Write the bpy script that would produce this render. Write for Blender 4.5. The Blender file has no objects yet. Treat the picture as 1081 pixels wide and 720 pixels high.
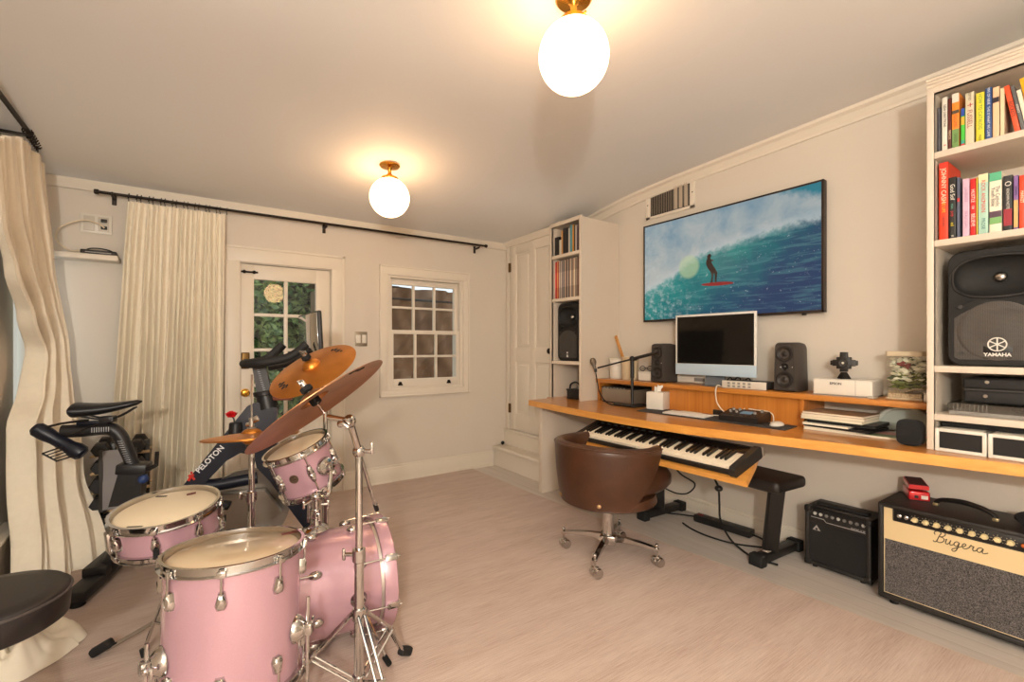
import bpy, bmesh, math, random
from mathutils import Vector, Matrix, Euler
R = math.radians
PI = math.pi
random.seed(7)
scn = bpy.context.scene
col = scn.collection

# ------------------------------------------------------------------ camera, world, lights, exposure
cam_d = bpy.data.cameras.new('camera')
cam_d.sensor_width = 36.0
cam_d.lens = 490.0 / 1081.0 * 36.0
cam_d.shift_y = 7.0 / 1081.0
cam_d.clip_start = 0.02
cam = bpy.data.objects.new('camera', cam_d)
col.objects.link(cam)
cam.location = (0, 0, 1.16)
cam.rotation_euler = (R(90), 0, R(-34.7))
scn.camera = cam

scn.view_settings.view_transform = 'Standard'
scn.view_settings.look = 'None'
scn.view_settings.gamma = 1.0
scn.view_settings.use_curve_mapping = False
scn.view_settings.exposure = -0.13

GLOBE_EMIT = 13.0
GLOBE_COL = (1.0, 0.58, 0.29)
w = bpy.data.worlds.new('world')
scn.world = w
w.use_nodes = True
bgn = w.node_tree.nodes['Background']
bgn.inputs[0].default_value = (0.86, 0.93, 1.0, 1)
bgn.inputs[1].default_value = 1.5


def lamp(name, kind, loc, energy, color, size=0.1, target=None, shape=None, size_y=None):
    d = bpy.data.lights.new(name, kind)
    d.energy = energy
    d.color = color
    if kind == 'AREA':
        d.shape = shape or 'DISK'
        d.size = size
        if size_y:
            d.size_y = size_y
    elif kind == 'POINT':
        d.shadow_soft_size = size
    o = bpy.data.objects.new(name, d)
    col.objects.link(o)
    o.location = loc
    if target:
        o.rotation_euler = (Vector(target) - Vector(loc)).to_track_quat('-Z', 'Y').to_euler()
    return o


lamp('flash_light', 'POINT', (-0.62, -0.95, 1.58), 200.0, (1.0, 0.955, 0.875), 0.07)


# ------------------------------------------------------------------ materials
def lin(c):
    return tuple(((v / 255.0) / 12.92 if v / 255.0 <= 0.04045 else ((v / 255.0 + 0.055) / 1.055) ** 2.4) for v in c)


class NT:
    def __init__(s, name):
        s.m = bpy.data.materials.new(name)
        s.m.use_nodes = True
        s.t = s.m.node_tree
        s.p = s.t.nodes['Principled BSDF']
        s.out = s.t.nodes['Material Output']

    def n(s, typ, **kw):
        nd = s.t.nodes.new(typ)
        for k, v in kw.items():
            setattr(nd, k, v)
        return nd

    def l(s, a, b):
        s.t.links.new(a, b)

    def setin(s, sock, v):
        if hasattr(v, 'is_linked') or hasattr(v, 'links'):
            s.l(v, sock)
        else:
            sock.default_value = v

    def math(s, op, a, b=0.0, c=None, clamp=False):
        nd = s.n('ShaderNodeMath', operation=op)
        nd.use_clamp = clamp
        s.setin(nd.inputs[0], a)
        s.setin(nd.inputs[1], b)
        if c is not None:
            s.setin(nd.inputs[2], c)
        return nd.outputs[0]

    def mix(s, f, a, b):
        nd = s.n('ShaderNodeMix', data_type='RGBA')
        s.setin(nd.inputs[0], f)
        for i, v in ((6, a), (7, b)):
            if isinstance(v, tuple):
                nd.inputs[i].default_value = (*v[:3], 1)
            else:
                s.l(v, nd.inputs[i])
        return nd.outputs[2]

    def coord(s, scale=(1, 1, 1), loc=(0, 0, 0), rot=(0, 0, 0)):
        tc = s.n('ShaderNodeTexCoord')
        mp = s.n('ShaderNodeMapping')
        mp.inputs['Scale'].default_value = scale
        mp.inputs['Location'].default_value = loc
        mp.inputs['Rotation'].default_value = rot
        s.l(tc.outputs['Object'], mp.inputs[0])
        return mp.outputs[0]

    def noise(s, vec, scale, detail=3.0, rough=0.5, dist=0.0):
        nd = s.n('ShaderNodeTexNoise')
        s.l(vec, nd.inputs['Vector'])
        nd.inputs['Scale'].default_value = scale
        nd.inputs['Detail'].default_value = detail
        nd.inputs['Roughness'].default_value = rough
        nd.inputs['Distortion'].default_value = dist
        return nd.outputs[0]

    def ramp(s, f, stops, interp='LINEAR'):
        nd = s.n('ShaderNodeValToRGB')
        cr = nd.color_ramp
        cr.interpolation = interp
        while len(cr.elements) < len(stops):
            cr.elements.new(0.5)
        for e, (p, c) in zip(cr.elements, stops):
            e.position = p
            e.color = (*c, 1) if len(c) == 3 else c
        s.setin(nd.inputs[0], f)
        return nd.outputs[0]

    def bump(s, h, strength=0.2, dist=0.002):
        nd = s.n('ShaderNodeBump')
        nd.inputs['Strength'].default_value = strength
        nd.inputs['Distance'].default_value = dist
        s.l(h, nd.inputs['Height'])
        s.l(nd.outputs[0], s.p.inputs['Normal'])


def M(name, rgb, rough=0.5, metal=0.0, var=0.06, scale=14.0, bump=0.0, bscale=300.0, coat=0.0, spec=0.5, sheen=0.0):
    t = NT(name)
    v = t.coord()
    c = lin(rgb)
    n = t.noise(v, scale)
    lo = tuple(x * (1 - var) for x in c)
    hi = tuple(min(1, x * (1 + var)) for x in c)
    t.l(t.mix(n, lo, hi), t.p.inputs['Base Color'])
    t.p.inputs['Roughness'].default_value = rough
    t.p.inputs['Metallic'].default_value = metal
    t.p.inputs['Specular IOR Level'].default_value = spec
    t.p.inputs['Coat Weight'].default_value = coat
    if coat:
        t.p.inputs['Coat Roughness'].default_value = 0.06
    if sheen:
        t.p.inputs['Sheen Weight'].default_value = sheen
    if bump:
        t.bump(t.noise(v, bscale, 2.0), bump, 0.001)
    return t.m


def wood(name, a, b, axis=1, rough=0.35, ring=9.0, coat=0.0, fine=60.0):
    t = NT(name)
    sc = [fine, fine, fine]
    sc[axis] = 1.6
    v = t.coord(tuple(sc))
    n1 = t.noise(v, 1.0, 4.0, 0.55, 0.4)
    sc2 = [ring, ring, ring]
    sc2[axis] = 0.5
    n2 = t.noise(t.coord(tuple(sc2)), 1.0, 3.0, 0.5, 0.8)
    f = t.math('ADD', t.math('MULTIPLY', n1, 0.5), t.math('MULTIPLY', n2, 0.5))
    t.l(t.ramp(f, [(0.32, lin(a)), (0.68, lin(b))]), t.p.inputs['Base Color'])
    t.p.inputs['Roughness'].default_value = rough
    t.p.inputs['Coat Weight'].default_value = coat
    t.bump(n1, 0.05, 0.001)
    return t.m


def glass_mat(name, tint=(1, 1, 1), refl=0.10, rough=0.0):
    t = NT(name)
    tr = t.n('ShaderNodeBsdfTransparent')
    tr.inputs[0].default_value = (*tint, 1)
    gl = t.n('ShaderNodeBsdfGlossy')
    gl.inputs['Roughness'].default_value = rough
    ms = t.n('ShaderNodeMixShader')
    ms.inputs[0].default_value = refl
    t.l(tr.outputs[0], ms.inputs[1])
    t.l(gl.outputs[0], ms.inputs[2])
    t.l(ms.outputs[0], t.out.inputs[0])
    return t.m


def emit_mat(name, rgb, strength):
    t = NT(name)
    t.p.inputs['Base Color'].default_value = (0.9, 0.88, 0.82, 1)
    t.p.inputs['Emission Color'].default_value = (*rgb, 1)
    t.p.inputs['Emission Strength'].default_value = strength
    return t.m


WALL = M('wall_paint', (214, 205, 192), 0.62, var=0.02, scale=3.0, bump=0.06, bscale=60)
CEIL = M('ceiling_paint', (238, 238, 237), 0.7, var=0.015, scale=2.0, bump=0.04, bscale=40)
TRIM = M('trim_paint', (226, 217, 202), 0.42, var=0.015, scale=5.0)
SHELF = M('shelf_paint', (216, 203, 186), 0.45, var=0.015, scale=5.0)
LIN = M('curtain_linen', (244, 234, 214), 0.85, var=0.05, scale=40, bump=0.25, bscale=500, sheen=0.2)
IRON = M('dark_iron', (38, 30, 24), 0.45, 0.6, var=0.1)
BRASS = M('brass', (205, 150, 60), 0.25, 1.0, var=0.05)
OLDBRASS = M('aged_brass', (110, 84, 48), 0.4, 0.9, var=0.1)
CHROME = M('chrome', (200, 198, 196), 0.07, 1.0, var=0.04)
STEEL = M('brushed_steel', (165, 160, 154), 0.28, 1.0, var=0.08)
BLACK = M('black_plastic', (24, 22, 21), 0.42, var=0.12)
BLACKM = M('black_matte', (19, 18, 17), 0.75, var=0.15, bump=0.1, bscale=400)
DGREY = M('dark_grey', (52, 49, 46), 0.6, var=0.1)
TOLEX = M('tolex_vinyl', (30, 27, 25), 0.55, var=0.18, scale=60, bump=0.5, bscale=350)
RUBBER = M('rubber', (18, 17, 17), 0.8, var=0.1)
WHITEP = M('white_plastic', (226, 220, 208), 0.35, var=0.02)
GREYP = M('grey_plastic', (140, 136, 130), 0.45, var=0.05)
DESKW = wood('desk_oak', (176, 106, 40), (208, 140, 66), 1, 0.28, 8.0, 0.3)
DESKE = wood('desk_edge_oak', (206, 138, 58), (228, 166, 84), 1, 0.35, 8.0, 0.1)
RISEW = wood('riser_oak', (172, 104, 36), (202, 134, 58), 1, 0.35, 8.0, 0.15)
PANW = wood('riser_panel_oak', (170, 98, 32), (206, 134, 58), 2, 0.35, 10.0, 0.15)
LEATHER = M('brown_leather', (68, 41, 26), 0.34, var=0.42, scale=11, bump=0.18, bscale=140, spec=0.45)
PINK = M('pink_sparkle_wrap', (190, 150, 162), 0.22, 0.25, var=0.10, scale=420, coat=0.5)
HEAD = M('drum_head', (236, 220, 190), 0.42, var=0.03, scale=5)
CLEARHEAD = M('smoky_drum_head', (226, 202, 168), 0.12, var=0.05, scale=5, coat=0.6)
PAPER = M('paper', (232, 222, 200), 0.8, var=0.05, scale=80)


def cymbal_mat(name, a, b, rough):
    t = NT(name)
    tc = t.n('ShaderNodeTexCoord')
    sp = t.n('ShaderNodeSeparateXYZ')
    t.l(tc.outputs['Object'], sp.inputs[0])
    r = t.math('SQRT', t.math('ADD', t.math('MULTIPLY', sp.outputs[0], sp.outputs[0]), t.math('MULTIPLY', sp.outputs[1], sp.outputs[1])))
    wv = t.math('SINE', t.math('MULTIPLY', r, 1500.0))
    n = t.noise(tc.outputs['Object'], 9.0, 4.0)
    f = t.math('ADD', t.math('MULTIPLY', wv, 0.12), n)
    t.l(t.ramp(f, [(0.25, lin(a)), (0.75, lin(b))]), t.p.inputs['Base Color'])
    t.p.inputs['Metallic'].default_value = 0.9
    t.p.inputs['Roughness'].default_value = rough
    t.bump(wv, 0.15, 0.0004)
    return t.m


CYM = cymbal_mat('bronze_cymbal', (188, 116, 44), (226, 152, 70), 0.36)
CYMD = cymbal_mat('dark_bronze_cymbal', (150, 100, 66), (190, 132, 88), 0.33)


# ------------------------------------------------------------------ mesh building
def basis(d):
    d = Vector(d).normalized()
    a = Vector((0, 0, 1)) if abs(d.z) < 0.9 else Vector((1, 0, 0))
    x = a.cross(d).normalized()
    y = d.cross(x)
    return x, y, d


class MB:
    def __init__(s):
        s.v = []
        s.f = []

    def add(s, vs, fs):
        o = len(s.v)
        s.v += [Vector(p) for p in vs]
        s.f += [tuple(i + o for i in f) for f in fs]
        return s

    def addbm(s, bm, mat=None):
        if mat is not None:
            bm.transform(mat)
        bm.verts.index_update()
        s.add([v.co.copy() for v in bm.verts], [[v.index for v in f.verts] for f in bm.faces])
        bm.free()
        return s

    def obox(s, c, size, rot=None, bev=0.0, seg=2):
        bm = bmesh.new()
        bmesh.ops.create_cube(bm, size=1.0)
        bm.transform(Matrix.Diagonal((*size, 1)))
        if bev > 0:
            bmesh.ops.bevel(bm, geom=list(bm.edges), offset=min(bev, min(size) * 0.48), segments=seg, profile=0.5, affect='EDGES')
        m = Matrix.Translation(Vector(c))
        if rot is not None:
            m = m @ (rot.to_4x4() if not isinstance(rot, Euler) else rot.to_matrix().to_4x4())
        return s.addbm(bm, m)

    def box(s, x0, x1, y0, y1, z0, z1, bev=0.0, seg=2):
        return s.obox(((x0 + x1) / 2, (y0 + y1) / 2, (z0 + z1) / 2), (abs(x1 - x0), abs(y1 - y0), abs(z1 - z0)), None, bev, seg)

    def lathe(s, prof, o=(0, 0, 0), axis=(0, 0, 1), n=32, sx=1.0):
        x, y, d = basis(axis)
        o = Vector(o)
        vs, fs, rings = [], [], []
        for r, z in prof:
            if r <= 1e-6:
                rings.append([len(vs)])
                vs.append(o + d * z)
            else:
                rings.append(list(range(len(vs), len(vs) + n)))
                for k in range(n):
                    a = 2 * PI * k / n
                    vs.append(o + x * (r * math.cos(a) * sx) + y * (r * math.sin(a)) + d * z)
        for A, B in zip(rings[:-1], rings[1:]):
            for k in range(n):
                k2 = (k + 1) % n
                if len(A) == 1 and len(B) == 1:
                    continue
                if len(A) == 1:
                    fs.append((A[0], B[k2], B[k]))
                elif len(B) == 1:
                    fs.append((A[k], A[k2], B[0]))
                else:
                    fs.append((A[k], A[k2], B[k2], B[k]))
        return s.add(vs, fs)

    def cyl(s, p0, p1, r0, r1=None, n=16, bev=0.0):
        p0, p1 = Vector(p0), Vector(p1)
        if r1 is None:
            r1 = r0
        h = (p1 - p0).length
        if h < 1e-7:
            return s
        if bev > 0:
            prof = [(0, 0), (r0 - bev, 0), (r0, bev), (r1, h - bev), (r1 - bev, h), (0, h)]
        else:
            prof = [(0, 0), (r0, 0), (r1, h), (0, h)]
        return s.lathe(prof, p0, p1 - p0, n)

    def sphere(s, c, r, sc=(1, 1, 1), n=24, rot=None):
        bm = bmesh.new()
        bmesh.ops.create_uvsphere(bm, u_segments=n, v_segments=max(8, n // 2), radius=r)
        m = Matrix.Translation(Vector(c))
        if rot is not None:
            m = m @ rot.to_matrix().to_4x4()
        return s.addbm(bm, m @ Matrix.Diagonal((*sc, 1)))

    def tube(s, pts, r, n=8, smooth=0, closed=False):
        pts = [Vector(p) for p in pts]
        rr = list(r) if isinstance(r, (list, tuple)) else [r] * len(pts)
        if smooth:
            q, qr = [], []
            N = len(pts)
            segs = N if closed else N - 1
            for i in range(segs):
                g = lambda k: pts[k % N] if closed else pts[max(0, min(N - 1, k))]
                a, b, c, d = g(i - 1), g(i), g(i + 1), g(i + 2)
                for j in range(smooth):
                    t = j / smooth
                    q.append(0.5 * ((2 * b) + (c - a) * t + (2 * a - 5 * b + 4 * c - d) * t * t + (3 * b - a - 3 * c + d) * t ** 3))
                    qr.append(rr[i % N] * (1 - t) + rr[(i + 1) % N] * t)
            if not closed:
                q.append(pts[-1])
                qr.append(rr[-1])
            pts, rr = q, qr
        vs, fs = [], []
        N = len(pts)
        px = None
        for i, p in enumerate(pts):
            if closed:
                d = (pts[(i + 1) % N] - pts[i - 1])
            else:
                d = pts[min(N - 1, i + 1)] - pts[max(0, i - 1)]
            d.normalize()
            if px is None:
                px = basis(d)[0]
            px = (px - d * px.dot(d)).normalized()
            py = d.cross(px)
            for k in range(n):
                a = 2 * PI * k / n
                vs.append(p + px * (rr[i] * math.cos(a)) + py * (rr[i] * math.sin(a)))
        for i in range(N if closed else N - 1):
            i2 = (i + 1) % N
            for k in range(n):
                k2 = (k + 1) % n
                fs.append((i * n + k, i * n + k2, i2 * n + k2, i2 * n + k))
        if not closed:
            fs.append(tuple(reversed(range(n))))
            fs.append(tuple((N - 1) * n + k for k in range(n)))
        return s.add(vs, fs)

    def prism(s, poly, o, ux, uy, depth, cap0=True):
        o, ux, uy = Vector(o), Vector(ux).normalized(), Vector(uy).normalized()
        nz = ux.cross(uy)
        n = len(poly)
        vs = [o + ux * a + uy * b for a, b in poly] + [o + ux * a + uy * b + nz * depth for a, b in poly]
        fs = [tuple(range(n, 2 * n)), tuple(reversed(range(n)))]
        for i in range(n):
            j = (i + 1) % n
            fs.append((i, j, j + n, i + n))
        return s.add(vs, fs)

    def grid(s, fn, nu, nv):
        vs = [fn(i / nu, j / nv) for j in range(nv + 1) for i in range(nu + 1)]
        fs = [(j * (nu + 1) + i, j * (nu + 1) + i + 1, (j + 1) * (nu + 1) + i + 1, (j + 1) * (nu + 1) + i) for j in range(nv) for i in range(nu)]
        return s.add(vs, fs)

    def text(s, body, size, o, ux, uy, depth=0.0006, shear=0.0, align='CENTER', sx=1.0, bold=0.0):
        cu = bpy.data.curves.new('lettering', 'FONT')
        cu.body = body
        cu.size = size
        cu.align_x = align
        cu.align_y = 'CENTER'
        cu.shear = shear
        cu.extrude = depth
        cu.offset = bold
        cu.resolution_u = 3
        ob = bpy.data.objects.new('lettering', cu)
        col.objects.link(ob)
        bpy.context.view_layer.update()
        me = bpy.data.meshes.new_from_object(ob.evaluated_get(bpy.context.evaluated_depsgraph_get()))
        ux, uy = Vector(ux).normalized(), Vector(uy).normalized()
        nz = ux.cross(uy)
        o = Vector(o)
        s.add([o + ux * (v.co.x * sx) + uy * v.co.y + nz * v.co.z for v in me.vertices], [list(p.vertices) for p in me.polygons])
        bpy.data.objects.remove(ob)
        bpy.data.meshes.remove(me)
        bpy.data.curves.remove(cu)
        return s

    def build(s, name, mat, parent=None, world=False, angle=35, label=None):
        vs = s.v
        if world and parent is not None:
            root = parent
            mi = root_matrix(root).inverted()
            vs = [mi @ v for v in vs]
        me = bpy.data.meshes.new(name)
        me.from_pydata(vs, [], s.f)
        bm = bmesh.new()
        bm.from_mesh(me)
        bmesh.ops.recalc_face_normals(bm, faces=bm.faces)
        bm.to_mesh(me)
        bm.free()
        me.polygons.foreach_set('use_smooth', [True] * len(me.polygons))
        me.set_sharp_from_angle(angle=R(angle))
        me.materials.append(mat)
        o = bpy.data.objects.new(name, me)
        col.objects.link(o)
        if parent is not None:
            o.parent = parent
        if label:
            o['label'] = label
        return o


def root_matrix(o):
    m = Matrix.Translation(o.location) @ o.rotation_euler.to_matrix().to_4x4()
    return (root_matrix(o.parent) @ m) if o.parent else m


def T(name, label, cat, loc=(0, 0, 0), rot=(0, 0, 0), group=None):
    o = bpy.data.objects.new(name, None)
    o.empty_display_size = 0.05
    col.objects.link(o)
    o.location = loc
    o.rotation_euler = rot
    o['label'] = label
    o['category'] = cat
    if group:
        o['group'] = group
    return o


def recenter(o):
    me = o.data
    xs = [v.co for v in me.vertices]
    c = Vector(((min(v.x for v in xs) + max(v.x for v in xs)) / 2, (min(v.y for v in xs) + max(v.y for v in xs)) / 2, min(v.z for v in xs)))
    me.transform(Matrix.Translation(-c))
    o.location = c
    return o


def tag(o, label, cat, group=None, kind=None):
    recenter(o)
    o['label'] = label
    o['category'] = cat
    if group:
        o['group'] = group
    if kind:
        o['kind'] = kind
    return o


def struct(o, parent=None):
    o['kind'] = 'structure'
    return o


def copy_tree(o, parent=None):
    c = o.copy()
    col.objects.link(c)
    if parent is not None:
        c.parent = parent
    for ch in list(o.children):
        copy_tree(ch, c)
    return c


def align(axis):
    """euler that turns local +Z onto axis"""
    return Vector((0, 0, 1)).rotation_difference(Vector(axis).normalized()).to_euler()


# image-right and view directions of the photograph's room, used as plain world vectors
CAMX = Vector((math.cos(R(34.7)), -math.sin(R(34.7)), 0))
CAMV = Vector((math.sin(R(34.7)), math.cos(R(34.7)), 0))

# ------------------------------------------------------------------ room shell
XL, XR, YB, YN = -0.78, 2.93, 3.88, -1.7
XD = 2.62          # wall of the panel door


def ceil_z(y):
    k = [(-3, 2.52), (0.0, 2.47), (0.75, 2.45), (2.3, 2.40), (2.7, 2.365), (3.3, 2.262), (3.88, 2.20), (4.5, 2.14)]
    for (a, za), (b, zb) in zip(k[:-1], k[1:]):
        if a <= y <= b:
            t = (y - a) / (b - a)
            return za + (zb - za) * t
    return 2.2


def ceil_s(y, x=2.93):
    t = max(0.0, min(1.0, (x - 1.2) / 1.2)) * max(0.0, min(1.0, (2.86 - x) / .22))
    bell = max(0.0, 1 - abs(y - 3.12) / (.52 if y < 3.12 else .76))
    return ceil_b(y) - 0.03 * (2.93 - x) * max(0.0, min(1.0, (3.88 - y) / 2.0)) - .055 * t * t * (3 - 2 * t) * bell * bell * (3 - 2 * bell)


def ceil_b(y):
    return sum(ceil_z(max(-2.9, min(4.4, y + d))) for d in (-.3, -.2, -.1, 0, .1, .2, .3)) / 7 if y < 3.4 else ceil_z(y)


# floor: white-washed boards
def floor_mat():
    t = NT('whitewashed_boards')
    v = t.coord((1, 1, 1))
    sp = t.n('ShaderNodeSeparateXYZ')
    t.l(v, sp.inputs[0])
    bx = t.math('MULTIPLY', sp.outputs[0], 1 / 0.085)
    fl = t.math('FLOOR', bx)
    fr = t.math('FRACT', bx)
    gap = t.math('LESS_THAN', t.math('ABSOLUTE', t.math('SUBTRACT', fr, 0.5)), 0.485)
    wn = t.n('ShaderNodeTexWhiteNoise', noise_dimensions='1D')
    t.l(fl, wn.inputs[1])
    g = t.noise(t.coord((40, 1.5, 1)), 1.0, 4.0, 0.6, 0.5)
    f = t.math('ADD', t.math('MULTIPLY', wn.outputs[0], 0.3), t.math('MULTIPLY', g, 0.7))
    c = t.ramp(f, [(0.25, lin((194, 184, 174))), (0.75, lin((214, 206, 198)))])
    t.l(t.mix(gap, lin((172, 160, 144)), c), t.p.inputs['Base Color'])
    t.p.inputs['Roughness'].default_value = 0.36
    t.bump(gap, 0.3, 0.001)
    return t.m


struct(MB().box(XL - 0.2, XR + 0.2, YN - 0.2, YB + 0.2, -0.08, 0.0).build('floor', floor_mat()))
cb = MB()
NYC = 48


def cfn(u, v):
    y = YN - 0.2 + (YB + 0.2 - YN + 0.2) * v
    x = XL - 0.2 + (XR - XL + 0.4) * u
    return (x, y, ceil_s(y, x))


cb.grid(cfn, 24, NYC)
cb.grid(lambda u, v: Vector(cfn(u, v)) + Vector((0, 0, 0.08)), 24, NYC)
struct(cb.build('ceiling', CEIL, angle=60))


def wall_with_hole(name, mat, axis, p0, p1, a0, a1, z0, z1, holes):
    """axis 'x': wall lies along x between p0..p1 in y.  axis 'y': along y, p0..p1 in x"""
    mb = MB()
    xs = sorted({a0, a1, *[h[0] for h in holes], *[h[1] for h in holes]})
    zs = sorted({z0, z1, *[h[2] for h in holes], *[h[3] for h in holes]})
    for i in range(len(xs) - 1):
        for j in range(len(zs) - 1):
            cx, cz = (xs[i] + xs[i + 1]) / 2, (zs[j] + zs[j + 1]) / 2
            if any(h[0] < cx < h[1] and h[2] < cz < h[3] for h in holes):
                continue
            if axis == 'x':
                mb.box(xs[i], xs[i + 1], p0, p1, zs[j], zs[j + 1])
            else:
                mb.box(p0, p1, xs[i], xs[i + 1], zs[j], zs[j + 1])
    return struct(mb.build(name, mat))


DX0, DX1, DZ = 0.293, 0.925, 1.782           # glazed door opening
WX0, WX1, WZ0, WZ1 = 1.385, 2.118, 0.79, 1.785    # window opening
wall_with_hole('wall_back', WALL, 'x', YB, YB + 0.16, XL - 0.16, XR + 0.16, 0.0, 2.3, [(DX0, DX1, 0.0, DZ), (WX0, WX1, WZ0, WZ1)])
wall_with_hole('wall_left', WALL, 'y', XL - 0.05, XL, YN, YB, 0.0, 2.6, [(3.56, 3.84, 0.80, 1.85)])
wall_with_hole('wall_right', WALL, 'y', XR, XR + 0.12, YN, 3.06, 0.0, 2.62, [])
wall_with_hole('wall_near', WALL, 'x', YN - 0.12, YN, XL - 0.16, XR + 0.16, 0.0, 2.62, [])
# door wall (door opening 3.075..3.80)
wall_with_hole('wall_door', WALL, 'y', XD, XD + 0.12, 3.05, YB, 0.0, 2.32, [(3.075, 3.815, 0.35, 2.185)])

struct(MB().box(XD, XR, 3.05, 3.06, 0, 2.45).build('wall_alcove', WALL))
# crown and ceiling trims
cr = MB()


def crown_pt(y, dx, dz):
    return Vector((XR - dx, y, ceil_s(y) + dz))


prof = [(0.0, -0.075), (0.012, -0.075), (0.016, -0.06), (0.03, -0.045), (0.036, -0.03), (0.055, -0.018), (0.06, 0.0), (0.0, 0.0)]
ny = 24
vs, fs = [], []
for j in range(ny + 1):
    y = YN + (3.05 - YN) * j / ny
    for a, b in prof:
        vs.append(crown_pt(y, a, b))
P = len(prof)
for j in range(ny):
    for k in range(P):
        k2 = (k + 1) % P
        fs.append((j * P + k, j * P + k2, (j + 1) * P + k2, (j + 1) * P + k))
cr.add(vs, fs)
struct(cr.build('trim_1', TRIM, angle=25))
struct(MB().box(XL, XD, YB - 0.018, YB, 2.135, 2.205, 0.006).build('trim_2', TRIM))
# header band over the panel door
hb = MB()
vs, fs = [], []
prof2 = [(0.0, -0.055), (0.02, -0.055), (0.03, -0.03), (0.045, -0.01), (0.045, 0.0), (0.0, 0.0)]
for j in range(7):
    y = 3.05 + (YB - 3.05) * j / 6
    zt = 2.216
    for a, b in prof2:
        vs.append(Vector((XD - a, y, zt + b)))
P = len(prof2)
for j in range(6):
    for k in range(P):
        k2 = (k + 1) % P
        fs.append((j * P + k, j * P + k2, (j + 1) * P + k2, (j + 1) * P + k))
hb.add(vs, fs)
hb.box(XD - 0.012, XD, 3.05, YB, 2.212, 2.32)
struct(hb.build('trim_3', TRIM, angle=25))


def baseboard(name, pts, h=0.115, t=0.018):
    mb = MB()
    (x0, y0), (x1, y1) = pts
    if abs(x1 - x0) > abs(y1 - y0):
        mb.box(x0, x1, y0 - t, y0, 0, h - 0.02, 0.002)
        mb.box(x0, x1, y0 - t * 0.6, y0, h - 0.022, h, 0.004)
        mb.box(x0, x1, y0 - t - 0.012, y0 - t + 0.002, 0, 0.02, 0.006)
    else:
        mb.box(x0 - t, x0, y0, y1, 0, h - 0.02, 0.002)
        mb.box(x0 - t * 0.6, x0, y0, y1, h - 0.022, h, 0.004)
        mb.box(x0 - t - 0.012, x0 - t + 0.002, y0, y1, 0, 0.02, 0.006)
    return struct(mb.build(name, TRIM))


baseboard('baseboard_back', [(1.03, YB), (2.45, YB)], 0.15)
baseboard('baseboard_right', [(XR, YN), (XR, 2.96)], 0.10)
struct(MB().box(XL, 0.18, YB - 0.018, YB, 0, 0.15, 0.004).build('baseboard_left', TRIM))


# ---- step below the panel door
st = MB()
st.box(2.475, XD, 2.97, YB, 0, 0.165)
st.box(2.445, XD, 2.97, YB, 0.165, 0.195, 0.010, 3)
st.box(2.592, XD, 2.97, YB, 0.195, 0.345)
st.box(2.578, XD + 0.02, 2.97, YB, 0.330, 0.352, 0.008, 3)
struct(st.build('trim_4', TRIM))
tag(MB().sphere((2.55, 3.845, 0.215), 0.018, n=12).cyl((2.55, 3.845, 0.1945), (2.55, 3.845, 0.21), 0.006).build('door_stop', RUBBER), 'small black rubber door stop in the corner of the step', 'door stop')

# ---- panel door (door_2)
d2 = T('door_2', 'cream four-panel door beside the narrow bookcase, above the step', 'door', (XD + 0.01, 3.445, 0.355))
d2['kind'] = 'structure'
m = MB()
y0, y1, z0, z1 = 3.08, 3.81, 0.357, 2.182
xf, xb = XD - 0.004, XD + 0.034
# stiles and rails
for a, b in ((y0, y0 + 0.10), (3.405, 3.485), (y1 - 0.10, y1)):
    m.box(xf, xb, a, b, z0, z1, 0.003)
for a, b in ((z0, z0 + 0.16), (1.02, 1.16), (z1 - 0.11, z1)):
    m.box(xf + 0.0005, xb - 0.0005, y0, y1, a, b, 0.003)
m.box(xf + 0.012, xb - 0.008, y0 + 0.05, y1 - 0.05, z0 + 0.05, z1 - 0.05)
for a, b in ((y0 + 0.10, 3.405), (3.485, y1 - 0.10)):
    for c, d in ((z0 + 0.16, 1.02), (1.16, z1 - 0.11)):
        m.box(xf + 0.005, xb - 0.01, a + 0.03, b - 0.03, c + 0.03, d - 0.03, 0.006)
m.build('door_leaf', TRIM, d2, True)
for z in (0.56, 1.955):
    m = MB().cyl((XD - 0.012, 3.818, z - 0.045), (XD - 0.012, 3.818, z + 0.045), 0.008, n=10)
    m.box(XD - 0.008, XD - 0.003, 3.795, 3.835, z - 0.045, z + 0.045)
    m.build('hinge', OLDBRASS, d2, True)
m = MB().box(XD - 0.012, XD - 0.003, 3.105, 3.145, 1.045, 1.185, 0.004)
m.cyl((XD - 0.01, 3.125, 1.13), (XD - 0.055, 3.125, 1.13), 0.011, n=12)
m.sphere((XD - 0.065, 3.125, 1.13), 0.026, (0.7, 1, 1), 16)
m.build('door_knob', IRON, d2, True)
m = MB().cyl((XD - 0.003, 3.125, 1.325), (XD - 0.022, 3.125, 1.325), 0.024, n=16, bev=0.004)
m.box(XD - 0.036, XD - 0.02, 3.12, 3.13, 1.31, 1.34, 0.002)
m.build('deadbolt', IRON, d2, True)
# casing of the panel door
m = MB()
m.box(XD - 0.014, XD, 3.822, 3.872, 0.352, 2.20, 0.004)
struct(m.build('trim_5', TRIM))

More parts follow.
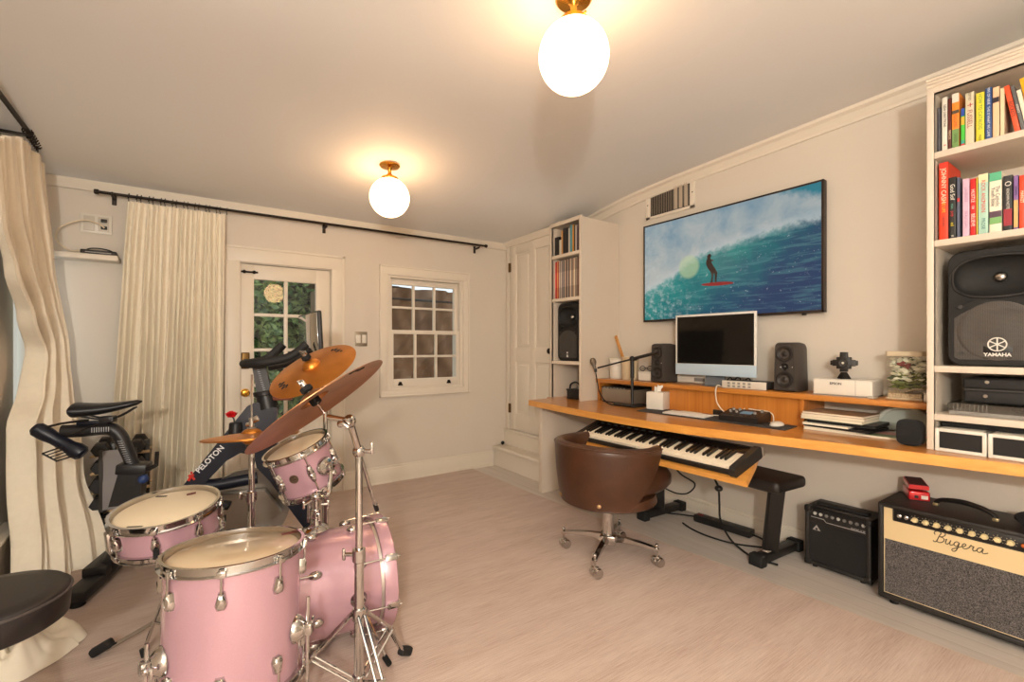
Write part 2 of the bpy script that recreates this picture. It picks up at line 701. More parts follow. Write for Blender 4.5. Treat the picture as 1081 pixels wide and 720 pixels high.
# ---- glazed door (door_1)
GLASS = glass_mat('window_glass', (0.97, 0.99, 0.98), 0.035)
d1 = T('door_1', 'cream back door with a grid of glass panes looking out on shrubs', 'door', ((DX0 + DX1) / 2, YB + 0.04, 0))
d1['kind'] = 'structure'
yf, yb = YB + 0.022, YB + 0.062
LX0, LX1, LZ = DX0 + 0.006, DX1 - 0.006, DZ - 0.008
GX0, GX1, GZ0, GZ1 = 0.385, 0.815, 0.62, 1.665
m = MB()
m.box(LX0, GX0, yf, yb, 0.01, LZ, 0.003)
m.box(GX1, LX1, yf, yb, 0.01, LZ, 0.003)
m.box(GX0 - .002, GX1 + .002, yf, yb, GZ1, LZ, 0.003)
m.box(GX0 - .002, GX1 + .002, yf, yb, 0.01, GZ0, 0.003)
m.box(GX0 + 0.05, GX1 - 0.05, yf - 0.006, yf + 0.01, 0.16, GZ0 - 0.1, 0.006)
m.build('door_leaf', TRIM, d1, True)
cxm = (GX0 + GX1) / 2
m = MB().box(cxm - 0.013, cxm + 0.013, yf + 0.004, yb - 0.004, GZ0, GZ1, 0.004)
for k in (1, 2, 3):
    z = GZ0 + (GZ1 - GZ0) * k / 4
    m.box(GX0, GX1, yf + 0.005, yb - 0.005, z - 0.012, z + 0.012, 0.004)
m.build('muntin_grid', TRIM, d1, True)
for i in range(2):
    for k in range(4):
        xa, xb_ = (GX0, cxm) if i == 0 else (cxm, GX1)
        za, zb_ = GZ0 + (GZ1 - GZ0) * k / 4, GZ0 + (GZ1 - GZ0) * (k + 1) / 4
        # old panes sit a little out of true in their rebates
        MB().obox(((xa + xb_) / 2, yf + 0.020, (za + zb_) / 2), (xb_ - xa - .004, .003, zb_ - za - .004), Euler((R(-3.2), 0, R(2.1)))).build('pane', GLASS, d1, True)
m = MB()
m.cyl((0.300, yf - 0.012, 1.715), (0.40, yf - 0.012, 1.715), 0.006, n=10)
for x in (0.322, 0.385):
    m.sphere((x, yf - 0.012, 1.715), 0.013, n=12)
m.box(0.30, 0.41, yf - 0.012, yf, 1.709, 1.721)
m.build('slide_bolt', IRON, d1, True)
m = MB().box(0.302, 0.356, yf - 0.018, yf - 0.001, 1.005, 1.125, 0.010, 3)
m.sphere((0.33, yf - 0.03, 1.06), 0.02, (1, 0.8, 1), 16)
m.build('lock_case', OLDBRASS, d1, True)
m = MB().lathe([(0, 0.05), (0.02, 0.046), (0.028, 0.032), (0.022, 0.018), (0.012, 0.012), (0.012, 0.004), (0.03, 0.003), (0.03, 0), (0, 0)], (0.328, yf - 0.001, 0.83), (0, -1, 0), 24)
m.build('door_knob', BRASS, d1, True)
# casing
m = MB()
for (a, b, c, d) in ((0.205, DX0, 0, DZ + 0.1), (DX1, 1.02, 0, DZ + 0.1)):
    m.box(a, b, YB - 0.018, YB, c, d, 0.004)
m.box(0.205, 1.02, YB - 0.0185, YB, DZ, DZ + 0.105, 0.004)
for (a, b, c, d) in ((0.197, 0.215, 0, DZ + 0.113), (1.01, 1.028, 0, DZ + 0.113)):
    m.box(a, b, YB - 0.026, YB, c, d, 0.004)
m.box(0.197, 1.028, YB - 0.026, YB, DZ + 0.095, DZ + 0.113, 0.004)
struct(m.build('trim_6', TRIM))
m = MB()
m.box(DX0 - 0.001, DX0 + 0.0055, YB, YB + 0.16, 0, DZ)
m.box(DX1 - 0.0055, DX1 + 0.001, YB, YB + 0.16, 0, DZ)
m.box(DX0, DX1, YB, YB + 0.16, DZ - 0.0055, DZ + 0.001)
struct(m.build('trim_7', TRIM))

# ---- double-hung window (window_1)
w1 = T('window_1', 'cream double-hung window with small panes, tarp outside', 'window', ((WX0 + WX1) / 2, YB, WZ0))
w1['kind'] = 'structure'
m = MB()
for (a, b, c, d) in ((1.322, WX0, 0.742, 1.86), (WX1, 2.178, 0.742, 1.86)):
    m.box(a, b, YB - 0.018, YB, c, d, 0.004)
m.box(1.322, 2.178, YB - 0.0185, YB, WZ1, 1.86, 0.004)
m.box(1.322, 2.178, YB - 0.0185, YB, 0.742, WZ0, 0.004)
for (a, b, c, d) in ((1.316, 1.330, 0.736, 1.866), (2.170, 2.184, 0.736, 1.866)):
    m.box(a, b, YB - 0.025, YB, c, d, 0.003)
m.box(1.316, 2.184, YB - 0.025, YB, 1.852, 1.866, 0.003)
m.box(1.316, 2.184, YB - 0.025, YB, 0.736, 0.750, 0.003)
m.build('window_casing', TRIM, w1, True)
m = MB()
for a, b in ((WX0, WX0 + 0.03), (WX1 - 0.03, WX1)):
    m.box(a, b, YB - 0.002, YB + 0.15, WZ0, WZ1)
m.box(WX0, WX1, YB - 0.001, YB + 0.15, WZ1 - 0.02, WZ1)
m.box(WX0, WX1, YB - 0.001, YB + 0.15, WZ0, WZ0 + 0.02)
m.build('window_frame', TRIM, w1, True)


def sash(y, x0, x1, z0, z1, bot, top):
    s_ = MB()
    s_.box(x0, x0 + 0.032, y, y + 0.035, z0, z1, 0.003)
    s_.box(x1 - 0.032, x1, y, y + 0.035, z0, z1, 0.003)
    s_.box(x0 + .03, x1 - .03, y, y + 0.035, z0, z0 + bot, 0.003)
    s_.box(x0 + .03, x1 - .03, y, y + 0.035, z1 - top, z1, 0.003)
    ax0, ax1, az0, az1 = x0 + 0.032, x1 - 0.032, z0 + bot, z1 - top
    for k in (1, 2):
        x = ax0 + (ax1 - ax0) * k / 3
        s_.box(x - 0.011, x + 0.011, y + 0.004, y + 0.031, az0, az1, 0.003)
    zc = (az0 + az1) / 2
    s_.box(ax0, ax1, y + 0.005, y + 0.030, zc - 0.010, zc + 0.010, 0.003)
    o = s_.build('sash', TRIM, w1, True)
    MB().box(ax0 - 0.005, ax1 + 0.005, y + 0.016, y + 0.019, az0 - 0.005, az1 + 0.005).build('pane', GLASS, o, True)
    return o


so = sash(YB + 0.05, WX0 + 0.03, WX1 - 0.03, 1.285, WZ1 - 0.02, 0.03, 0.05)
si = sash(YB + 0.012, WX0 + 0.03, WX1 - 0.03, WZ0 + 0.02, 1.315, 0.075, 0.035)
for x in (1.505, 1.975):
    MB().prism([(-0.022, 0), (0.022, 0), (0.008, 0.032), (-0.008, 0.032)], (x, YB + 0.013, WZ0 + 0.04), (1, 0, 0), (0, 0, 1), 0.014).build('sash_lift', IRON, si, True)

# ---- left window (window_2)
w2 = T('window_2', 'bright daylit window behind the cream curtain on the left wall', 'window', (XL, 3.70, 0.80))
w2['kind'] = 'structure'
m = MB()
for a, b in ((3.56, 3.585), (3.815, 3.84)):
    m.box(XL - 0.042, XL - 0.008, a, b, 0.80, 1.85, 0.003)
for a, b in ((0.80, 0.84), (1.80, 1.85)):
    m.box(XL - 0.042, XL - 0.008, 3.56, 3.84, a, b, 0.003)
m.build('window_frame', TRIM, w2, True)
MB().box(XL - 0.027, XL - 0.023, 3.58, 3.82, 0.83, 1.81).build('pane', GLASS, w2, True)
MB().box(XL - .05, XL + 0.012, 3.56, 3.84, 0.795, 0.812, 0.003).build('window_sill', TRIM, w2, True)

# ---- narrow ledge on the back wall
struct(MB().box(XL, -0.37, YB - 0.13, YB, 1.695, 1.728, 0.004).build('trim_8', TRIM))
# low white boxed bench along the left wall
m = MB()
m.box(XL, XL + 0.06, 2.7, 3.39, 0.0, 0.255, 0.004)
m.box(XL, XL + 0.075, 2.69, 3.40, 0.255, 0.275, 0.005)
struct(m.build('trim_9', TRIM))


# ---- rug
def rug_mat():
    t = NT('woven_rug')
    v = t.coord()
    sp = t.n('ShaderNodeSeparateXYZ')
    t.l(v, sp.inputs[0])
    ln = t.noise(t.coord((9, 240, 1)), 1.0, 2.0, 0.6, 0.0)
    bn = t.noise(t.coord((1.6, 9, 1)), 1.0, 4.0, 0.6, 0.0)
    kn = t.noise(v, 260.0, 2.0)
    f = t.math('ADD', t.math('ADD', t.math('MULTIPLY', ln, 0.45), t.math('MULTIPLY', bn, 0.35)), t.math('MULTIPLY', kn, 0.2))
    t.l(t.ramp(f, [(0.32, lin((168, 143, 129))), (0.5, lin((194, 173, 160))), (0.68, lin((211, 194, 182)))]), t.p.inputs['Base Color'])
    t.p.inputs['Roughness'].default_value = 0.95
    t.p.inputs['Sheen Weight'].default_value = 0.1
    t.bump(t.math('ADD', ln, kn), 0.35, 0.003)
    return t.m


ro = T('rug', 'large beige woven rug with fine ribbed stripes covering the floor', 'rug', (0.8, 1.5, 0))
m = MB()
m.prism([(XL + 0.01, -1.2), (2.44, -1.2), (2.378, 0.562), (2.215, 3.0), (2.205, 3.848), (XL + 0.01, 3.848)], (0, 0, 0), (1, 0, 0), (0, 1, 0), 0.008)
m.build('pile', rug_mat(), ro, True)
m = MB()
m.prism([(2.44, -1.2), (2.447, -1.2), (2.385, 0.562), (2.222, 3.0), (2.212, 3.848), (2.205, 3.848), (2.215, 3.0), (2.378, 0.562)], (0, 0, 0), (1, 0, 0), (0, 1, 0), 0.006)
m.build('bound_edge', M('rug_binding', (206, 184, 158), 0.9, bump=0.3), ro, True)

# ------------------------------------------------------------------ outside
struct(MB().box(-3.5, 6.5, YB + 0.16, 9.5, -0.3, -0.12).build('ground', M('garden_soil', (120, 104, 84), 0.9, var=0.25, scale=6)))


def leaf_mat():
    t = NT('leaves')
    v = t.coord()
    n = t.noise(v, 7.0, 5.0, 0.7)
    t.l(t.ramp(n, [(0.25, lin((36, 62, 34))), (0.45, lin((84, 122, 66))), (0.6, lin((150, 176, 98))), (0.75, lin((196, 214, 176)))]), t.p.inputs['Base Color'])
    t.p.inputs['Roughness'].default_value = 0.4
    return t.m


LEAF = leaf_mat()


def shrub(name, label, c, rx, ry, h, n, ls):
    root = T(name, label, 'shrub', (c[0], c[1], -0.12))
    mb = MB()
    rnd = random.Random(int(c[0] * 100 + 7))
    for i in range(n):
        th = rnd.uniform(0, 2 * PI)
        rr = math.sqrt(rnd.random())
        x = c[0] + rx * rr * math.cos(th)
        y = c[1] + ry * rr * math.sin(th)
        z = rnd.uniform(0.0, h) * (1 - 0.25 * rr * rr)
        d = Vector((rnd.gauss(0, 1), rnd.gauss(-0.8, 1), rnd.gauss(0.4, 0.8))).normalized()
        a, b, _ = basis(d)
        q = rnd.uniform(0, PI)
        u = a * math.cos(q) + b * math.sin(q)
        w_ = d.cross(u)
        L = ls * rnd.uniform(0.6, 1.3)
        p = Vector((x, y, z))
        mb.add([p - u * L, p + w_ * L * 0.42 + d * L * 0.12, p + u * L, p - w_ * L * 0.42 + d * L * 0.12], [(0, 1, 2), (0, 2, 3)])
    mb.build('foliage', LEAF, root, True)
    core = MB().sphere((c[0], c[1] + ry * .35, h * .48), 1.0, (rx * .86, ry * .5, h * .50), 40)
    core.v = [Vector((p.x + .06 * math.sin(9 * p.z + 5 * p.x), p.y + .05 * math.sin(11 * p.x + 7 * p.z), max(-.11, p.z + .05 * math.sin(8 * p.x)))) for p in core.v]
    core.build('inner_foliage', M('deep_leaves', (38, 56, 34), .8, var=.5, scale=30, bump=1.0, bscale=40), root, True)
    st_ = MB()
    for i in range(5):
        x = c[0] + rnd.uniform(-rx, rx) * 0.6
        st_.tube([(x, c[1], -0.12), (x + rnd.uniform(-.1, .1), c[1], h * 0.5), (x + rnd.uniform(-.2, .2), c[1] + .05, h * 0.9)], [0.025, 0.018, 0.008], 6)
    st_.build('stem', M('bark', (92, 74, 56), 0.9), root, True)
    return root


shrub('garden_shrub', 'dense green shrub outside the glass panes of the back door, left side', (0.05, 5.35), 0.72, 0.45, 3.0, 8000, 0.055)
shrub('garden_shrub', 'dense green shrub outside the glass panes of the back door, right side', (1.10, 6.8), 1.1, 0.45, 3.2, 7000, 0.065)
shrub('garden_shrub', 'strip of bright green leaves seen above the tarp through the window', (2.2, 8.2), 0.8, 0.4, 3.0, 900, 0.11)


def tarp_mat():
    t = NT('tarp_cloth')
    n = t.noise(t.coord((1, 1, 1)), 3.0, 4.0)
    t.l(t.mix(n, lin((112, 80, 56)), lin((156, 118, 86))), t.p.inputs['Base Color'])
    t.p.inputs['Roughness'].default_value = 0.8
    return t.m


tp = T('covered_stack', 'tall stack under a creased brown tarp outside the window', 'tarp', (2.7, 5.8, -0.12))


def tarpf(u, v):
    x = 1.2 + 3.2 * u
    z = -0.12 + 2.01 * v
    wob = 0.05 * math.sin(14 * u + 5 * v) + 0.05 * math.sin(40 * u - 19 * v) + 0.03 * abs(math.sin(63 * u - 33 * v)) + .02 * math.sin(90 * u + 20 * v)
    return (x, 5.45 + wob + 0.10 * (1 - v), z)


TARP = tarp_mat()
MB().grid(tarpf, 160, 60).grid(lambda u, v: (1.2 + 3.2 * u, 5.45 + 0.9 * v + (0.05 * math.sin(14 * u + 5) + 0.05 * math.sin(40 * u - 19) + 0.03 * abs(math.sin(63 * u - 33)) + .02 * math.sin(90 * u + 20)) * (1 - v), 1.89 + 0.05 * v + .03 * math.sin(9 * u + 4 * v)), 160, 8).build('drape', TARP, tp, True)
MB().tube([(1.15, 5.345, 1.745), (2.0, 5.335, 1.745), (3.0, 5.345, 1.735), (4.4, 5.34, 1.735)], 0.014, 8).build('strap', M('dark_strap', (60, 46, 36), 0.8), tp, True)
MB().box(1.25, 4.35, 5.66, 6.3, -0.12, 1.86).build('crate_stack', M('crate_wood', (140, 116, 90), 0.8), tp, True)
# ------------------------------------------------------------------ built-in bookcases
BF = 2.50     # front plane of both bookcases


def bookcase(label, y0, y1, z0, ztop, zend, shelves, stile, back, name='bookcase'):
    r = T(name, label, 'bookcase', (BF + 0.2, (y0 + y1) / 2, z0))
    m = MB()
    MB().box(BF, XR - 0.002, y0, y0 + 0.022, z0, ztop).build('side_panel', SHELF, r, True)
    MB().box(BF, XR - 0.002, y1 - 0.022, y1, z0, ztop).build('side_panel', SHELF, r, True)
    m.box(BF - 0.003, BF + 0.018, y0 - 0.0005, y0 + stile, z0, ztop, 0.002)
    m.box(BF - 0.003, BF + 0.018, y1 - stile, y1 + 0.0005, z0, ztop, 0.002)
    m.box(BF - 0.0025, BF + 0.018, y0, y1, zend, ztop)
    m.build('face_frame', SHELF, r, True)
    MB().box(XR - 0.016, XR - 0.004, y0 + .02, y1 - .02, z0, ztop).build('back_panel', SHELF, r, True)
    for z in shelves:
        MB().box(BF + 0.001, XR - 0.016, y0 + 0.022, y1 - 0.022, z - 0.026, z, 0.002).build('shelf', SHELF, r, True)
    m = MB()
    m.box(BF + 0.001, XR - 0.004, y0 + 0.01, y1 - 0.01, ztop - 0.02, ztop)
    m.box(BF - 0.003, BF + 0.02, y0, y1, zend, ztop + 0.012, 0.002)
    # stepped cornice
    if stile > 0.021 and ztop > 2.21:
        m.box(BF - 0.008, BF + 0.02, y0, y1, ztop + 0.002, ztop + 0.016, 0.003)
        m.box(BF - 0.013, BF + 0.02, y0, y1, ztop + 0.014, ztop + 0.026, 0.003)
        m.box(BF - 0.018, BF + 0.02, y0, y1, ztop + 0.024, ztop + 0.036, 0.004)
    m.build('cornice', SHELF, r, True)
    return r


bookcase('narrow cream bookcase between the panel door and the television', 2.665, 3.045, 0.742, 2.185, 2.165, (1.050, 1.566, 1.927), 0.022, 0)
bookcase('tall cream bookcase at the right edge, full of books and a big loudspeaker', -0.42, 0.60, 0.742, 2.222, 2.200, (0.890, 1.086, 1.598, 1.958), 0.022, 0)


def book(y, w, h, d, x, z, rgb, lab, group, lean=0.0, blocks=(), text=None, tcol=(240, 235, 220), tsize=0.016, page=True, txtoff=0.0):
    """upright book: spine faces -x at plane x, from y (left, larger) to y-w"""
    root = T('book', lab, 'book', (x, y - w / 2, z), (lean, 0, 0), group)
    cv = M('book_cover', rgb, 0.5, var=0.05, scale=30)
    m = MB()
    t = min(0.003, w * 0.18)
    m.box(0, 0.004, -w / 2, w / 2, 0, h, 0.0012)
    m.box(0.001, d, -w / 2, -w / 2 + t, 0, h)
    m.box(0.001, d, w / 2 - t, w / 2, 0, h)
    m.build('cover', cv, root)
    if page:
        MB().box(0.004, d - 0.004, -w / 2 + t, w / 2 - t, 0.003, h - 0.004).build('page_block', PAPER, root)
    for a, b, c in blocks:
        MB().box(-0.0006, 0.0006, -w / 2 + 0.0005, w / 2 - 0.0005, a * h, b * h).build('spine_band', M('spine_band', c, 0.5), root)
    if text:
        for body, sz, off, tc in text:
            MB().text(body, sz, (-0.0009, 0, h * off), (0, 0, -1), (0, -1, 0), 0.0003).build('lettering', M('lettering_ink', tc, 0.5), root)
    return root


def bz(px, x=2.53):
    """world y of a picture column on the spine plane"""
    u = (px - 540.5) / 490
    c_, s_ = math.cos(R(34.7)), math.sin(R(34.7))
    return x * (c_ - u * s_) / (c_ * u + s_)


K = (30, 28, 28)
W_ = (236, 228, 210)
TOPR = [
    (989.4, 993.4, 0.188, (74, 74, 80), 'thin dark grey book at the left end of the top right shelf', (), None, 0),
    (994.4, 1000.4, 0.223, (228, 222, 208), 'white paperback with small black spine writing, second from the left on the top right shelf', (), [('NEW DIRECTIONS', .011, .66, K), ('R', .012, .12, (190, 50, 40))], 0),
    (1000.7, 1004.6, 0.212, (92, 34, 26), 'dark red-brown book between the white and the orange-and-green spines', (), [('MEMOIR', .010, .3, (220, 200, 170))], 0),
    (1004.9, 1013.0, 0.224, (236, 140, 46), 'orange paperback with a white top and green foot on its spine', ((.84, 1.0, (226, 218, 204)), (.64, .70, (66, 56, 44)), (.0, .36, (110, 146, 84))), [('VOLUME', .014, .52, (190, 70, 30)), ('GREEN', .012, .2, (60, 90, 40))], 0),
    (1014.4, 1018.9, 0.155, (70, 190, 60), 'short green book with a blue top beside the orange one', ((.80, 1.0, (40, 70, 160)), (.58, .78, (226, 170, 50)), (.0, .09, (210, 50, 60)), (.09, .18, (60, 160, 150))), None, 0),
    (1019.2, 1028.6, 0.21, (214, 204, 176), 'thick cream book with red lettering on the top right shelf', (), [('+', .034, .76, (170, 50, 40)), ('FUSSELL', .020, .50, (150, 60, 50)), ('EDITED', .010, .92, (110, 90, 70))], 0),
    (1030.4, 1039.4, 0.196, (228, 214, 60), 'bright yellow book on the top right shelf', (), [('HOW TO CATALOG', .015, .62, (70, 140, 70)), ('PRESS', .009, .1, (110, 120, 40))], 0),
    (1040.0, 1047.4, 0.204, (40, 74, 132), 'deep blue book with white spine writing', (), [('FIVE OF NINE', .011, .84, (220, 224, 230)), ('THIS IS WHAT WE CAME', .0105, .36, (220, 224, 230))], 0),
    (1047.9, 1055.4, 0.198, (234, 192, 154), 'peach coloured book with a dark band near the top of its spine', ((.70, .80, (44, 34, 44)),), None, 0),
    (1055.8, 1060.8, 0.186, (224, 206, 168), 'plain cream book standing between the peach spine and the leaning books', (), None, 0),
]
for a, b, h, rgb, lab, bl, tx, ln in TOPR:
    ya, yb = bz(a), bz(b)
    book(ya, ya - yb - 0.0012, h, 0.16, 2.53, 1.9585, rgb, lab, 'books on the top right shelf', ln, bl, tx)
# leaning books at the right of the top shelf
for a, w_, h, rgb, lab, tx in [(1071.6, .0145, .190, (226, 84, 44), 'red-orange book leaning left on the top right shelf', [('ROCKETS', .014, .5, (60, 30, 26))]),
                               (1078.6, .0095, .182, (96, 96, 96), 'thin grey book leaning against the red-orange one', [('ANNALS', .009, .5, (220, 214, 200))]),
                               (1083.4, .0115, .160, (236, 226, 206), 'white book leaning behind the yellow one at the frame edge', None),
                               (1089.4, .022, .200, (242, 178, 30), 'tall golden yellow book leaning at the right end of the top shelf', None)]:
    y = bz(a)
    book(y, w_, h, 0.16, 2.53, 1.9595 + w_ / 2 * math.sin(.16), rgb, lab, 'books on the top right shelf', -0.16, (), tx)
for k, (rgb, nm) in enumerate([((60, 70, 90), 'slate'), ((200, 190, 170), 'pale'), ((130, 40, 40), 'maroon')]):
    pass
LOWR = [
    (991.3, 1001.2, 0.318, (224, 66, 36), 'tall red-orange book at the left end of the second right shelf', ((.92, 1.0, (230, 50, 30)),), [('JOHNNY CASH', .021, .70, (250, 226, 200)), ('THE LIFE', .014, .44, (244, 180, 50)), ('HILBURN', .010, .24, (120, 40, 30))], .19),
    (1001.6, 1009.6, 0.25, (26, 26, 26), 'black book with white, green and yellow writing, second on its shelf', (), [('God Sof', .019, .76, (236, 232, 220)), ('man', .012, .53, (90, 170, 150)), ('pop', .014, .41, (200, 50, 50)), ('ed', .015, .24, (230, 210, 40)), ('III', .010, .05, (236, 232, 220))], .15),
    (1010.2, 1013.6, 0.244, (84, 90, 110), 'narrow grey-blue book with a red mark on its spine', ((.60, .66, (210, 50, 50)),), None, .15),
    (1016.2, 1023.8, 0.232, (212, 178, 200), 'lavender pink paperback on the second right shelf', (), [('LAVENDER', .012, .72, (180, 140, 172)), ('BRAUTIGAN', .012, .3, (180, 140, 172))], .14),
    (1024.2, 1030.4, 0.226, (206, 30, 30), 'red paperback with white spine writing on the second right shelf', (), [('HUSTLE', .015, .70, (244, 232, 220)), ('OR', .010, .5, (244, 232, 220)), ('BELIEVE', .015, .28, (244, 232, 220))], .14),
    (1030.7, 1032.4, 0.228, (240, 196, 70), 'very thin yellow book squeezed beside the red paperback', (), None, .14),
    (1032.8, 1043.6, 0.236, (172, 208, 190), 'pale aqua book with red block lettering', ((.86, 1.0, (226, 218, 176)),), [('ROCK AND', .016, .72, (206, 60, 60)), ('MAIN', .018, .46, (206, 60, 60)), ('PROSE', .015, .18, (60, 120, 120))], .17),
    (1044.4, 1058.0, 0.232, (236, 226, 204), 'thick white and green book with a large title, middle of the second right shelf', ((.86, 1.0, (84, 170, 130)), (.26, .36, (90, 66, 80)), (.15, .26, (120, 170, 104))), [('The Catholic', .019, .62, (40, 44, 48)), ('24', .014, .07, (40, 44, 48))], .18),
    (1059.2, 1069.0, 0.21, (48, 48, 50), 'charcoal book with a white emblem and a red label on its spine', ((.10, .40, (150, 40, 52)),), [('O', .024, .85, (230, 226, 216)), ('KNOWN NOTE', .011, .58, (220, 216, 206))], .15),
    (1070.0, 1075.4, 0.204, (128, 96, 150), 'purple and tan paperback beside the charcoal spine', ((.05, .55, (206, 170, 110)),), [('ESSAYS', .010, .72, (60, 40, 80))], .14),
    (1076.0, 1082.4, 0.2, (230, 70, 40), 'red-orange paperback at the right end of the second right shelf', (), [('MARKET', .012, .6, (250, 230, 200))], .14),
]
for a, b, h, rgb, lab, bl, tx, d in LOWR:
    ya, yb = bz(a), bz(b)
    if 'thick white' in lab:
        tx = [('The Catholic', .015, .60, (40, 44, 48))]
    book(ya, ya - yb - 0.0012, h, d, 2.53, 1.5985, rgb, lab, 'books on the second right shelf', 0, bl, tx)
# second title line of the thick white book sits beside the first
ya, yb = bz(1044.4), bz(1058.0)
for o in list(scn.objects):
    if o.get('label', '').startswith('thick white and green'):
        MB().text('Youth Bible', .015, (-0.0009, 0.0125, (.232) * .60), (0, 0, -1), (0, -1, 0), 0.0003).build('lettering', M('lettering_ink', (40, 44, 48), 0.5), o)
        for ch in o.children:
            if ch.name.startswith('lettering'):
                ch.location.y += -0.006

# ---- narrow bookcase: books
x = 2.525
NB = [(585.7, 590.3, .158, K, 'black book at the left end of the top shelf of the narrow bookcase'), (588.8 + 1.6, 592.6, .128, (196, 196, 184), 'short pale book beside the black one in the narrow bookcase'),
      (592.6, 594.0, .20, (200, 150, 90), 'thin tan book in the narrow bookcase'), (594.2, 597.0, .215, (34, 30, 30), 'tall black book with white marks in the narrow bookcase'), (597.0, 599.8, .212, (24, 24, 26), 'second tall black book in the narrow bookcase'),
      (600.0, 601.4, .205, (210, 200, 186), 'thin white book beside the tall black books'), (601.6, 604.0, .225, (96, 150, 160), 'teal book in the narrow bookcase'), (604.2, 605.6, .222, (220, 150, 50), 'thin orange book in the narrow bookcase'),
      (605.7, 607.2, .215, (70, 60, 40), 'olive brown book near the right end of the narrow bookcase shelf'), (607.3, 608.6, .212, (206, 200, 190), 'off-white book near the right end of the narrow bookcase shelf'), (608.7, 610.4, .205, (90, 70, 76), 'dusky plum book at the right end of the narrow bookcase shelf')]
for a, b, h, rgb, lab in NB:
    ya, yb = bz(a, x), bz(b, x)
    book(ya, max(0.006, ya - yb - 0.001), h, .15, x, 1.9275, rgb, lab, 'books in the narrow bookcase')
# records
rc = [(206, 70, 60), (170, 40, 40), (216, 150, 90), (150, 30, 34), (190, 176, 160), (120, 110, 104), (200, 190, 178), (90, 84, 88), (150, 140, 134), (70, 66, 72), (196, 180, 160), (120, 84, 70), (84, 80, 80), (176, 160, 144), (60, 56, 58), (160, 130, 110), (210, 196, 176), (100, 96, 96), (140, 120, 104), (190, 160, 130), (220, 206, 186), (80, 60, 50), (170, 150, 130), (60, 44, 40), (150, 110, 90), (206, 190, 170), (96, 76, 66)]
ys, ye = 3.012, 2.695
ORD = 'first second third fourth fifth sixth seventh eighth ninth tenth eleventh twelfth thirteenth fourteenth fifteenth sixteenth seventeenth eighteenth nineteenth twentieth'.split() + ['twenty-' + o for o in 'first second third fourth fifth sixth seventh'.split()]
for i, rgb in enumerate(rc):
    y = ys + (ye - ys) * i / len(rc)
    hue = 'red' if rgb[0] > 1.9 * rgb[2] and rgb[1] < 90 else 'tan' if rgb[0] > 1.25 * rgb[2] and sum(rgb) > 360 else 'brown' if rgb[0] > 1.25 * rgb[2] else 'pale' if sum(rgb) > 430 else 'grey' if sum(rgb) > 270 else 'dark'
    r = T('record_sleeve', '%s record sleeve, %s from the left in the narrow bookcase' % (hue, ORD[i]), 'record', (2.53, y - 0.005, 1.5665), (0, 0, 0), 'vinyl records in the narrow bookcase')
    hh = .312 + .003 * ((i * 7) % 3)
    MB().box(0, .315, -.0042, .0042, 0, hh, 0.001).build('sleeve', M('record_sleeve_card', rgb, 0.5, var=.15, scale=90), r)
    MB().box(-0.0004, 0.0006, -.0030, .0030, hh * .3, hh * .7).build('spine_label', M('spine_print', tuple(min(255, int(c * 1.15) + 18) for c in rgb), 0.5), r)


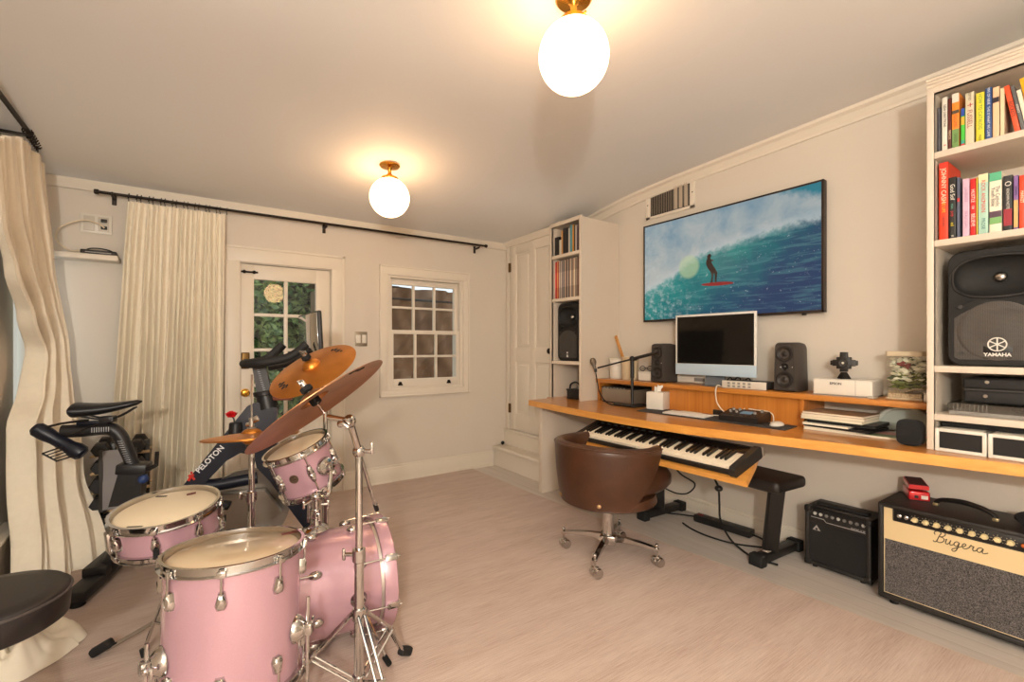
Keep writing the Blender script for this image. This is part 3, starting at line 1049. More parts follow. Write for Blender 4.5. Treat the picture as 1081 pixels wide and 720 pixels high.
def pa_speaker(label, x, y, z, w, h, d, logo):
    """PA cabinet facing -x"""
    r = T('loudspeaker', label, 'loudspeaker', (x, y, z))
    m = MB()
    # body: tapered towards the back, rounded front outline
    rr = 0.045
    out = []
    for cx, cy, a0 in ((w / 2 - rr, h - rr, 0), (-w / 2 + rr, h - rr, 90), (-w / 2 + rr, rr, 180), (w / 2 - rr, rr, 270)):
        for k in range(7):
            a = R(a0 + 15 * k)
            out.append((cx + rr * math.cos(a), cy + rr * math.sin(a)))
    n = len(out)
    vs = []
    for dx, sc, in ((0.003, 0.975), (0.008, 1.0), (0.05, 1.0), (d * 0.7, 0.93), (d, 0.70)):
        for a, b in out:
            vs.append((dx, -a * sc, h / 2 + (b - h / 2) * (sc if dx < 0.06 else (1.0 - (1 - sc) * 0.4))))
    fs = []
    for j in range(4):
        for k in range(n):
            k2 = (k + 1) % n
            fs.append((j * n + k, j * n + k2, (j + 1) * n + k2, (j + 1) * n + k))
    fs.append(tuple(reversed(range(4 * n, 5 * n))))
    m.add(vs, fs)
    hz0, he, hd = h * 0.76, w * 0.44, 0.060

    def baffle(u, v):
        z = h * (.0125 + .975 * v)
        dz_ = min(z - h * .0125, h * .9875 - z)
        hw = w / 2 * .975
        if dz_ < rr:
            hw = hw - rr + math.sqrt(max(0, rr * rr - (rr - dz_) ** 2))
        y = hw * (1 - 2 * u)
        q = (abs(y) / he) ** 2.6 + (abs(z - hz0) / (h * .175)) ** 2.6
        return (.003 + (hd * (1 - q) ** .65 if q < 1 else 0.0), y, z)
    m.grid(baffle, 64, 90)
    m.build('cabinet', BLACKM, r)
    # horn: flared mouth
    hz = h * 0.76
    def horn(u, v):
        a = 2 * PI * u
        ca, sa = math.cos(a), math.sin(a)
        return (0.004, -w * 0.44 * math.copysign(abs(ca) ** .77, ca), hz + h * 0.175 * math.copysign(abs(sa) ** .77, sa))
    MB().sphere((0.054, 0, hz), 0.020, (0.7, 1, 1), 16).build('horn_driver', STEEL, r)
    # outline rim around the horn mouth
    m = MB()
    pts = [Vector(horn(k / 40, 0)) + Vector((-0.006, 0, 0)) for k in range(40)]
    m.tube(pts, 0.0055, 6, closed=True)
    m.build('horn_rim', BLACK, r)
    # grille with arched top
    g = []
    gw, g0, g1 = w * 0.43, h * 0.055, h * 0.57
    for k in range(13):
        t = k / 12
        a = gw * (1 - 2 * t)
        g.append((a, g1 - 0.02 - 0.05 * abs(1 - 2 * t) ** 2.2))
    poly = [(gw, g0 + .01), (gw, g0 + 0.1)] + g + [(-gw, g0 + 0.1), (-gw, g0 + .01), (-gw + .015, g0), (gw - .015, g0)]
    t_ = NT('perforated_grille')
    v = t_.coord((1, 230, 230))
    vo = t_.n('ShaderNodeTexVoronoi')
    vo.inputs['Scale'].default_value = 1.0
    vo.inputs['Randomness'].default_value = 0.15
    t_.l(v, vo.inputs['Vector'])
    t_.l(t_.ramp(vo.outputs['Distance'], [(0.22, (0.004, 0.004, 0.004)), (0.42, lin((74, 68, 62)))]), t_.p.inputs['Base Color'])
    t_.p.inputs['Roughness'].default_value = 0.5
    m = MB().prism([(-a, b) for a, b in reversed(poly)], (0.012, 0, 0), (0, -1, 0), (0, 0, 1), 0.013)
    m.build('grille', t_.m, r)
    m = MB()
    wc, wr = h * 0.30, min(w * 0.38, h * 0.24)
    m.lathe([(wr, 0), (wr + 0.006, 0.003), (wr - 0.006, 0.005), (wr - 0.02, 0.0035), (0.05, 0.0045), (0, 0.008)], (0.0005, 0, wc), (-1, 0, 0), 40)
    o = m.build('woofer_outline', t_.m, r)
    for yy in (-gw + .02, gw - .02):
        for zz in (g0 + 0.025, g0 + 0.21):
            MB().cyl((0, yy, zz), (-0.006, yy, zz), 0.008, n=10).build('grille_screw', DGREY, r)
    # triangular bass ports
    for sg in (-1, 1):
        MB().prism([(sg * w * .42, h * .555), (sg * w * .42, h * .50), (sg * w * .22, h * .575), (sg * w * .30, h * .59)][::sg], (-0.001, 0, 0), (0, -1, 0), (0, 0, 1), 0.003).build('bass_port', RUBBER, r)
    lg = M('badge_print', (226, 222, 214), 0.4)
    m = MB()
    if logo:
        zc = h * 0.165
        MB().box(-0.0035, 0.0, -0.040, 0.040, zc - 0.046, zc + 0.04, 0.002).build('badge_plate', BLACK, r)
        ring = [(-0.0055, 0.025 * math.cos(2 * PI * k / 32), zc + 0.010 + 0.025 * math.sin(2 * PI * k / 32)) for k in range(32)]
        m.tube(ring, 0.0022, 6, closed=True)
        for k in range(3):
            a = PI * k / 3 + PI / 2
            dy, dz = 0.023 * math.cos(a), 0.023 * math.sin(a)
            m.tube([(-0.0055, dy, zc + .010 + dz), (-0.0055, -dy, zc + .010 - dz)], 0.0022, 6)
        m.text('YAMAHA', 0.018, (-0.004, 0, zc - 0.030), (0, -1, 0), (0, 0, 1), 0.0006, bold=0.0006)
        m.build('badge', lg, r)
    else:
        zc = h * 0.11
        m.sphere((-0.001, 0, zc + .014), 0.012, (0.3, 1, 1), 12)
        m.box(-0.004, 0, -0.010, 0.010, zc - 0.022, zc + 0.002, 0.002)
        m.build('badge', lg, r)
    return r


pa_speaker('large black loudspeaker with a white round badge on the right bookcase shelf', 2.535, 0.402, 1.087, 0.285, 0.458, 0.32, True)
pa_speaker('black loudspeaker filling the third bay of the narrow bookcase', 2.54, 2.868, 1.051, 0.25, 0.475, 0.27, False)

# black bag / basket at the foot of the narrow bookcase
r = T('tool_tray', 'small black carry tray with an arched handle at the foot of the narrow bookcase', 'tray', (2.60, 2.805, 0.7435))
m = MB()
for a, b, c, d in ((-.06, .06, -.07, -.065), (-.06, .06, .065, .07), (-.06, -.055, -.07, .07), (.055, .06, -.07, .07)):
    m.box(a, b, c, d, 0, .075, 0.002)
m.box(-.06, .06, -.07, .07, 0, .006)
m.box(-.066, .066, -.076, .076, .068, .08, 0.004)
m.build('tray_body', BLACK, r)
MB().tube([(-.03, -.068, .075), (-.03, -.055, .115), (-.03, 0, .135), (-.03, .055, .115), (-.03, .068, .075)], 0.008, 8, 5).build('handle', BLACK, r)
m = MB()
for k in range(5):
    m.cyl((-.02 + .012 * k, -.05 + .022 * k, .02), (-.025 + .012 * k, -.05 + .022 * k, .10), 0.006, n=8)
m.build('contents', GREYP, r)

# right bookcase: black case, clear tray, two white-framed drawers
r = T('equipment_case', 'flat black zip case with silver studs under the big loudspeaker', 'case', (2.68, 0.26, 0.8915 + .048))
m = MB().box(-.11, .13, -.24, .245, 0, .052, 0.01, 3)
m.box(-.112, .132, -.242, .247, .055, .10, 0.01, 3)
m.build('shell', M('black_nylon', (22, 21, 22), 0.6, bump=0.3), r)
MB().box(-.114, -.11, -.236, .24, .050, .056).build('zipper', DGREY, r)
m = MB()
for y in (.125, .09):
    pass
m.cyl((-.108, .175, .085), (-.118, .175, .085), 0.007, n=12)
m.cyl((-.108, .18, .03), (-.118, .18, .03), 0.007, n=12)
m.build('stud', CHROME, r)
MB().prism([(-.02, .03), (.07, .075), (.20, .075), (.20, .03)], (-.113, 0, 0), (0, -1, 0), (0, 0, 1), 0.004).build('flap', BLACK, r)
r = T('record_player', 'low turntable under a clear dust cover below the black case', 'turntable', (2.70, 0.23, 0.8905))
MB().box(-.17, .18, -.26, .31, 0, .016, 0.003).build('plinth', GREYP, r)
ACR = glass_mat('clear_acrylic', (0.86, 0.88, 0.88), 0.14, 0.03)
m = MB()
m.box(-.172, -.168, -.262, .312, .016, .046)
m.box(.178, .182, -.262, .312, .016, .046)
m.box(-.172, .182, .308, .312, .016, .046)
m.box(-.172, .182, -.262, -.258, .016, .046)
m.box(-.172, .182, -.262, .312, .0445, .0475)
m.build('dust_cover', ACR, r)
m = MB()
for k in range(9):
    m.box(-.1655, -.163, .295 - .012 * k, .298 - .012 * k, .018, .044)
m.build('ribs', GREYP, r)
MB().lathe([(0, 0), (.14, 0), (.14, .010), (0, .012)], (0, 0.02, .017), n=40).build('platter', DGREY, r)

for i, (ya, yb) in enumerate([(0.573, 0.424), (0.420, 0.262)]):
    r = T('drawer_box', ['white-framed storage drawer with a black front, under the turntable, left one', 'white-framed storage drawer with a black front, under the turntable, right one'][i], 'drawer box', (2.50, (ya + yb) / 2, 0.7425), group='white-framed drawers')
    w_, h_ = ya - yb, 0.092
    m = MB()
    m.box(-.012, .30, -w_ / 2, -w_ / 2 + .012, 0, h_, .002)
    m.box(-.012, .30, w_ / 2 - .012, w_ / 2, 0, h_, .002)
    m.box(-.0115, .30, -w_ / 2, w_ / 2, 0, .013, .002)
    m.box(-.0115, .30, -w_ / 2, w_ / 2, h_ - .013, h_, .002)
    m.build('frame', WHITEP, r)
    MB().box(-.004, .29, -w_ / 2 + .0115, w_ / 2 - .0115, .0125, h_ - .0125).build('black_front', BLACKM, r)
tag(MB().box(2.56, 2.86, 0.0, 0.57, 0.836, 0.862, 0.003).build('black_slab', BLACKM), 'black slab lying on top of the two white-framed drawers', 'slab')

# ------------------------------------------------------------------ desk
dk = T('desk', 'long built-in oak desk running along the right wall between the two bookcases', 'desk', (2.5, 1.5, 0))
front = [(2.225, 2.975), (2.203, 2.80), (2.185, 2.58), (2.163, 2.344), (2.146, 2.12), (2.141, 1.90), (2.150, 1.70), (2.171, 1.531), (2.215, 1.33), (2.258, 1.171), (2.332, 0.876), (2.381, 0.623), (2.448, 0.322), (2.56, -0.42)]
poly = [(2.452, 2.985)] + [(2.45, 2.9851)] * 0 + [(2.45 - 0.0, 2.985)] * 0
poly = front[::-1] + [(2.455, 2.985), (2.455, 3.05), (2.928, 3.05), (2.928, -0.42)]
poly = [(2.928, -0.42), (2.928, 3.05), (2.47, 3.05), (2.455, 2.985)] + front
# counter-clockwise
if sum(a[0] * b[1] - b[0] * a[1] for a, b in zip(poly, poly[1:] + poly[:1])) < 0:
    poly = poly[::-1]
MB().prism(poly, (0, 0, 0.700), (1, 0, 0), (0, 1, 0), 0.0415).build('desktop', DESKW, dk, True, angle=50)
# lipping along the front edge
lip = MB()
vs, fs = [], []
for x_, y_ in front:
    vs += [(x_ - .004, y_, 0.6985), (x_ - .004, y_, 0.7405), (x_ + .012, y_, 0.7418), (x_ + .012, y_, 0.6985)]
for j in range(len(front) - 1):
    for k in range(4):
        k2 = (k + 1) % 4
        fs.append((j * 4 + k, j * 4 + k2, (j + 1) * 4 + k2, (j + 1) * 4 + k))
fs += [(0, 1, 2, 3), tuple(len(vs) - 4 + k for k in range(4))]
lip.add(vs, fs)
lip.build('edge_lipping', DESKE, dk, True, angle=50)
m = MB()
m.box(2.30, 2.925, 2.90, 2.945, 0.0, 0.699, 0.002)
m.build('support_panel', SHELF, dk, True)
MB().box(2.91, 2.928, 0.0, 2.90, 0.60, 0.699).build('wall_cleat', SHELF, dk, True)

rs = T('desk_riser', 'oak shelf raised above the back of the desk, carrying the computer and speakers', 'shelf', (2.79, 1.6, 0.742))
MB().box(2.655, 2.928, 0.602, 2.662, 0.886, 0.914, 0.002).build('shelf_board', RISEW, rs, True)
m = MB()
for y in (0.614, 1.150, 2.11, 2.64):
    MB().box(2.665, 2.925, y - .011, y + .011, 0.7425, 0.886).build('divider', PANW, rs, True)
MB().box(2.688, 2.70, 1.161, 2.099, 0.7425, 0.8858).build('front_panel', PANW, rs, True)
MB().box(2.915, 2.926, 0.62, 2.63, 0.7425, 0.8858).build('back_panel', SHELF, rs, True)
m = MB()
m.box(2.674, 2.69, 1.60, 1.665, 0.743, 0.775, 0.002)
m.build('cable_port', BLACK, rs, True)

# ---- television
tv = T('television', 'wall-mounted flat television showing a surfer on a turquoise wave', 'television', (2.88, 1.74, 1.356))
TY0, TY1, TZ0, TZ1 = 1.123, 2.358, 1.356, 2.089
m = MB()
m.box(2.868, 2.905, TY0, TY1, TZ0, TZ1, 0.003)
m.box(2.862, 2.872, TY0, TY0 + .012, TZ0, TZ1, 0.001)
m.box(2.862, 2.872, TY1 - .012, TY1, TZ0, TZ1, 0.001)
m.box(2.862, 2.872, TY0, TY1, TZ0, TZ0 + .014, 0.001)
m.box(2.862, 2.872, TY0, TY1, TZ1 - .011, TZ1, 0.001)
m.build('housing', M('bronze_black_frame', (48, 36, 28), 0.35, 0.5), tv, True)
MB().box(2.905, 2.929, 1.5, 2.0, 1.55, 1.9).build('wall_bracket', BLACK, tv, True)
MB().box(2.862, 2.88, 1.215, 1.235, TZ0 - .012, TZ0, 0.002).build('sensor', BLACK, tv, True)


def surf_mat():
    t = NT('television_picture')
    tc = t.n('ShaderNodeTexCoord')
    sp = t.n('ShaderNodeSeparateXYZ')
    t.l(tc.outputs['Generated'], sp.inputs[0])
    s_ = t.math('SUBTRACT', 1.0, sp.outputs[1])
    z_ = sp.outputs[2]
    cv = t.n('ShaderNodeCombineXYZ')
    t.l(t.math('MULTIPLY', s_, 1.7), cv.inputs[0])
    t.l(z_, cv.inputs[1])
    v = cv.outputs[0]
    n1 = t.noise(v, 4.0, 6.0, 0.6, 0.4)
    n2 = t.noise(v, 16.0, 5.0, 0.65)
    n3 = t.noise(v, 46.0, 3.0, 0.7)
    crest = t.ramp(s_, [(0.0, (.30,) * 3), (0.10, (.36,) * 3), (0.22, (.44,) * 3), (0.30, (.54,) * 3), (0.40, (.60,) * 3), (0.55, (.64,) * 3), (0.75, (.69,) * 3), (1.0, (.73,) * 3)])
    # wave face
    diag = t.math('ADD', t.math('MULTIPLY', s_, 0.65), t.math('MULTIPLY', t.math('SUBTRACT', 1.0, z_), 0.6))
    fcol = t.ramp(t.math('ADD', diag, t.math('MULTIPLY', t.math('SUBTRACT', n1, .5), .5)), [(0.35, lin((74, 168, 160))), (0.58, lin((20, 140, 138))), (0.72, lin((16, 116, 126))), (0.86, lin((20, 88, 116))), (1.0, lin((30, 64, 108)))])
    mpv = t.n('ShaderNodeMapping')
    mpv.inputs['Rotation'].default_value = (0, 0, -.35)
    mpv.inputs['Scale'].default_value = (3.0, 26.0, 1)
    t.l(v, mpv.inputs[0])
    streak = t.noise(mpv.outputs[0], 1.0, 4.0, 0.6, 0.4)
    fcol = t.mix(t.math('MULTIPLY', t.ramp(streak, [(0.5, (0, 0, 0)), (0.62, (1, 1, 1))]), 0.22), fcol, lin((112, 192, 186)))
    spk = t.ramp(t.math('MULTIPLY', n3, t.math('ADD', n2, .35)), [(0.56, (0, 0, 0)), (0.66, (1, 1, 1))])
    fcol = t.mix(t.math('MULTIPLY', spk, 0.65), fcol, lin((206, 226, 226)))
    # sky and spray above
    sky = t.ramp(t.math('ADD', n1, t.math('MULTIPLY', t.math('SUBTRACT', z_, .75), .55)), [(0.28, lin((206, 208, 202))), (0.5, lin((176, 190, 194))), (0.75, lin((132, 166, 184)))])
    cor = t.math('ADD', t.math('SUBTRACT', s_, 0.93), t.math('MULTIPLY', t.math('SUBTRACT', z_, 0.9), 1.6))
    sky = t.mix(t.ramp(t.math('ADD', cor, t.math('MULTIPLY', t.math('SUBTRACT', n2, .5), .2)), [(0.0, (0, 0, 0)), (0.12, (1, 1, 1))]), sky, lin((30, 136, 156)))
    dz = t.math('SUBTRACT', t.math('ADD', z_, t.math('MULTIPLY', t.math('SUBTRACT', n2, .5), .10)), crest)
    up = t.ramp(t.math('ADD', t.math('MULTIPLY', dz, 5.0), 0.5), [(0.42, (0, 0, 0)), (0.62, (1, 1, 1))])
    c = t.mix(up, fcol, sky)
    # white water along the lip and low left
    lip_ = t.ramp(t.math('ABSOLUTE', t.math('ADD', dz, -0.01)), [(0.0, (1, 1, 1)), (0.07, (0, 0, 0))])
    lw = t.math('MULTIPLY', lip_, t.math('MULTIPLY', n2, 0.9))
    c = t.mix(lw, c, lin((222, 230, 228)))
    ff = t.math('MULTIPLY', t.ramp(t.math('ADD', s_, t.math('MULTIPLY', z_, .3)), [(0.05, (1, 1, 1)), (0.45, (0, 0, 0))]), t.ramp(n2, [(0.48, (0, 0, 0)), (0.66, (1, 1, 1))]))
    c = t.mix(t.math('MULTIPLY', ff, .8), c, lin((216, 226, 222)))
    # pale round reflection on the screen, painted into the picture colour
    d2_ = t.math('SQRT', t.math('ADD', t.math('POWER', t.math('MULTIPLY', t.math('SUBTRACT', s_, .315), 1.7), 2.0), t.math('POWER', t.math('SUBTRACT', z_, .50), 2.0)))
    c = t.mix(t.math('MULTIPLY', t.ramp(d2_, [(0.095, (1, 1, 1)), (0.125, (0, 0, 0))]), 0.6), c, lin((206, 226, 170)))
    t.l(c, t.p.inputs['Base Color'])
    t.p.inputs['Base Color'].default_value = (0.02, 0.02, 0.02, 1)
    t.t.links.remove(t.p.inputs['Base Color'].links[0])
    t.l(c, t.p.inputs['Emission Color'])
    t.p.inputs['Emission Strength'].default_value = 0.74
    t.p.inputs['Roughness'].default_value = 0.25
    t.p.inputs['Specular IOR Level'].default_value = 0.18
    return t.m


MB().box(2.864, 2.8685, TY0 + .011, TY1 - .011, TZ0 + .013, TZ1 - .010).build('screen', surf_mat(), tv, True)


def em_flat(name, rgb):
    t = NT(name)
    t.p.inputs['Base Color'].default_value = (0.01, 0.01, 0.01, 1)
    t.p.inputs['Emission Color'].default_value = (*lin(rgb), 1)
    t.p.inputs['Emission Strength'].default_value = 0.6
    return t.m


def scr(s_, t_):
    return (-(TY1 - .011 - (TY1 - TY0 - .022) * s_), TZ0 + .013 + (TZ1 - TZ0 - .023) * t_)


m = MB()
brd = [(.395 + .19 * (0.5 - 0.5 * math.cos(PI * k / 10)), .312 - .022 * k / 10 + .016 * math.sin(PI * k / 10)) for k in range(11)] + [(.395 + .19 * (0.5 + 0.5 * math.cos(PI * k / 10)), .290 + .022 * k / 10 - .018 * math.sin(PI * k / 10)) for k in range(1, 10)]
m.prism([scr(*p) for p in brd][::-1], (2.8638, 0, 0), (0, -1, 0), (0, 0, 1), 0.0008)
m.build('surfboard_picture', em_flat('picture_red', (178, 40, 40)), tv, True)
m = MB()
body = [(.452, .318), (.458, .380), (.452, .42), (.436, .455), (.424, .50), (.426, .535), (.432, .548), (.431, .575), (.440, .592), (.452, .590), (.457, .570), (.450, .552), (.456, .535), (.470, .528), (.468, .518), (.455, .518), (.466, .48), (.480, .445), (.493, .405), (.488, .36), (.487, .312), (.476, .312), (.478, .36), (.476, .395), (.470, .405), (.466, .36), (.464, .318)]
m.prism([scr(*p) for p in body], (2.8636, 0, 0), (0, -1, 0), (0, 0, 1), 0.0008)
m.build('surfer_picture', em_flat('picture_brown', (54, 34, 28)), tv, True)

# ---- air vent
vt = T('air_vent', 'white air vent grille with upright blades above the television', 'vent', (XR, 2.135, 2.14))
VY0, VY1, VZ0, VZ1 = 1.955, 2.385, 2.150, 2.375
m = MB()
m.box(XR - .010, XR, VY0, VY1, VZ1 - .022, VZ1, .003)
m.box(XR - .010, XR, VY0, VY1, VZ0, VZ0 + .022, .003)
m.box(XR - .010, XR, VY0, VY0 + .042, VZ0, VZ1, .003)
m.box(XR - .010, XR, VY1 - .042, VY1, VZ0, VZ1, .003)
m.build('frame', TRIM, vt, True)
MB().box(XR - .002, XR - .0005, VY0 + .03, VY1 - .03, VZ0 + .015, VZ1 - .015).build('duct_opening', BLACKM, vt, True)
for k in range(24):
    y = VY0 + .050 + (VY1 - VY0 - .10) * k / 23
    tilt = 0.75 if k > 9 else (-0.2 if k % 3 else 0.6)
    MB().obox((XR - .010, y, (VZ0 + VZ1) / 2), (.0155, .0012, VZ1 - VZ0 - .05), Euler((0, 0, tilt))).build('blade', M('vent_blade', (206, 190, 168), .5), vt, True)
for y in (VY0 + .02, VY1 - .02):
    MB().sphere((XR - .010, y, (VZ0 + VZ1) / 2), .005, (.5, 1, 1), 10).build('screw', IRON, vt, True)
# ------------------------------------------------------------------ things on the riser (top at z = RT)
RT, DT = 0.9145, 0.742


def monitor_speaker(label, x, y, rotz, h=0.275):
    r = T('studio_monitor', label, 'studio monitor', (x, y, RT), (0, 0, rotz), 'studio monitors on the riser')
    w_, d = 0.118, 0.17
    m = MB()
    out = []
    for cx, cy, a0 in ((w_ / 2 - .016, h - .016, 0), (-w_ / 2 + .016, h - .016, 90), (-w_ / 2 + .012, .012, 180), (w_ / 2 - .012, .012, 270)):
        rr = .016 if a0 < 180 else .012
        for k in range(5):
            a = R(a0 + 22.5 * k)
            out.append((cx + rr * math.cos(a), cy + rr * math.sin(a)))
    out = [(a * (1.06 - .16 * b / h), b) for a, b in out]
    n = len(out)
    vs, fs = [], []
    for dx, sc in ((0.006, .84), (0.0, .88), (0.0, .90), (0.022, 1.0), (0.09, 1.0), (0.14, .93), (d, .78)):
        for a, b in out:
            vs.append((dx, -a * sc, h / 2 + (b - h / 2) * (0.5 + 0.5 * sc) if dx < .05 else b * (1 - .35 * (1 - sc))))
    L_ = len(vs) // n
    for j in range(L_ - 1):
        for k in range(n):
            k2 = (k + 1) % n
            fs.append((j * n + k, j * n + k2, (j + 1) * n + k2, (j + 1) * n + k))
    fs += [tuple(range(n)), tuple(reversed(range((L_ - 1) * n, L_ * n)))]
    m.add(vs, fs)
    m.build('cabinet', M('anthracite_cabinet', (62, 56, 52), .5, var=.06), r)
    for nm, zc, rad in (('woofer', h * .245, .040), ('woofer', h * .765, .040)):
        m = MB().lathe([(rad + .005, 0), (rad + .004, .006), (rad - .002, .007), (rad - .006, .002), (rad * .45, -.006), (rad * .38, -.002), (0, .004)], (0.004, 0, zc), (-1, 0, 0), 32)
        m.build(nm, M('speaker_cone', (34, 30, 28), .55), r)
    MB().lathe([(.022, 0), (.02, .005), (.013, .001), (.011, .004), (0, .010)], (0.003, 0, h * .505), (-1, 0, 0), 24).build('tweeter', BLACK, r)
    MB().sphere((-.001, -.044, h * .50), .0026, n=8).build('indicator', WHITEP, r)
    m = MB()
    m.tube([(d - .01, -.02, .07), (d + .012, -.03, .09), (d + .014, -.03, .05), (d, -.02, .02)], .004, 6, 4)
    m.build('power_cable', RUBBER, r)
    return r


monitor_speaker('small dark studio monitor speaker left of the computer', 2.705, 2.112, -.10)
monitor_speaker('small dark studio monitor speaker right of the computer, beside the white printer', 2.715, 1.262, -.02)

# computer
r = T('desktop_computer', 'slim pale blue all-in-one computer with a black screen, in the middle of the riser', 'computer', (2.74, 1.70, RT), (0, 0, R(4)))
CBL = M('pale_blue_shell', (176, 196, 212), .35, var=.02)
cw, ch, cz = .532, .398, .066
m = MB().box(-.006, .0055, -cw / 2, cw / 2, cz, cz + ch, .003, 3)
m.build('shell', M('silver_white_shell', (216, 214, 208), .35), r)
MB().box(-.0068, -.004, -cw / 2 + .0005, cw / 2 - .0005, cz + .0005, cz + .072, .001).build('chin', CBL, r)
t_ = NT('dark_screen')
t_.p.inputs['Base Color'].default_value = (0.006, 0.0055, 0.005, 1)
t_.p.inputs['Roughness'].default_value = 0.07
SCREEN = t_.m
MB().box(-.0072, -.004, -cw / 2 + .014, cw / 2 - .014, cz + .074, cz + ch - .014).build('screen', SCREEN, r)
m = MB()
m.prism([(-.066, 0), (.066, 0), (.066, .13), (-.066, .13)], (.010, 0, .0), (0, -1, 0), (.28, 0, 1), .006)
m.obox((.035, 0, .003), (.13, .13, .005), None, .002)
m.build('stand', M('stand_grey', (104, 112, 120), .4, .4), r)

# white jars, stick, box, glasses
r = T('candle_jar', 'short white ceramic jar at the left end of the riser', 'jar', (2.80, 2.575, RT), group=None)
MB().lathe([(0, 0), (.050, 0), (.054, .006), (.054, .150), (.050, .156), (.047, .150), (.047, .02), (0, .018)], n=36).build('body', WHITEP, r)
MB().lathe([(.0545, .148), (.056, .152), (.056, .160), (.03, .164), (0, .164)], n=36).build('lid', M('jar_lid', (214, 206, 190), .4), r)
r = T('utensil_crock', 'wider cream crock holding a wooden stick, beside the short white jar', 'crock', (2.785, 2.425, RT))
MB().lathe([(0, 0), (.058, 0), (.062, .006), (.064, .17), (.060, .174), (.056, .17), (.055, .02), (0, .018)], n=36).build('body', M('cream_stoneware', (214, 196, 164), .45), r)
MB().lathe([(.0645, .15), (.066, .155), (.066, .168), (.0645, .172)], n=36).build('rim', M('cream_stoneware_rim', (196, 174, 140), .45), r)
r = T('wooden_stick', 'light wooden stick leaning out of the cream crock', 'stick', (2.785, 2.43, RT + .022))
MB().obox((0, .074, .165), (.010, .026, .335), Euler((-.42, 0, 0)), .004).build('shaft', wood('light_stick', (176, 116, 56), (206, 150, 84), 2, .5), r)
r = T('white_box', 'small white box beside the left studio monitor', 'box', (2.80, 2.255, RT))
MB().box(-.05, .05, -.06, .065, 0, .066, .008, 3).build('box_body', WHITEP, r)
MB().box(-.051, .051, -.061, .066, .05, .07, .006).build('box_lid', M('white_lid', (214, 208, 196), .3), r)
r = T('eyeglasses', 'black-framed folded eyeglasses on the small white box', 'glasses', (2.775, 2.26, RT + .071))
m = MB()
for sy in (-1, 1):
    m.tube([(0, sy * .034 + .024 * math.cos(2 * PI * k / 16), .020 + .018 * math.sin(2 * PI * k / 16)) for k in range(16)], .0028, 6, closed=True)
m.tube([(0, -.010, .024), (-.002, 0, .027), (0, .010, .024)], .0025, 6)
m.build('frame', BLACK, r)
MB().tube([(.002, .058, .026), (.06, .05, .016), (.064, -.03, .006)], .0022, 6).build('temple', BLACK, r)

# white sound bar behind the computer, audio interface
r = T('white_bar', 'long white bar lying behind the foot of the computer', 'bar', (2.875, 1.93, RT))
MB().box(-.03, .03, -.13, .15, 0, .052, .010, 3).build('bar_body', WHITEP, r)
MB().box(-.0305, .031, -.10, -.02, .014, .04).build('end_panel', GREYP, r)
r = T('audio_interface', 'silver audio interface box with a row of buttons right of the computer', 'audio interface', (2.70, 1.478, RT), (0, 0, .1))
MB().box(-.012, .15, -.125, .125, .003, .044, .003).build('chassis', DGREY, r)
MB().box(-.016, -.010, -.127, .127, .001, .046, .002).build('front_panel', M('silver_panel', (214, 208, 196), .35, .2), r)
for k in range(5):
    for q in range(2):
        MB().box(-.018, -.015, .078 - .03 * k, .094 - .03 * k, .008 + .018 * q, .020 + .018 * q, .001).build('button', GREYP, r)
r = T('cable_bundle', 'tangle of black cables behind the computer foot on the riser', 'cables', (2.83, 1.60, RT))
m = MB()
for k in range(5):
    y = .07 - .03 * k
    m.tube([(0, y, .004), (-.01, y - .01, .03 + .01 * (k % 3)), (.0, y - .03, .055 - .01 * (k % 2)), (.02, y - .04, .012), (.05, y - .02, .003)], .0035, 6, 5)
m.build('cables', RUBBER, r)

# printer / scanner, camera statue, fish tank, small white box
r = T('printer', 'low white printer with small lettering under a black figure', 'printer', (2.785, 0.985, RT), (0, 0, .06))
m = MB().box(-.085, .10, -.128, .128, .004, .084, .008, 3)
m.build('body', WHITEP, r)
MB().box(-.0853, -.08, -.060, -.0585, .008, .08).build('seam', GREYP, r)
MB().box(-.084, .099, -.127, .127, .0, .006).build('base', GREYP, r)
MB().text('EPSON', .017, (-.0855, .025, .062), (0, -1, 0), (0, 0, 1), .0004, bold=.0004).build('lettering', DGREY, r)
tag(MB().box(2.68, 2.735, .838, .865, RT, RT + .012, .003).build('small_remote', M('remote_grey', (186, 180, 168), .4)), 'small pale remote lying beside the white printer', 'remote')

r = T('black_figure', 'black stepped cross-shaped device with a lens on top of the white printer', 'figure', (2.775, 0.995, RT + .0845), (0, 0, .12))
MB().lathe([(0, 0), (.030, 0), (.030, .004), (.018, .026), (.014, .034), (0, .034)], n=4).build('foot', BLACK, r)
m = MB()
zc = .082
m.box(-.016, .016, -.030, .030, zc - .030, zc + .030, .002)
m.box(-.014, .014, -.048, .048, zc - .016, zc + .016, .002)
m.box(-.014, .014, -.016, .016, zc - .046, zc + .046, .002)
m.box(-.012, .012, -.058, .058, zc - .012, zc + .012, .002)
m.box(-.012, .012, -.016, .016, zc + .02, zc + .056, .002)
m.build('cross_body', BLACK, r)
MB().lathe([(.020, 0), (.018, .006), (.009, .004), (0, .003)], (-.016, 0, zc), (-1, 0, 0), 24).build('lens_ring', DGREY, r)
MB().sphere((-.021, 0, zc), .0062, n=12).build('lens', M('bright_lens', (232, 226, 210), .1), r)

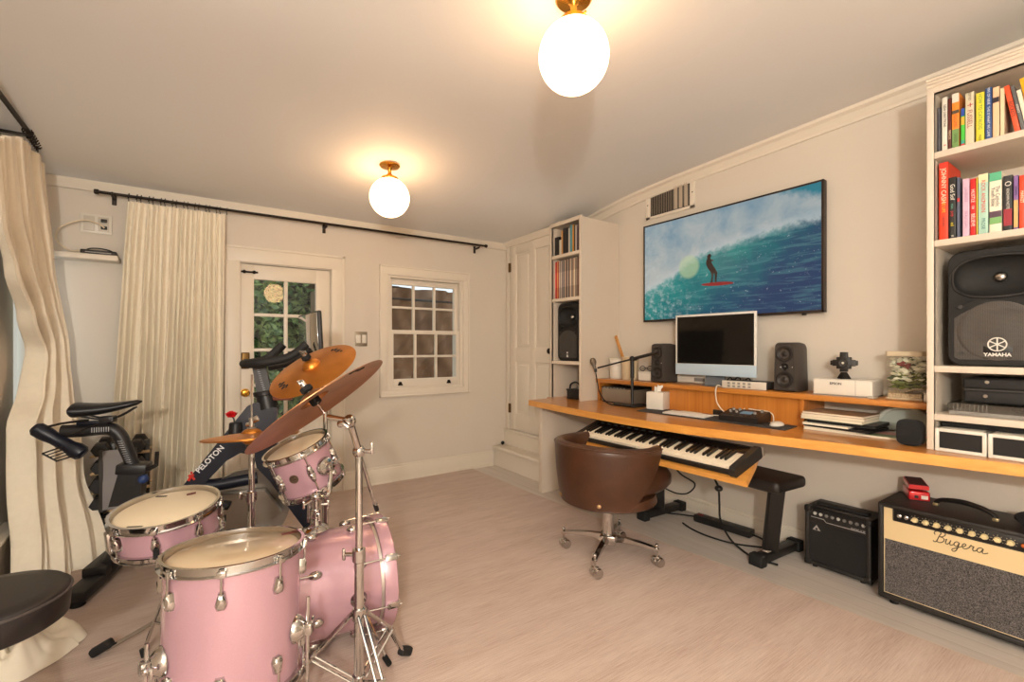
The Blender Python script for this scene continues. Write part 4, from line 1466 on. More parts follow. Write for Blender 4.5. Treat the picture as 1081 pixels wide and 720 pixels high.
r = T('fish_tank', 'small square glass fish tank with plants and gravel on the right of the riser', 'fish tank', (2.80, 0.742, RT), (0, 0, .05))
TW = .132
tg = glass_mat('tank_glass', (0.99, 0.995, 0.985), 0.04, .01)
m = MB()
hw = TW / 2
m.box(-hw, -hw + .003, -hw, hw, .012, .225)
m.box(hw - .003, hw, -hw, hw, .012, .225)
m.box(-hw, hw, -hw, -hw + .003, .012, .225)
m.box(-hw, hw, hw - .003, hw, .012, .225)
m.build('glass_walls', tg, r)
MB().box(-hw - .002, hw + .002, -hw - .002, hw + .002, .0, .012, .003).build('base', M('tank_base', (190, 170, 140), .3), r)
m = MB()
for a, b, c, d in ((-hw - .003, -hw + .006, -hw - .003, hw + .003), (hw - .006, hw + .003, -hw - .003, hw + .003), (-hw - .003, hw + .003, -hw - .003, -hw + .006), (-hw - .003, hw + .003, hw - .006, hw + .003)):
    m.box(a, b, c, d, .205, .228, .002)
m.build('rim', M('tank_rim', (214, 198, 168), .35), r)
g_ = NT('aquarium_gravel')
vv = g_.n('ShaderNodeTexVoronoi')
vv.inputs['Scale'].default_value = 160
g_.l(g_.coord(), vv.inputs['Vector'])
g_.l(g_.mix(vv.outputs['Distance'], lin((226, 206, 170)), lin((150, 120, 90))), g_.p.inputs['Base Color'])
g_.p.inputs['Roughness'].default_value = .8
o = MB().grid(lambda u, v: (-hw + .004 + (TW - .008) * u, -hw + .004 + (TW - .008) * v, .040 + .012 * math.sin(5 * v + 1) + .006 * math.sin(9 * u)), 12, 12).box(-hw + .004, hw - .004, -hw + .004, hw - .004, .0125, .030).build('gravel', g_.m, r)
PL1, PL2, PL3 = M('water_plant', (112, 120, 40), .5, var=.3), M('pale_water_plant', (232, 230, 206), .5, var=.15), M('deep_water_plant', (60, 74, 30), .5, var=.3)
rnd = random.Random(4)
for mt, nn, zlo, zhi in ((PL1, 200, .055, .125), (PL2, 260, .09, .195), (PL3, 70, .05, .195)):
    m = MB()
    for k in range(nn):
        y = rnd.uniform(-.056, .056)
        x_ = rnd.uniform(-.045, .05)
        z = rnd.uniform(zlo, zhi)
        d = Vector((rnd.gauss(-1, .6), rnd.gauss(0, .6), rnd.gauss(.2, .6))).normalized()
        a, b, _ = basis(d)
        L_ = rnd.uniform(.009, .019)
        p = Vector((x_, y, z))
        m.add([p - a * L_, p + b * L_ * .5 + d * .002, p + a * L_, p - b * L_ * .5 + d * .002], [(0, 1, 2, 3)])
    m.build('water_plants', mt, r)
r = T('betta_fish', 'small dark red fish swimming near the top of the glass tank', 'fish', (2.752, 0.755, RT + .166), (0.25, 0, .05))
FR = M('red_fish', (116, 30, 24), .4, var=.25)
MB().sphere((0, 0, 0), .010, (.55, 1.7, .75), 16).build('body', FR, r)
MB().prism([(.012, 0), (.022, .012), (.034, .016), (.036, 0), (.032, -.016), (.020, -.008)], (0, 0, 0), (0, -1, 0), (0, 0, 1), .001).build('tail_fin', FR, r)
MB().prism([(-.008, .005), (.004, .018), (.016, .014), (.012, .004)], (0, 0, 0), (0, -1, 0), (0, 0, 1), .001).build('dorsal_fin', FR, r)
r = T('little_white_box', 'tiny white lidded box between the fish tank and the bookcase', 'box', (2.74, 0.638, RT))
MB().box(-.025, .025, -.026, .026, 0, .034, .004).build('box_body', WHITEP, r)
MB().box(-.026, .026, -.027, .027, .034, .042, .003).build('box_lid', WHITEP, r)

# ------------------------------------------------------------------ things on the desktop (top at z = DT)
r = T('metal_speaker', 'low silver box speaker under the left end of the riser', 'speaker', (2.735, 2.428, DT), (0, 0, .03))
MB().box(-.10, .12, -.150, .150, .004, .108, .008, 3).build('case', M('warm_silver', (150, 138, 122), .32, .55, bump=.1), r)
MB().box(-.10, .12, -.150, .150, .108, .118, .003).build('top_panel', BLACK, r)
MB().box(-.095, .115, -.144, .144, 0, .004).build('foot', BLACK, r)
m = MB()
for k in range(7):
    m.box(-.102, -.099, .11 - .032 * k, .125 - .032 * k, .109, .116)
m.build('buttons', GREYP, r)

r = T('microphone_stand', 'black desk microphone stand with a boom arm in front of the silver box speaker', 'microphone stand', (2.560, 2.205, DT), (0, 0, 0))
m = MB()
m.box(-.040, .105, -.055, .022, 0.0, .018, .006, 3)
m.box(-.045, -.005, -.03, .145, 0.0, .020, .008, 3)
m.build('base', BLACK, r)
m = MB().cyl((.02, .02, .01), (.02, .02, .20), .010, n=14)
m.cyl((.02, .02, .20), (.02, .02, .335), .014, n=14, bev=.003)
m.build('pole', BLACK, r)
A = Vector((-.03, .31, .265))
B = Vector((.05, -.175, .385))
m = MB().cyl(A, B, .0065, n=10)
mid = A + (B - A) * .58
m.cyl(mid, B, .0115, n=12, bev=.003)
m.build('boom_arm', BLACK, r)
m = MB().sphere((.02, .02, .338), .021, n=14)
m.cyl((.02, .035, .338), (.02, -.015, .338), .012, n=12)
m.build('clutch', BLACK, r)
r = T('microphone', 'grey handheld microphone clipped to the end of the boom arm', 'microphone', (2.522, 2.530, 1.0))
d_ = Vector((.0, .035, .095)).normalized()
m = MB().lathe([(0, 0), (.010, 0), (.013, .045), (.019, .052), (.019, .058), (0, .058)], (0, 0, -.02), d_, 20)
m.build('grip', M('mic_grey', (120, 112, 102), .35, .6), r)
MB().lathe([(.018, .057), (.0235, .064), (.0245, .076), (.022, .094), (.012, .104), (0, .106)], (0, 0, -.02), d_, 20).build('grille', M('mic_mesh', (118, 104, 88), .4, .6, bump=.6, bscale=900), r)
MB().cyl((0, 0, -.025), (0, 0, .0), .011, n=12).build('clip', BLACK, r)
tag(MB().tube([(2.522, 2.530, .978), (2.525, 2.515, .90), (2.53, 2.50, .83), (2.535, 2.46, .775), (2.525, 2.40, .750), (2.515, 2.34, .7465), (2.52, 2.28, .7455)], .0042, 8, 6).build('microphone_cable', RUBBER), 'black cable hanging from the microphone down to the stand foot', 'cable')

r = T('tissue_box', 'white cube tissue box with a tissue sticking up at the left of the desk', 'tissue box', (2.62, 2.035, DT), (0, 0, .25))
MB().box(-.058, .058, -.058, .058, 0, .118, .003).build('carton', WHITEP, r)
m = MB()
m.grid(lambda u, v: (.014 * math.sin(9 * u) + .006 * v, -.026 + .052 * u * (1 - .25 * v) + .008 * math.sin(6 * v), .116 + .05 * v - .008 * math.sin(3 * u)), 14, 6)
m.grid(lambda u, v: (.012 * math.cos(8 * u) - .01, -.020 + .040 * u, .116 + .036 * v + .006 * math.sin(7 * u)), 12, 5)
m.build('tissue', M('tissue', (236, 232, 224), .8), r)

r = T('desk_mat', 'dark grey rectangular mat under the keyboard and mouse', 'desk mat', (2.57, 1.60, DT))
MB().prism([(2.412, 2.045), (2.630, 2.10), (2.640, 1.16), (2.462, 1.14)][::-1], (-2.57, -1.60, 0), (1, 0, 0), (0, 1, 0), .0035).build('mat_surface', M('felt_mat', (56, 54, 54), .85, bump=.3), r)
MT = DT + .0038
r = T('computer_keyboard', 'slim white computer keyboard on the dark desk mat', 'keyboard', (2.515, 1.735, MT), (0, 0, .08))
MB().obox((0, 0, .005), (.112, .278, .009), Euler((0, -.02, 0)), .003).build('tray', M('keyboard_white', (228, 222, 212), .4), r)
m = MB()
for i in range(5):
    for j in range(14):
        m.box(-.047 + .019 * i, -.047 + .019 * i + .0155, -.131 + .0188 * j, -.131 + .0188 * j + .0155, .0092, .0118)
kc = m.build('keycaps', M('keycap_white', (238, 232, 222), .45), r)
r = T('computer_mouse', 'white computer mouse at the right end of the dark mat', 'mouse', (2.565, 1.228, MT))
MB().sphere((0, 0, 0.004), .03, (1.8, .95, .62), 24).build('shell', WHITEP, r)
for o in r.children:
    for vtx in o.data.vertices:
        if vtx.co.z < 0.0:
            vtx.co.z = 0.0
r = T('audio_controller', 'black angular audio controller with four knobs and a small screen', 'controller', (2.585, 1.415, MT), (0, 0, .1))
m = MB()
m.prism([(-.085, .0), (.085, .0), (.085, .052), (.06, .054), (-.085, .030)], (0, .108, 0), (1, 0, 0), (0, 0, 1), .216)
m.build('body', BLACK, r)
sl = Vector((.145, 0, .024)).normalized()
up_ = Vector((-.024, 0, .145)).normalized()
for k, y in enumerate((.075, .04, -.06, -.08)):
    for q, s0 in ((0, .55), (1, .85)):
        if (k, q) in ((0, 0), (1, 0), (2, 0), (3, 1), (0, 1), (1, 1)):
            p = Vector((-.085, y, .030)) + sl * (.145 * s0)
            MB().cyl(p, p + up_ * .014, .0085, .0075, n=16, bev=.002).build('knob', GREYP, r)
p = Vector((-.085, -.012, .030)) + sl * .09
MB().obox(p + up_ * .001, (.05, .06, .003), Euler((0, -math.atan2(.024, .145), 0)), .001).build('display', em_flat('display_blue', (130, 160, 170)), r)
m = MB()
for k in range(6):
    p = Vector((-.085, .08 - .032 * k, .030)) + sl * .025
    m.obox(p + up_ * .001, (.012, .02, .004), Euler((0, -math.atan2(.024, .145), 0)), .001)
m.build('buttons', DGREY, r)
WC = M('white_cable', (224, 214, 196), .45)
tag(MB().tube([(2.70, 1.62, RT + .004), (2.655, 1.625, RT + .012), (2.640, 1.625, RT - .04), (2.640, 1.61, RT - .10), (2.645, 1.56, RT - .148), (2.66, 1.50, RT - .158), (2.678, 1.48, RT - .13), (2.68, 1.465, .803)], .0036, 8, 6).build('white_cable', WC), 'white cable drooping from the riser down to the black controller', 'cable')
tag(MB().tube([(2.675, 1.44, .803), (2.69, 1.40, .80), (2.675, 1.33, .80), (2.66, 1.295, .785), (2.655, 1.29, .752), (2.62, 1.285, .749)], .0030, 8, 6).build('white_cable', WC), 'white cable looping over the right side of the black controller', 'cable')
tag(MB().tube([(2.58, 1.66, .749), (2.615, 1.63, .749), (2.632, 1.58, .749), (2.625, 1.54, .749), (2.652, 1.53, .749)], .0028, 8, 6).build('white_cable', WC), 'short white cable lying between the keyboard and the controller', 'cable')
r = T('card_stack', 'two small white cards lying behind the white keyboard', 'cards', (2.625, 1.80, MT))
MB().box(-.012, .012, -.05, .05, 0, .005, .001).build('card', PAPER, r)
MB().box(-.010, .012, -.085, -.055, 0, .004, .001).build('card', WHITEP, r)

# magazines under the right part of the riser
mags = [
    ('thick pale magazine at the bottom of the stack under the riser', .20, .26, .016, (206, 196, 176), (2.70, .985), .05),
    ('dark folder under the papers in the stack beneath the riser', .225, .29, .012, (40, 38, 38), (2.705, .965), -.05),
    ('white sheaf of papers in the middle of the stack beneath the riser', .20, .20, .010, (232, 226, 212), (2.675, 1.01), .02),
    ('second dark binder in the stack beneath the riser', .21, .29, .016, (34, 32, 33), (2.705, .955), .03),
    ('green-edged magazine near the top of the stack beneath the riser', .21, .27, .014, (176, 178, 146), (2.69, .985), -.02),
    ('cream magazine second from the top of the stack beneath the riser', .21, .27, .013, (222, 208, 184), (2.685, .982), .03),
    ('brown-covered magazine on top of the stack beneath the riser', .205, .265, .010, (170, 136, 104), (2.69, .980), -.03),
]
z = DT
for lab, a, b, t, rgb, (x_, y_), rz in mags:
    r = T('magazine', lab, 'magazine', (x_, y_, z), (0, 0, rz), 'papers stacked beneath the riser')
    MB().box(-a / 2, a / 2, -b / 2, b / 2, 0, .0012).box(-a / 2, a / 2, -b / 2, b / 2, t - .0014, t - .0002).build('cover', M('magazine_cover', rgb, .4, var=.35, scale=18), r)
    MB().box(-a / 2 + .002, a / 2 - .002, -b / 2 + .002, b / 2 - .002, .0012, t - .0014).build('page_block', PAPER if sum(rgb) > 200 else BLACKM, r)
    z += t + .0003
r = T('magazine', 'green and pink magazine lying flat beside the stack, under the curved white ring', 'magazine', (2.72, .765, DT), (0, 0, .05))
MB().box(-.11, .10, -.125, .125, 0, .009, .001).build('page_block', PAPER, r)
MB().box(-.11, .10, -.125, .125, .009, .0102).build('cover', M('photo_cover', (134, 150, 110), .35, var=.5, scale=22), r)
MB().box(-.03, .09, -.11, .10, .0102, .0108).build('cover_photo', M('pink_photo', (206, 150, 140), .35, var=.4, scale=30), r)
r = T('plastic_hoop', 'pale curved plastic hoop standing behind the black smart speaker', 'hoop', (2.80, .752, DT + .0005), (0, 0, .0))
m = MB()
pts = [(0, .115 * math.cos(PI * k / 16), .02 + .112 * math.sin(PI * k / 16)) for k in range(17)]
m.tube(pts, .010, 10)
m.build('hoop', M('pale_plastic', (196, 198, 188), .35), r)
MB().prism([(a[1] * .93, .012 + (a[2] - .012) * .93) for a in pts][::-1], (.006, 0, 0), (0, 1, 0), (0, 0, 1), .008).build('shade', M('frosted_shade', (176, 184, 174), .5), r)
MB().box(-.03, .03, -.125, .125, 0, .012, .004).build('base', M('pale_plastic_base', (186, 186, 176), .35), r)
r = T('smart_speaker', 'rounded black fabric smart speaker against the right bookcase', 'smart speaker', (2.535, .663, DT))
m = MB()
vs, fs = [], []
NN = 40


def sq(a, rx, rz, e=.5):
    ca, sa = math.cos(a), math.sin(a)
    return rx * math.copysign(abs(ca) ** e, ca), rz * math.copysign(abs(sa) ** e, sa)


for dx, sc in ((-.026, .0), (-.026, .84), (-.022, .95), (-.012, 1.0), (.012, 1.0), (.022, .95), (.026, .84), (.026, 0)):
    for k in range(NN):
        y_, z_ = sq(2 * PI * k / NN, .046, .0545)
        vs.append((dx, y_ * sc, 0.0555 + z_ * sc))
for j in range(7):
    for k in range(NN):
        k2 = (k + 1) % NN
        fs.append((j * NN + k, j * NN + k2, (j + 1) * NN + k2, (j + 1) * NN + k))
m.add(vs, fs)
m.build('fabric_body', M('charcoal_fabric', (26, 26, 27), .95, bump=.4, bscale=900), r)
MB().cyl((0, 0, 0), (0, 0, .004), .02, n=20).build('foot', RUBBER, r)
# ------------------------------------------------------------------ keyboard on its pull-out tray
TILT = (0, R(-15), 0)
tr = T('keyboard_tray', 'oak pull-out tray hung under the desk, carrying the piano keyboard', 'tray', (2.05, 1.80, .56), TILT)
MB().prism([(-.005, -.690), (.17, -.640), (.285, -.600), (.285, .47), (-.01, .47)], (0, 0, -.027), (1, 0, 0), (0, 1, 0), .0265).build('board', DESKE, tr, angle=50)
for y in (-.628, .45):
    m = MB().obox((.262, y, .022), (.024, .004, .046), Euler((0, R(15), 0)))
    m.obox((.262, y, .001), (.05, .014, .003), None)
    for k in range(2):
        m.cyl((.262, y - .0022, .012 + .018 * k), (.262, y - .003, .012 + .018 * k), .004, n=8)
    m.build('bracket', M('galvanised_bracket', (200, 192, 180), .35, .6), tr)

kb = T('digital_piano', 'black digital piano with its keys half hidden behind the brown chair', 'digital piano', (2.05, 1.80, .56), TILT)
KY0, KY1 = -.640, .430
prof = [(.225, .004), (.012, .004), (.006, .010), (.006, .030), (.012, .034), (.155, .034), (.160, .050), (.215, .060), (.232, .058), (.238, .050), (.238, .010)]
MB().prism(prof, (0, KY1 - .028, 0), (1, 0, 0), (0, 0, 1), KY1 - KY0 - .056).build('body', BLACK, kb)
for ya, yb in ((KY0, KY0 + .030), (KY1 - .030, KY1)):
    e = [(.232, .003), (.004, .003), (-.002, .012), (-.002, .040), (.008, .052), (.150, .060), (.215, .064), (.236, .062), (.243, .052), (.243, .010)]
    MB().prism(e, (0, yb, 0), (1, 0, 0), (0, 0, 1), yb - ya).build('end_cheek', M('cheek_black', (30, 27, 25), .5, bump=.2), kb)
m = MB()
for yy in (KY0 + .1, KY1 - .13):
    m.box(.04, .07, yy, yy + .03, 0, .0045).box(.19, .22, yy, yy + .03, 0, .0045)
m.build('rubber_foot', RUBBER, kb)
n_white = 43
pitch = (KY1 - KY0 - .064) / n_white
WKEY = M('white_key', (236, 224, 202), .3, var=.02)
BKEY = M('black_key', (16, 15, 15), .3)
k0 = MB().box(-.072, .072, -pitch / 2 + .0006, pitch / 2 - .0006, 0, .016, .0015).build('white_key', WKEY, kb)
b0 = MB().prism([(-.048, 0), (.048, 0), (.048, .013), (-.040, .012), (-.048, .006)], (0, .005, 0), (1, 0, 0), (0, 0, 1), .010).build('black_key', BKEY, kb)
for i in range(n_white):
    o = k0 if i == 0 else k0.copy()
    if i:
        col.objects.link(o)
        o.parent = kb
    o.location = Vector((.082, KY0 + .032 + pitch * (i + .5), .0345))
first = True
for i in range(n_white - 1):
    if i % 7 in (0, 4):     # C|B and F|E have no black key between
        continue
    o = b0 if first else b0.copy()
    if not first:
        col.objects.link(o)
        o.parent = kb
    first = False
    o.location = Vector((.106, KY0 + .032 + pitch * (i + 1), .0500))
MB().obox((.188, (KY0 + KY1) / 2, .0565), (.044, 1.0, .002), Euler((0, -.18, 0))).build('control_strip', M('control_strip_black', (14, 13, 13), .25), kb)
for k in range(9):
    MB().obox((.192, .36 - .055 * k, .060), (.012, .03, .005), Euler((0, -.18, 0)), .001).build('panel_button', DGREY, kb)
MB().box(.1545, .159, KY0 + .031, KY1 - .031, .034, .0515).build('felt_strip', M('red_felt', (70, 30, 26), .9), kb)
for y in (.38, .26):
    MB().box(.225, .236, y - .015, y + .015, .058, .074, .002).build('stand_socket', BLACK, kb)

# ------------------------------------------------------------------ brown leather swivel chair
CHX, CHY = 1.885, 1.795
ch = T('swivel_chair', 'brown leather barrel-back swivel chair on four chrome castors at the desk', 'chair', (CHX, CHY, .0085), (0, 0, R(2)))
N_ = 56
SH = []
vs, fs = [], []
A0 = 112.0


def shell_pt(u, layer):
    """u -1..1 around the back; returns bottom/top outline points for an inner or outer skin"""
    phi = R(180 + A0 * u)
    a = abs(u)
    top = .640 - .018 * (1 - math.cos(PI * min(1, a * 1.1))) * .5
    tip = max(0.0, (a - .80) / .20)
    bot = .340 + .0 * a
    return phi, top, bot, tip


rows = 14
grid_o, grid_i = [], []
NU = 60
for j in range(rows + 1):
    v = j / rows
    ro_, ri_ = [], []
    for i in range(NU + 1):
        u = -1 + 2 * i / NU
        phi, top, bot, tip = shell_pt(u, 0)
        # the arm tips lean forward at the top: the end line is cut from top-front to bottom-back
        ang = A0 * (0.58 + .42 * v ** .8)
        phi = R(180 + ang * u)
        z = bot + (top - bot) * v
        rad = .262 + .030 * v + .006 * math.sin(PI * v)
        roll = .010 * max(0, (v - .9) / .1)
        ro_.append(Vector(((rad + roll * 0) * math.cos(phi) * 1.0, rad * math.sin(phi) * 1.0, z)))
        rin = rad - .052
        ri_.append(Vector((rin * math.cos(phi), rin * math.sin(phi), z)))
    grid_o.append(ro_)
    grid_i.append(ri_)
mb = MB()
ow = NU + 1
allv = [p for r_ in grid_o for p in r_] + [p for r_ in grid_i for p in r_]
off = (rows + 1) * ow
F_ = []
for j in range(rows):
    for i in range(NU):
        F_.append((j * ow + i, j * ow + i + 1, (j + 1) * ow + i + 1, (j + 1) * ow + i))
        F_.append((off + j * ow + i, off + (j + 1) * ow + i, off + (j + 1) * ow + i + 1, off + j * ow + i + 1))
# rounded top roll and bottom, tips
roll_v = []
for k in range(1, 4):
    t = k / 4
    row = []
    for i in range(ow):
        o_, i_ = grid_o[-1][i], grid_i[-1][i]
        c = (o_ + i_) / 2
        h = (o_ - i_) / 2
        row.append(c + h * math.cos(PI * t) + Vector((0, 0, .024 * math.sin(PI * t))))
    roll_v.append(row)
base = len(allv)
for row in roll_v:
    allv += row
rws = [[rows * ow + i for i in range(ow)]] + [[base + k * ow + i for i in range(ow)] for k in range(3)] + [[off + rows * ow + i for i in range(ow)]]
for A, B in zip(rws[:-1], rws[1:]):
    for i in range(NU):
        F_.append((A[i], A[i + 1], B[i + 1], B[i]))
for i in range(NU):
    F_.append((i, off + i, off + i + 1, i + 1))
for e in (0, NU):
    for j in range(rows):
        F_.append((j * ow + e, (j + 1) * ow + e, off + (j + 1) * ow + e, off + j * ow + e))
    F_.append(tuple(r_[e] for r_ in rws))
mb.add(allv, F_)
mb.build('barrel_back', LEATHER, ch, angle=60)
# piping along the rim
mb = MB().tube([Vector((grid_o[-1][i].x, grid_o[-1][i].y, grid_o[-1][i].z + .006)) * 1.0 for i in range(ow)], .0045, 6)
mb.build('piping', LEATHER, ch)
# seat cushion
mb = MB()
NA = 48
prof = [(0, .372), (.20, .372), (.235, .380), (.252, .405), (.252, .445), (.236, .478), (.20, .492), (.10, .500), (0, .502)]
vs, fs = [], []
for rr, z in prof:
    for k in range(NA):
        a = 2 * PI * k / NA
        ca, sa = math.cos(a), math.sin(a)
        ex = .62
        x_ = rr * math.copysign(abs(ca) ** ex, ca)
        y_ = rr * math.copysign(abs(sa) ** ex, sa) * .93
        if x_ < 0:
            f = math.hypot(x_, y_)
            if f > .205:
                x_, y_ = x_ * .205 / f, y_ * .205 / f
        vs.append((x_ * (1.0 if x_ < 0 else 1.38) + .03 * (x_ > 0) * (x_ / .25), y_, z))
for j in range(len(prof) - 1):
    for k in range(NA):
        k2 = (k + 1) % NA
        fs.append((j * NA + k, j * NA + k2, (j + 1) * NA + k2, (j + 1) * NA + k))
mb.add(vs, fs)
mb.build('seat_cushion', LEATHER, ch, angle=60)
MB().lathe([(0, .325), (.245, .325), (.258, .333), (.25, .373), (0, .373)], n=48).build('seat_base', LEATHER, ch)
for a in (152, 212):
    p = Vector((.262 * math.cos(R(a)), .262 * math.sin(R(a)), .362))
    MB().sphere(p, .0115, (1, 1, 1), 12).build('brass_stud', M('pale_brass', (206, 176, 130), .3, .8), ch)
m = MB().cyl((0, 0, .10), (0, 0, .33), .030, n=20)
m.cyl((0, 0, .29), (0, 0, .326), .075, .09, n=24)
m.obox((0, 0, .105), (.085, .085, .05), Euler((0, 0, R(35))), .006)
m.build('column', CHROME, ch)
for k in range(4):
    a = R(27 + 90 * k)
    d = Vector((math.cos(a), math.sin(a), 0))
    n_ = Vector((-d.y, d.x, 0))
    m = MB()
    pr = [(.03, .128), (.10, .126), (.20, .112), (.262, .100), (.270, .095), (.262, .086), (.20, .094), (.10, .100), (.03, .092)]
    m.prism(pr, d * 0 - n_ * -.013, d, (0, 0, 1), .026)
    lg = m.build('leg', CHROME, ch)
    c = d * .258
    m = MB().cyl(c + Vector((0, 0, .052)), c + Vector((0, 0, .112)), .007, n=10)
    m.sphere(c + Vector((0, 0, .114)), .010, n=10)
    m.lathe([(0, .030), (.020, .030), (.0245, .018), (.0245, -.004), (.018, -.012), (0, -.012)], c + Vector((.010, .004, .0265)), (.25, 1, .0), 20)
    m.lathe([(0, .012), (.022, .012), (.0262, .006), (.0262, -.006), (.022, -.012), (0, -.012)], c + Vector((.010, -.014, .0265)), (.25, 1, 0), 20)
    m.obox(c + Vector((.004, 0, .050)), (.026, .034, .016), Euler((0, 0, a)), .005)
    m.build('castor', CHROME, lg)

# ------------------------------------------------------------------ exercise bench behind the piano tray
bn = T('exercise_bench', 'black padded flat bench standing lengthwise behind the piano tray', 'bench', (2.58, 1.65, 0))
m = MB()
m.obox((2.54, 1.60, .462), (.27, .96, .060), Euler((0, 0, R(-4))), .022, 4)
m.build('pad', M('black_vinyl', (26, 23, 22), .42, var=.12, bump=.2, bscale=200), bn, True)
m = MB().obox((2.555, 1.63, .415), (.06, .80, .035), Euler((0, 0, R(-4))), .004)
m.build('spine_tube', BLACK, bn, True)
m = MB()
for (xt, yt, xb, yb) in ((2.525, 1.21, 2.605, 1.285), (2.58, 2.0, 2.66, 2.055)):
    p0, p1 = Vector((xt, yt, .42)), Vector((xb, yb, .05))
    q = (p1 - p0).to_track_quat('Z', 'Y')
    MB().obox((p0 + p1) / 2, (.07, .05, (p1 - p0).length), q.to_matrix(), .004).build('upright', BLACK, bn, True)
for (cx, cy) in ((2.665, 1.275), (2.69, 2.055)):
    o = MB().obox((cx, cy, .035), (.36, .055, .045), Euler((0, 0, R(-3))), .004).build('foot_bar', BLACK, bn, True)
    for sg in (-1, 1):
        MB().obox((cx + sg * .185, cy - sg * .0097, .032), (.055, .075, .063), Euler((0, 0, R(-3))), .008).build('end_cap', RUBBER, o, True)
    if cy < 1.5:
        MB().obox((2.575, 1.282, .0588), (.05, .032, .002), Euler((0, 0, R(-3)))).build('warning_label', M('label_paper', (214, 196, 184), .6, var=.3, scale=80), o, True)

# ------------------------------------------------------------------ amplifiers
sa = T('guitar_amplifier', 'small black guitar amplifier with a row of knobs, left of the big cream one', 'amplifier', (2.80, 1.004, 0))
AX0, AX1, AY0, AY1, AH = 2.70, 2.895, 0.857, 1.152, .318
m = MB()
m.box(AX0 + .004, AX1, AY0, AY0 + .022, .012, AH, .006)
m.box(AX0 + .004, AX1, AY1 - .022, AY1, .012, AH, .006)
m.box(AX0 + .004, AX1, AY0 + .004, AY1 - .004, .012, .034, .006)
m.box(AX0 + .06, AX1, AY0 + .004, AY1 - .004, AH - .02, AH, .006)
m.box(AX1 - .02, AX1 - .001, AY0 + .01, AY1 - .01, .02, AH - .01)
m.build('cabinet', TOLEX, sa, True)
MB().box(AX0 + .012, AX0 + .03, AY0 + .02, AY1 - .02, .034, .238).build('grille_cloth', M('black_grille_cloth', (24, 22, 21), .9, var=.3, scale=300, bump=.5, bscale=600), sa, True)
m = MB().prism([(AX0 + .008, .236), (AX0 + .008, .244), (AX0 + .05, .304), (AX0 + .07, .304), (AX0 + .07, .236)], (0, AY1 - .02, 0), (1, 0, 0), (0, 0, 1), AY1 - AY0 - .04)
m.build('control_panel', BLACK, sa, True)
pn = Vector((-.060, 0, .042)).normalized()
px_ = Vector((.042, 0, .060)).normalized()
for k in range(9):
    p = Vector((AX0 + .008, AY1 - .040 - .027 * k, .244)) + px_ * .042
    m = MB().cyl(p, p + pn * .010, .0085, .0065, n=14, bev=.001)
    m.build('knob', M('silver_knob', (206, 202, 196), .35, .25) if k in (0, 1, 4, 8) else M('grey_knob', (128, 124, 120), .4, .2), sa, True)
m = MB()
p = Vector((AX0 + .008, (AY0 + AY1) / 2, .244)) + px_ * .014
m.text('GUITAR 15 W', .010, p + pn * .0008 - Vector((0, .09, 0)), (0, -1, 0), px_, .0003)
m.tube([Vector((AX0 + .008, AY1 - .025, .244)) + px_ * .021 + pn * .001, Vector((AX0 + .008, AY1 - .085, .244)) + px_ * .021 + pn * .001, Vector((AX0 + .008, AY1 - .10, .244)) + px_ * .008 + pn * .001, Vector((AX0 + .008, AY0 + .025, .244)) + px_ * .008 + pn * .001], .0014, 5)
m.build('panel_print', M('silver_print', (200, 196, 190), .4), sa, True)
m = MB().prism([(-.019, 0), (.019, 0), (0, .028)], (AX0 + .0118, AY1 - .055, .198), (0, -1, 0), (0, 0, 1), .001)
m.build('triangle_badge', M('badge_silver', (190, 186, 180), .35, .5), sa, True)
m = MB().cyl((AX0 + .010, AY1 - .0555, .2055), (AX0 + .0095, AY1 - .0555, .2055), .006, n=16)
m.build('badge_ear', BLACK, sa, True)
for y in (AY0, AY1):
    for z in (.012, AH):
        sgy = 1 if y == AY0 else -1
        sgz = 1 if z == .012 else -1
        MB().box(AX0 + .001, AX0 + .035, min(y - sgy * .003, y + sgy * .03), max(y - sgy * .003, y + sgy * .03), min(z - sgz * .003, z + sgz * .03), max(z - sgz * .003, z + sgz * .03), .008, 3).build('corner_guard', BLACK, sa, True)
MB().box(AX0 + .07, AX0 + .11, AY0 + .03, AY1 - .03, AH, AH + .012, .005).build('handle', RUBBER, sa, True)
m = MB()
for x_ in (AX0 + .03, AX1 - .03):
    for y in (AY0 + .04, AY1 - .04):
        m.cyl((x_, y, 0), (x_, y, .0125), .012, n=12)
m.build('rubber_foot', RUBBER, sa, True)

ba = T('guitar_amplifier', 'large black and cream guitar amplifier with script lettering, at the lower right', 'amplifier', (2.74, .52, 0))
BX0, BX1, BY0, BY1, BZ0, BZ1 = 2.592, 2.872, .245, .796, .022, .455
m = MB()
m.box(BX0, BX1, BY0, BY0 + .020, BZ0, BZ1, .007, 3)
m.box(BX0, BX1, BY1 - .020, BY1, BZ0, BZ1, .007, 3)
m.box(BX0, BX1, BY0 + .002, BY1 - .002, BZ0, BZ0 + .024, .007, 3)
m.box(BX0, BX1, BY0 + .002, BY1 - .002, BZ1 - .020, BZ1, .007, 3)
m.box(BX1 - .02, BX1 - .002, BY0 + .01, BY1 - .01, BZ0 + .01, BZ1 - .01)
m.build('cabinet', TOLEX, ba, True)
CREAM = M('cream_vinyl', (220, 196, 150), .5, var=.04, bump=.25, bscale=300)
MB().box(BX0 + .012, BX0 + .03, BY0 + .02, BY1 - .02, .292, BZ1 - .021).build('cream_panel', CREAM, ba, True)
g_ = NT('speckled_grille_cloth')
v1 = g_.noise(g_.coord((1, 1, 1)), 330.0, 2.0, .7)
g_.l(g_.ramp(v1, [(0.40, lin((34, 32, 33))), (0.62, lin((112, 106, 104)))]), g_.p.inputs['Base Color'])
g_.p.inputs['Roughness'].default_value = .9
g_.bump(v1, .4, .001)
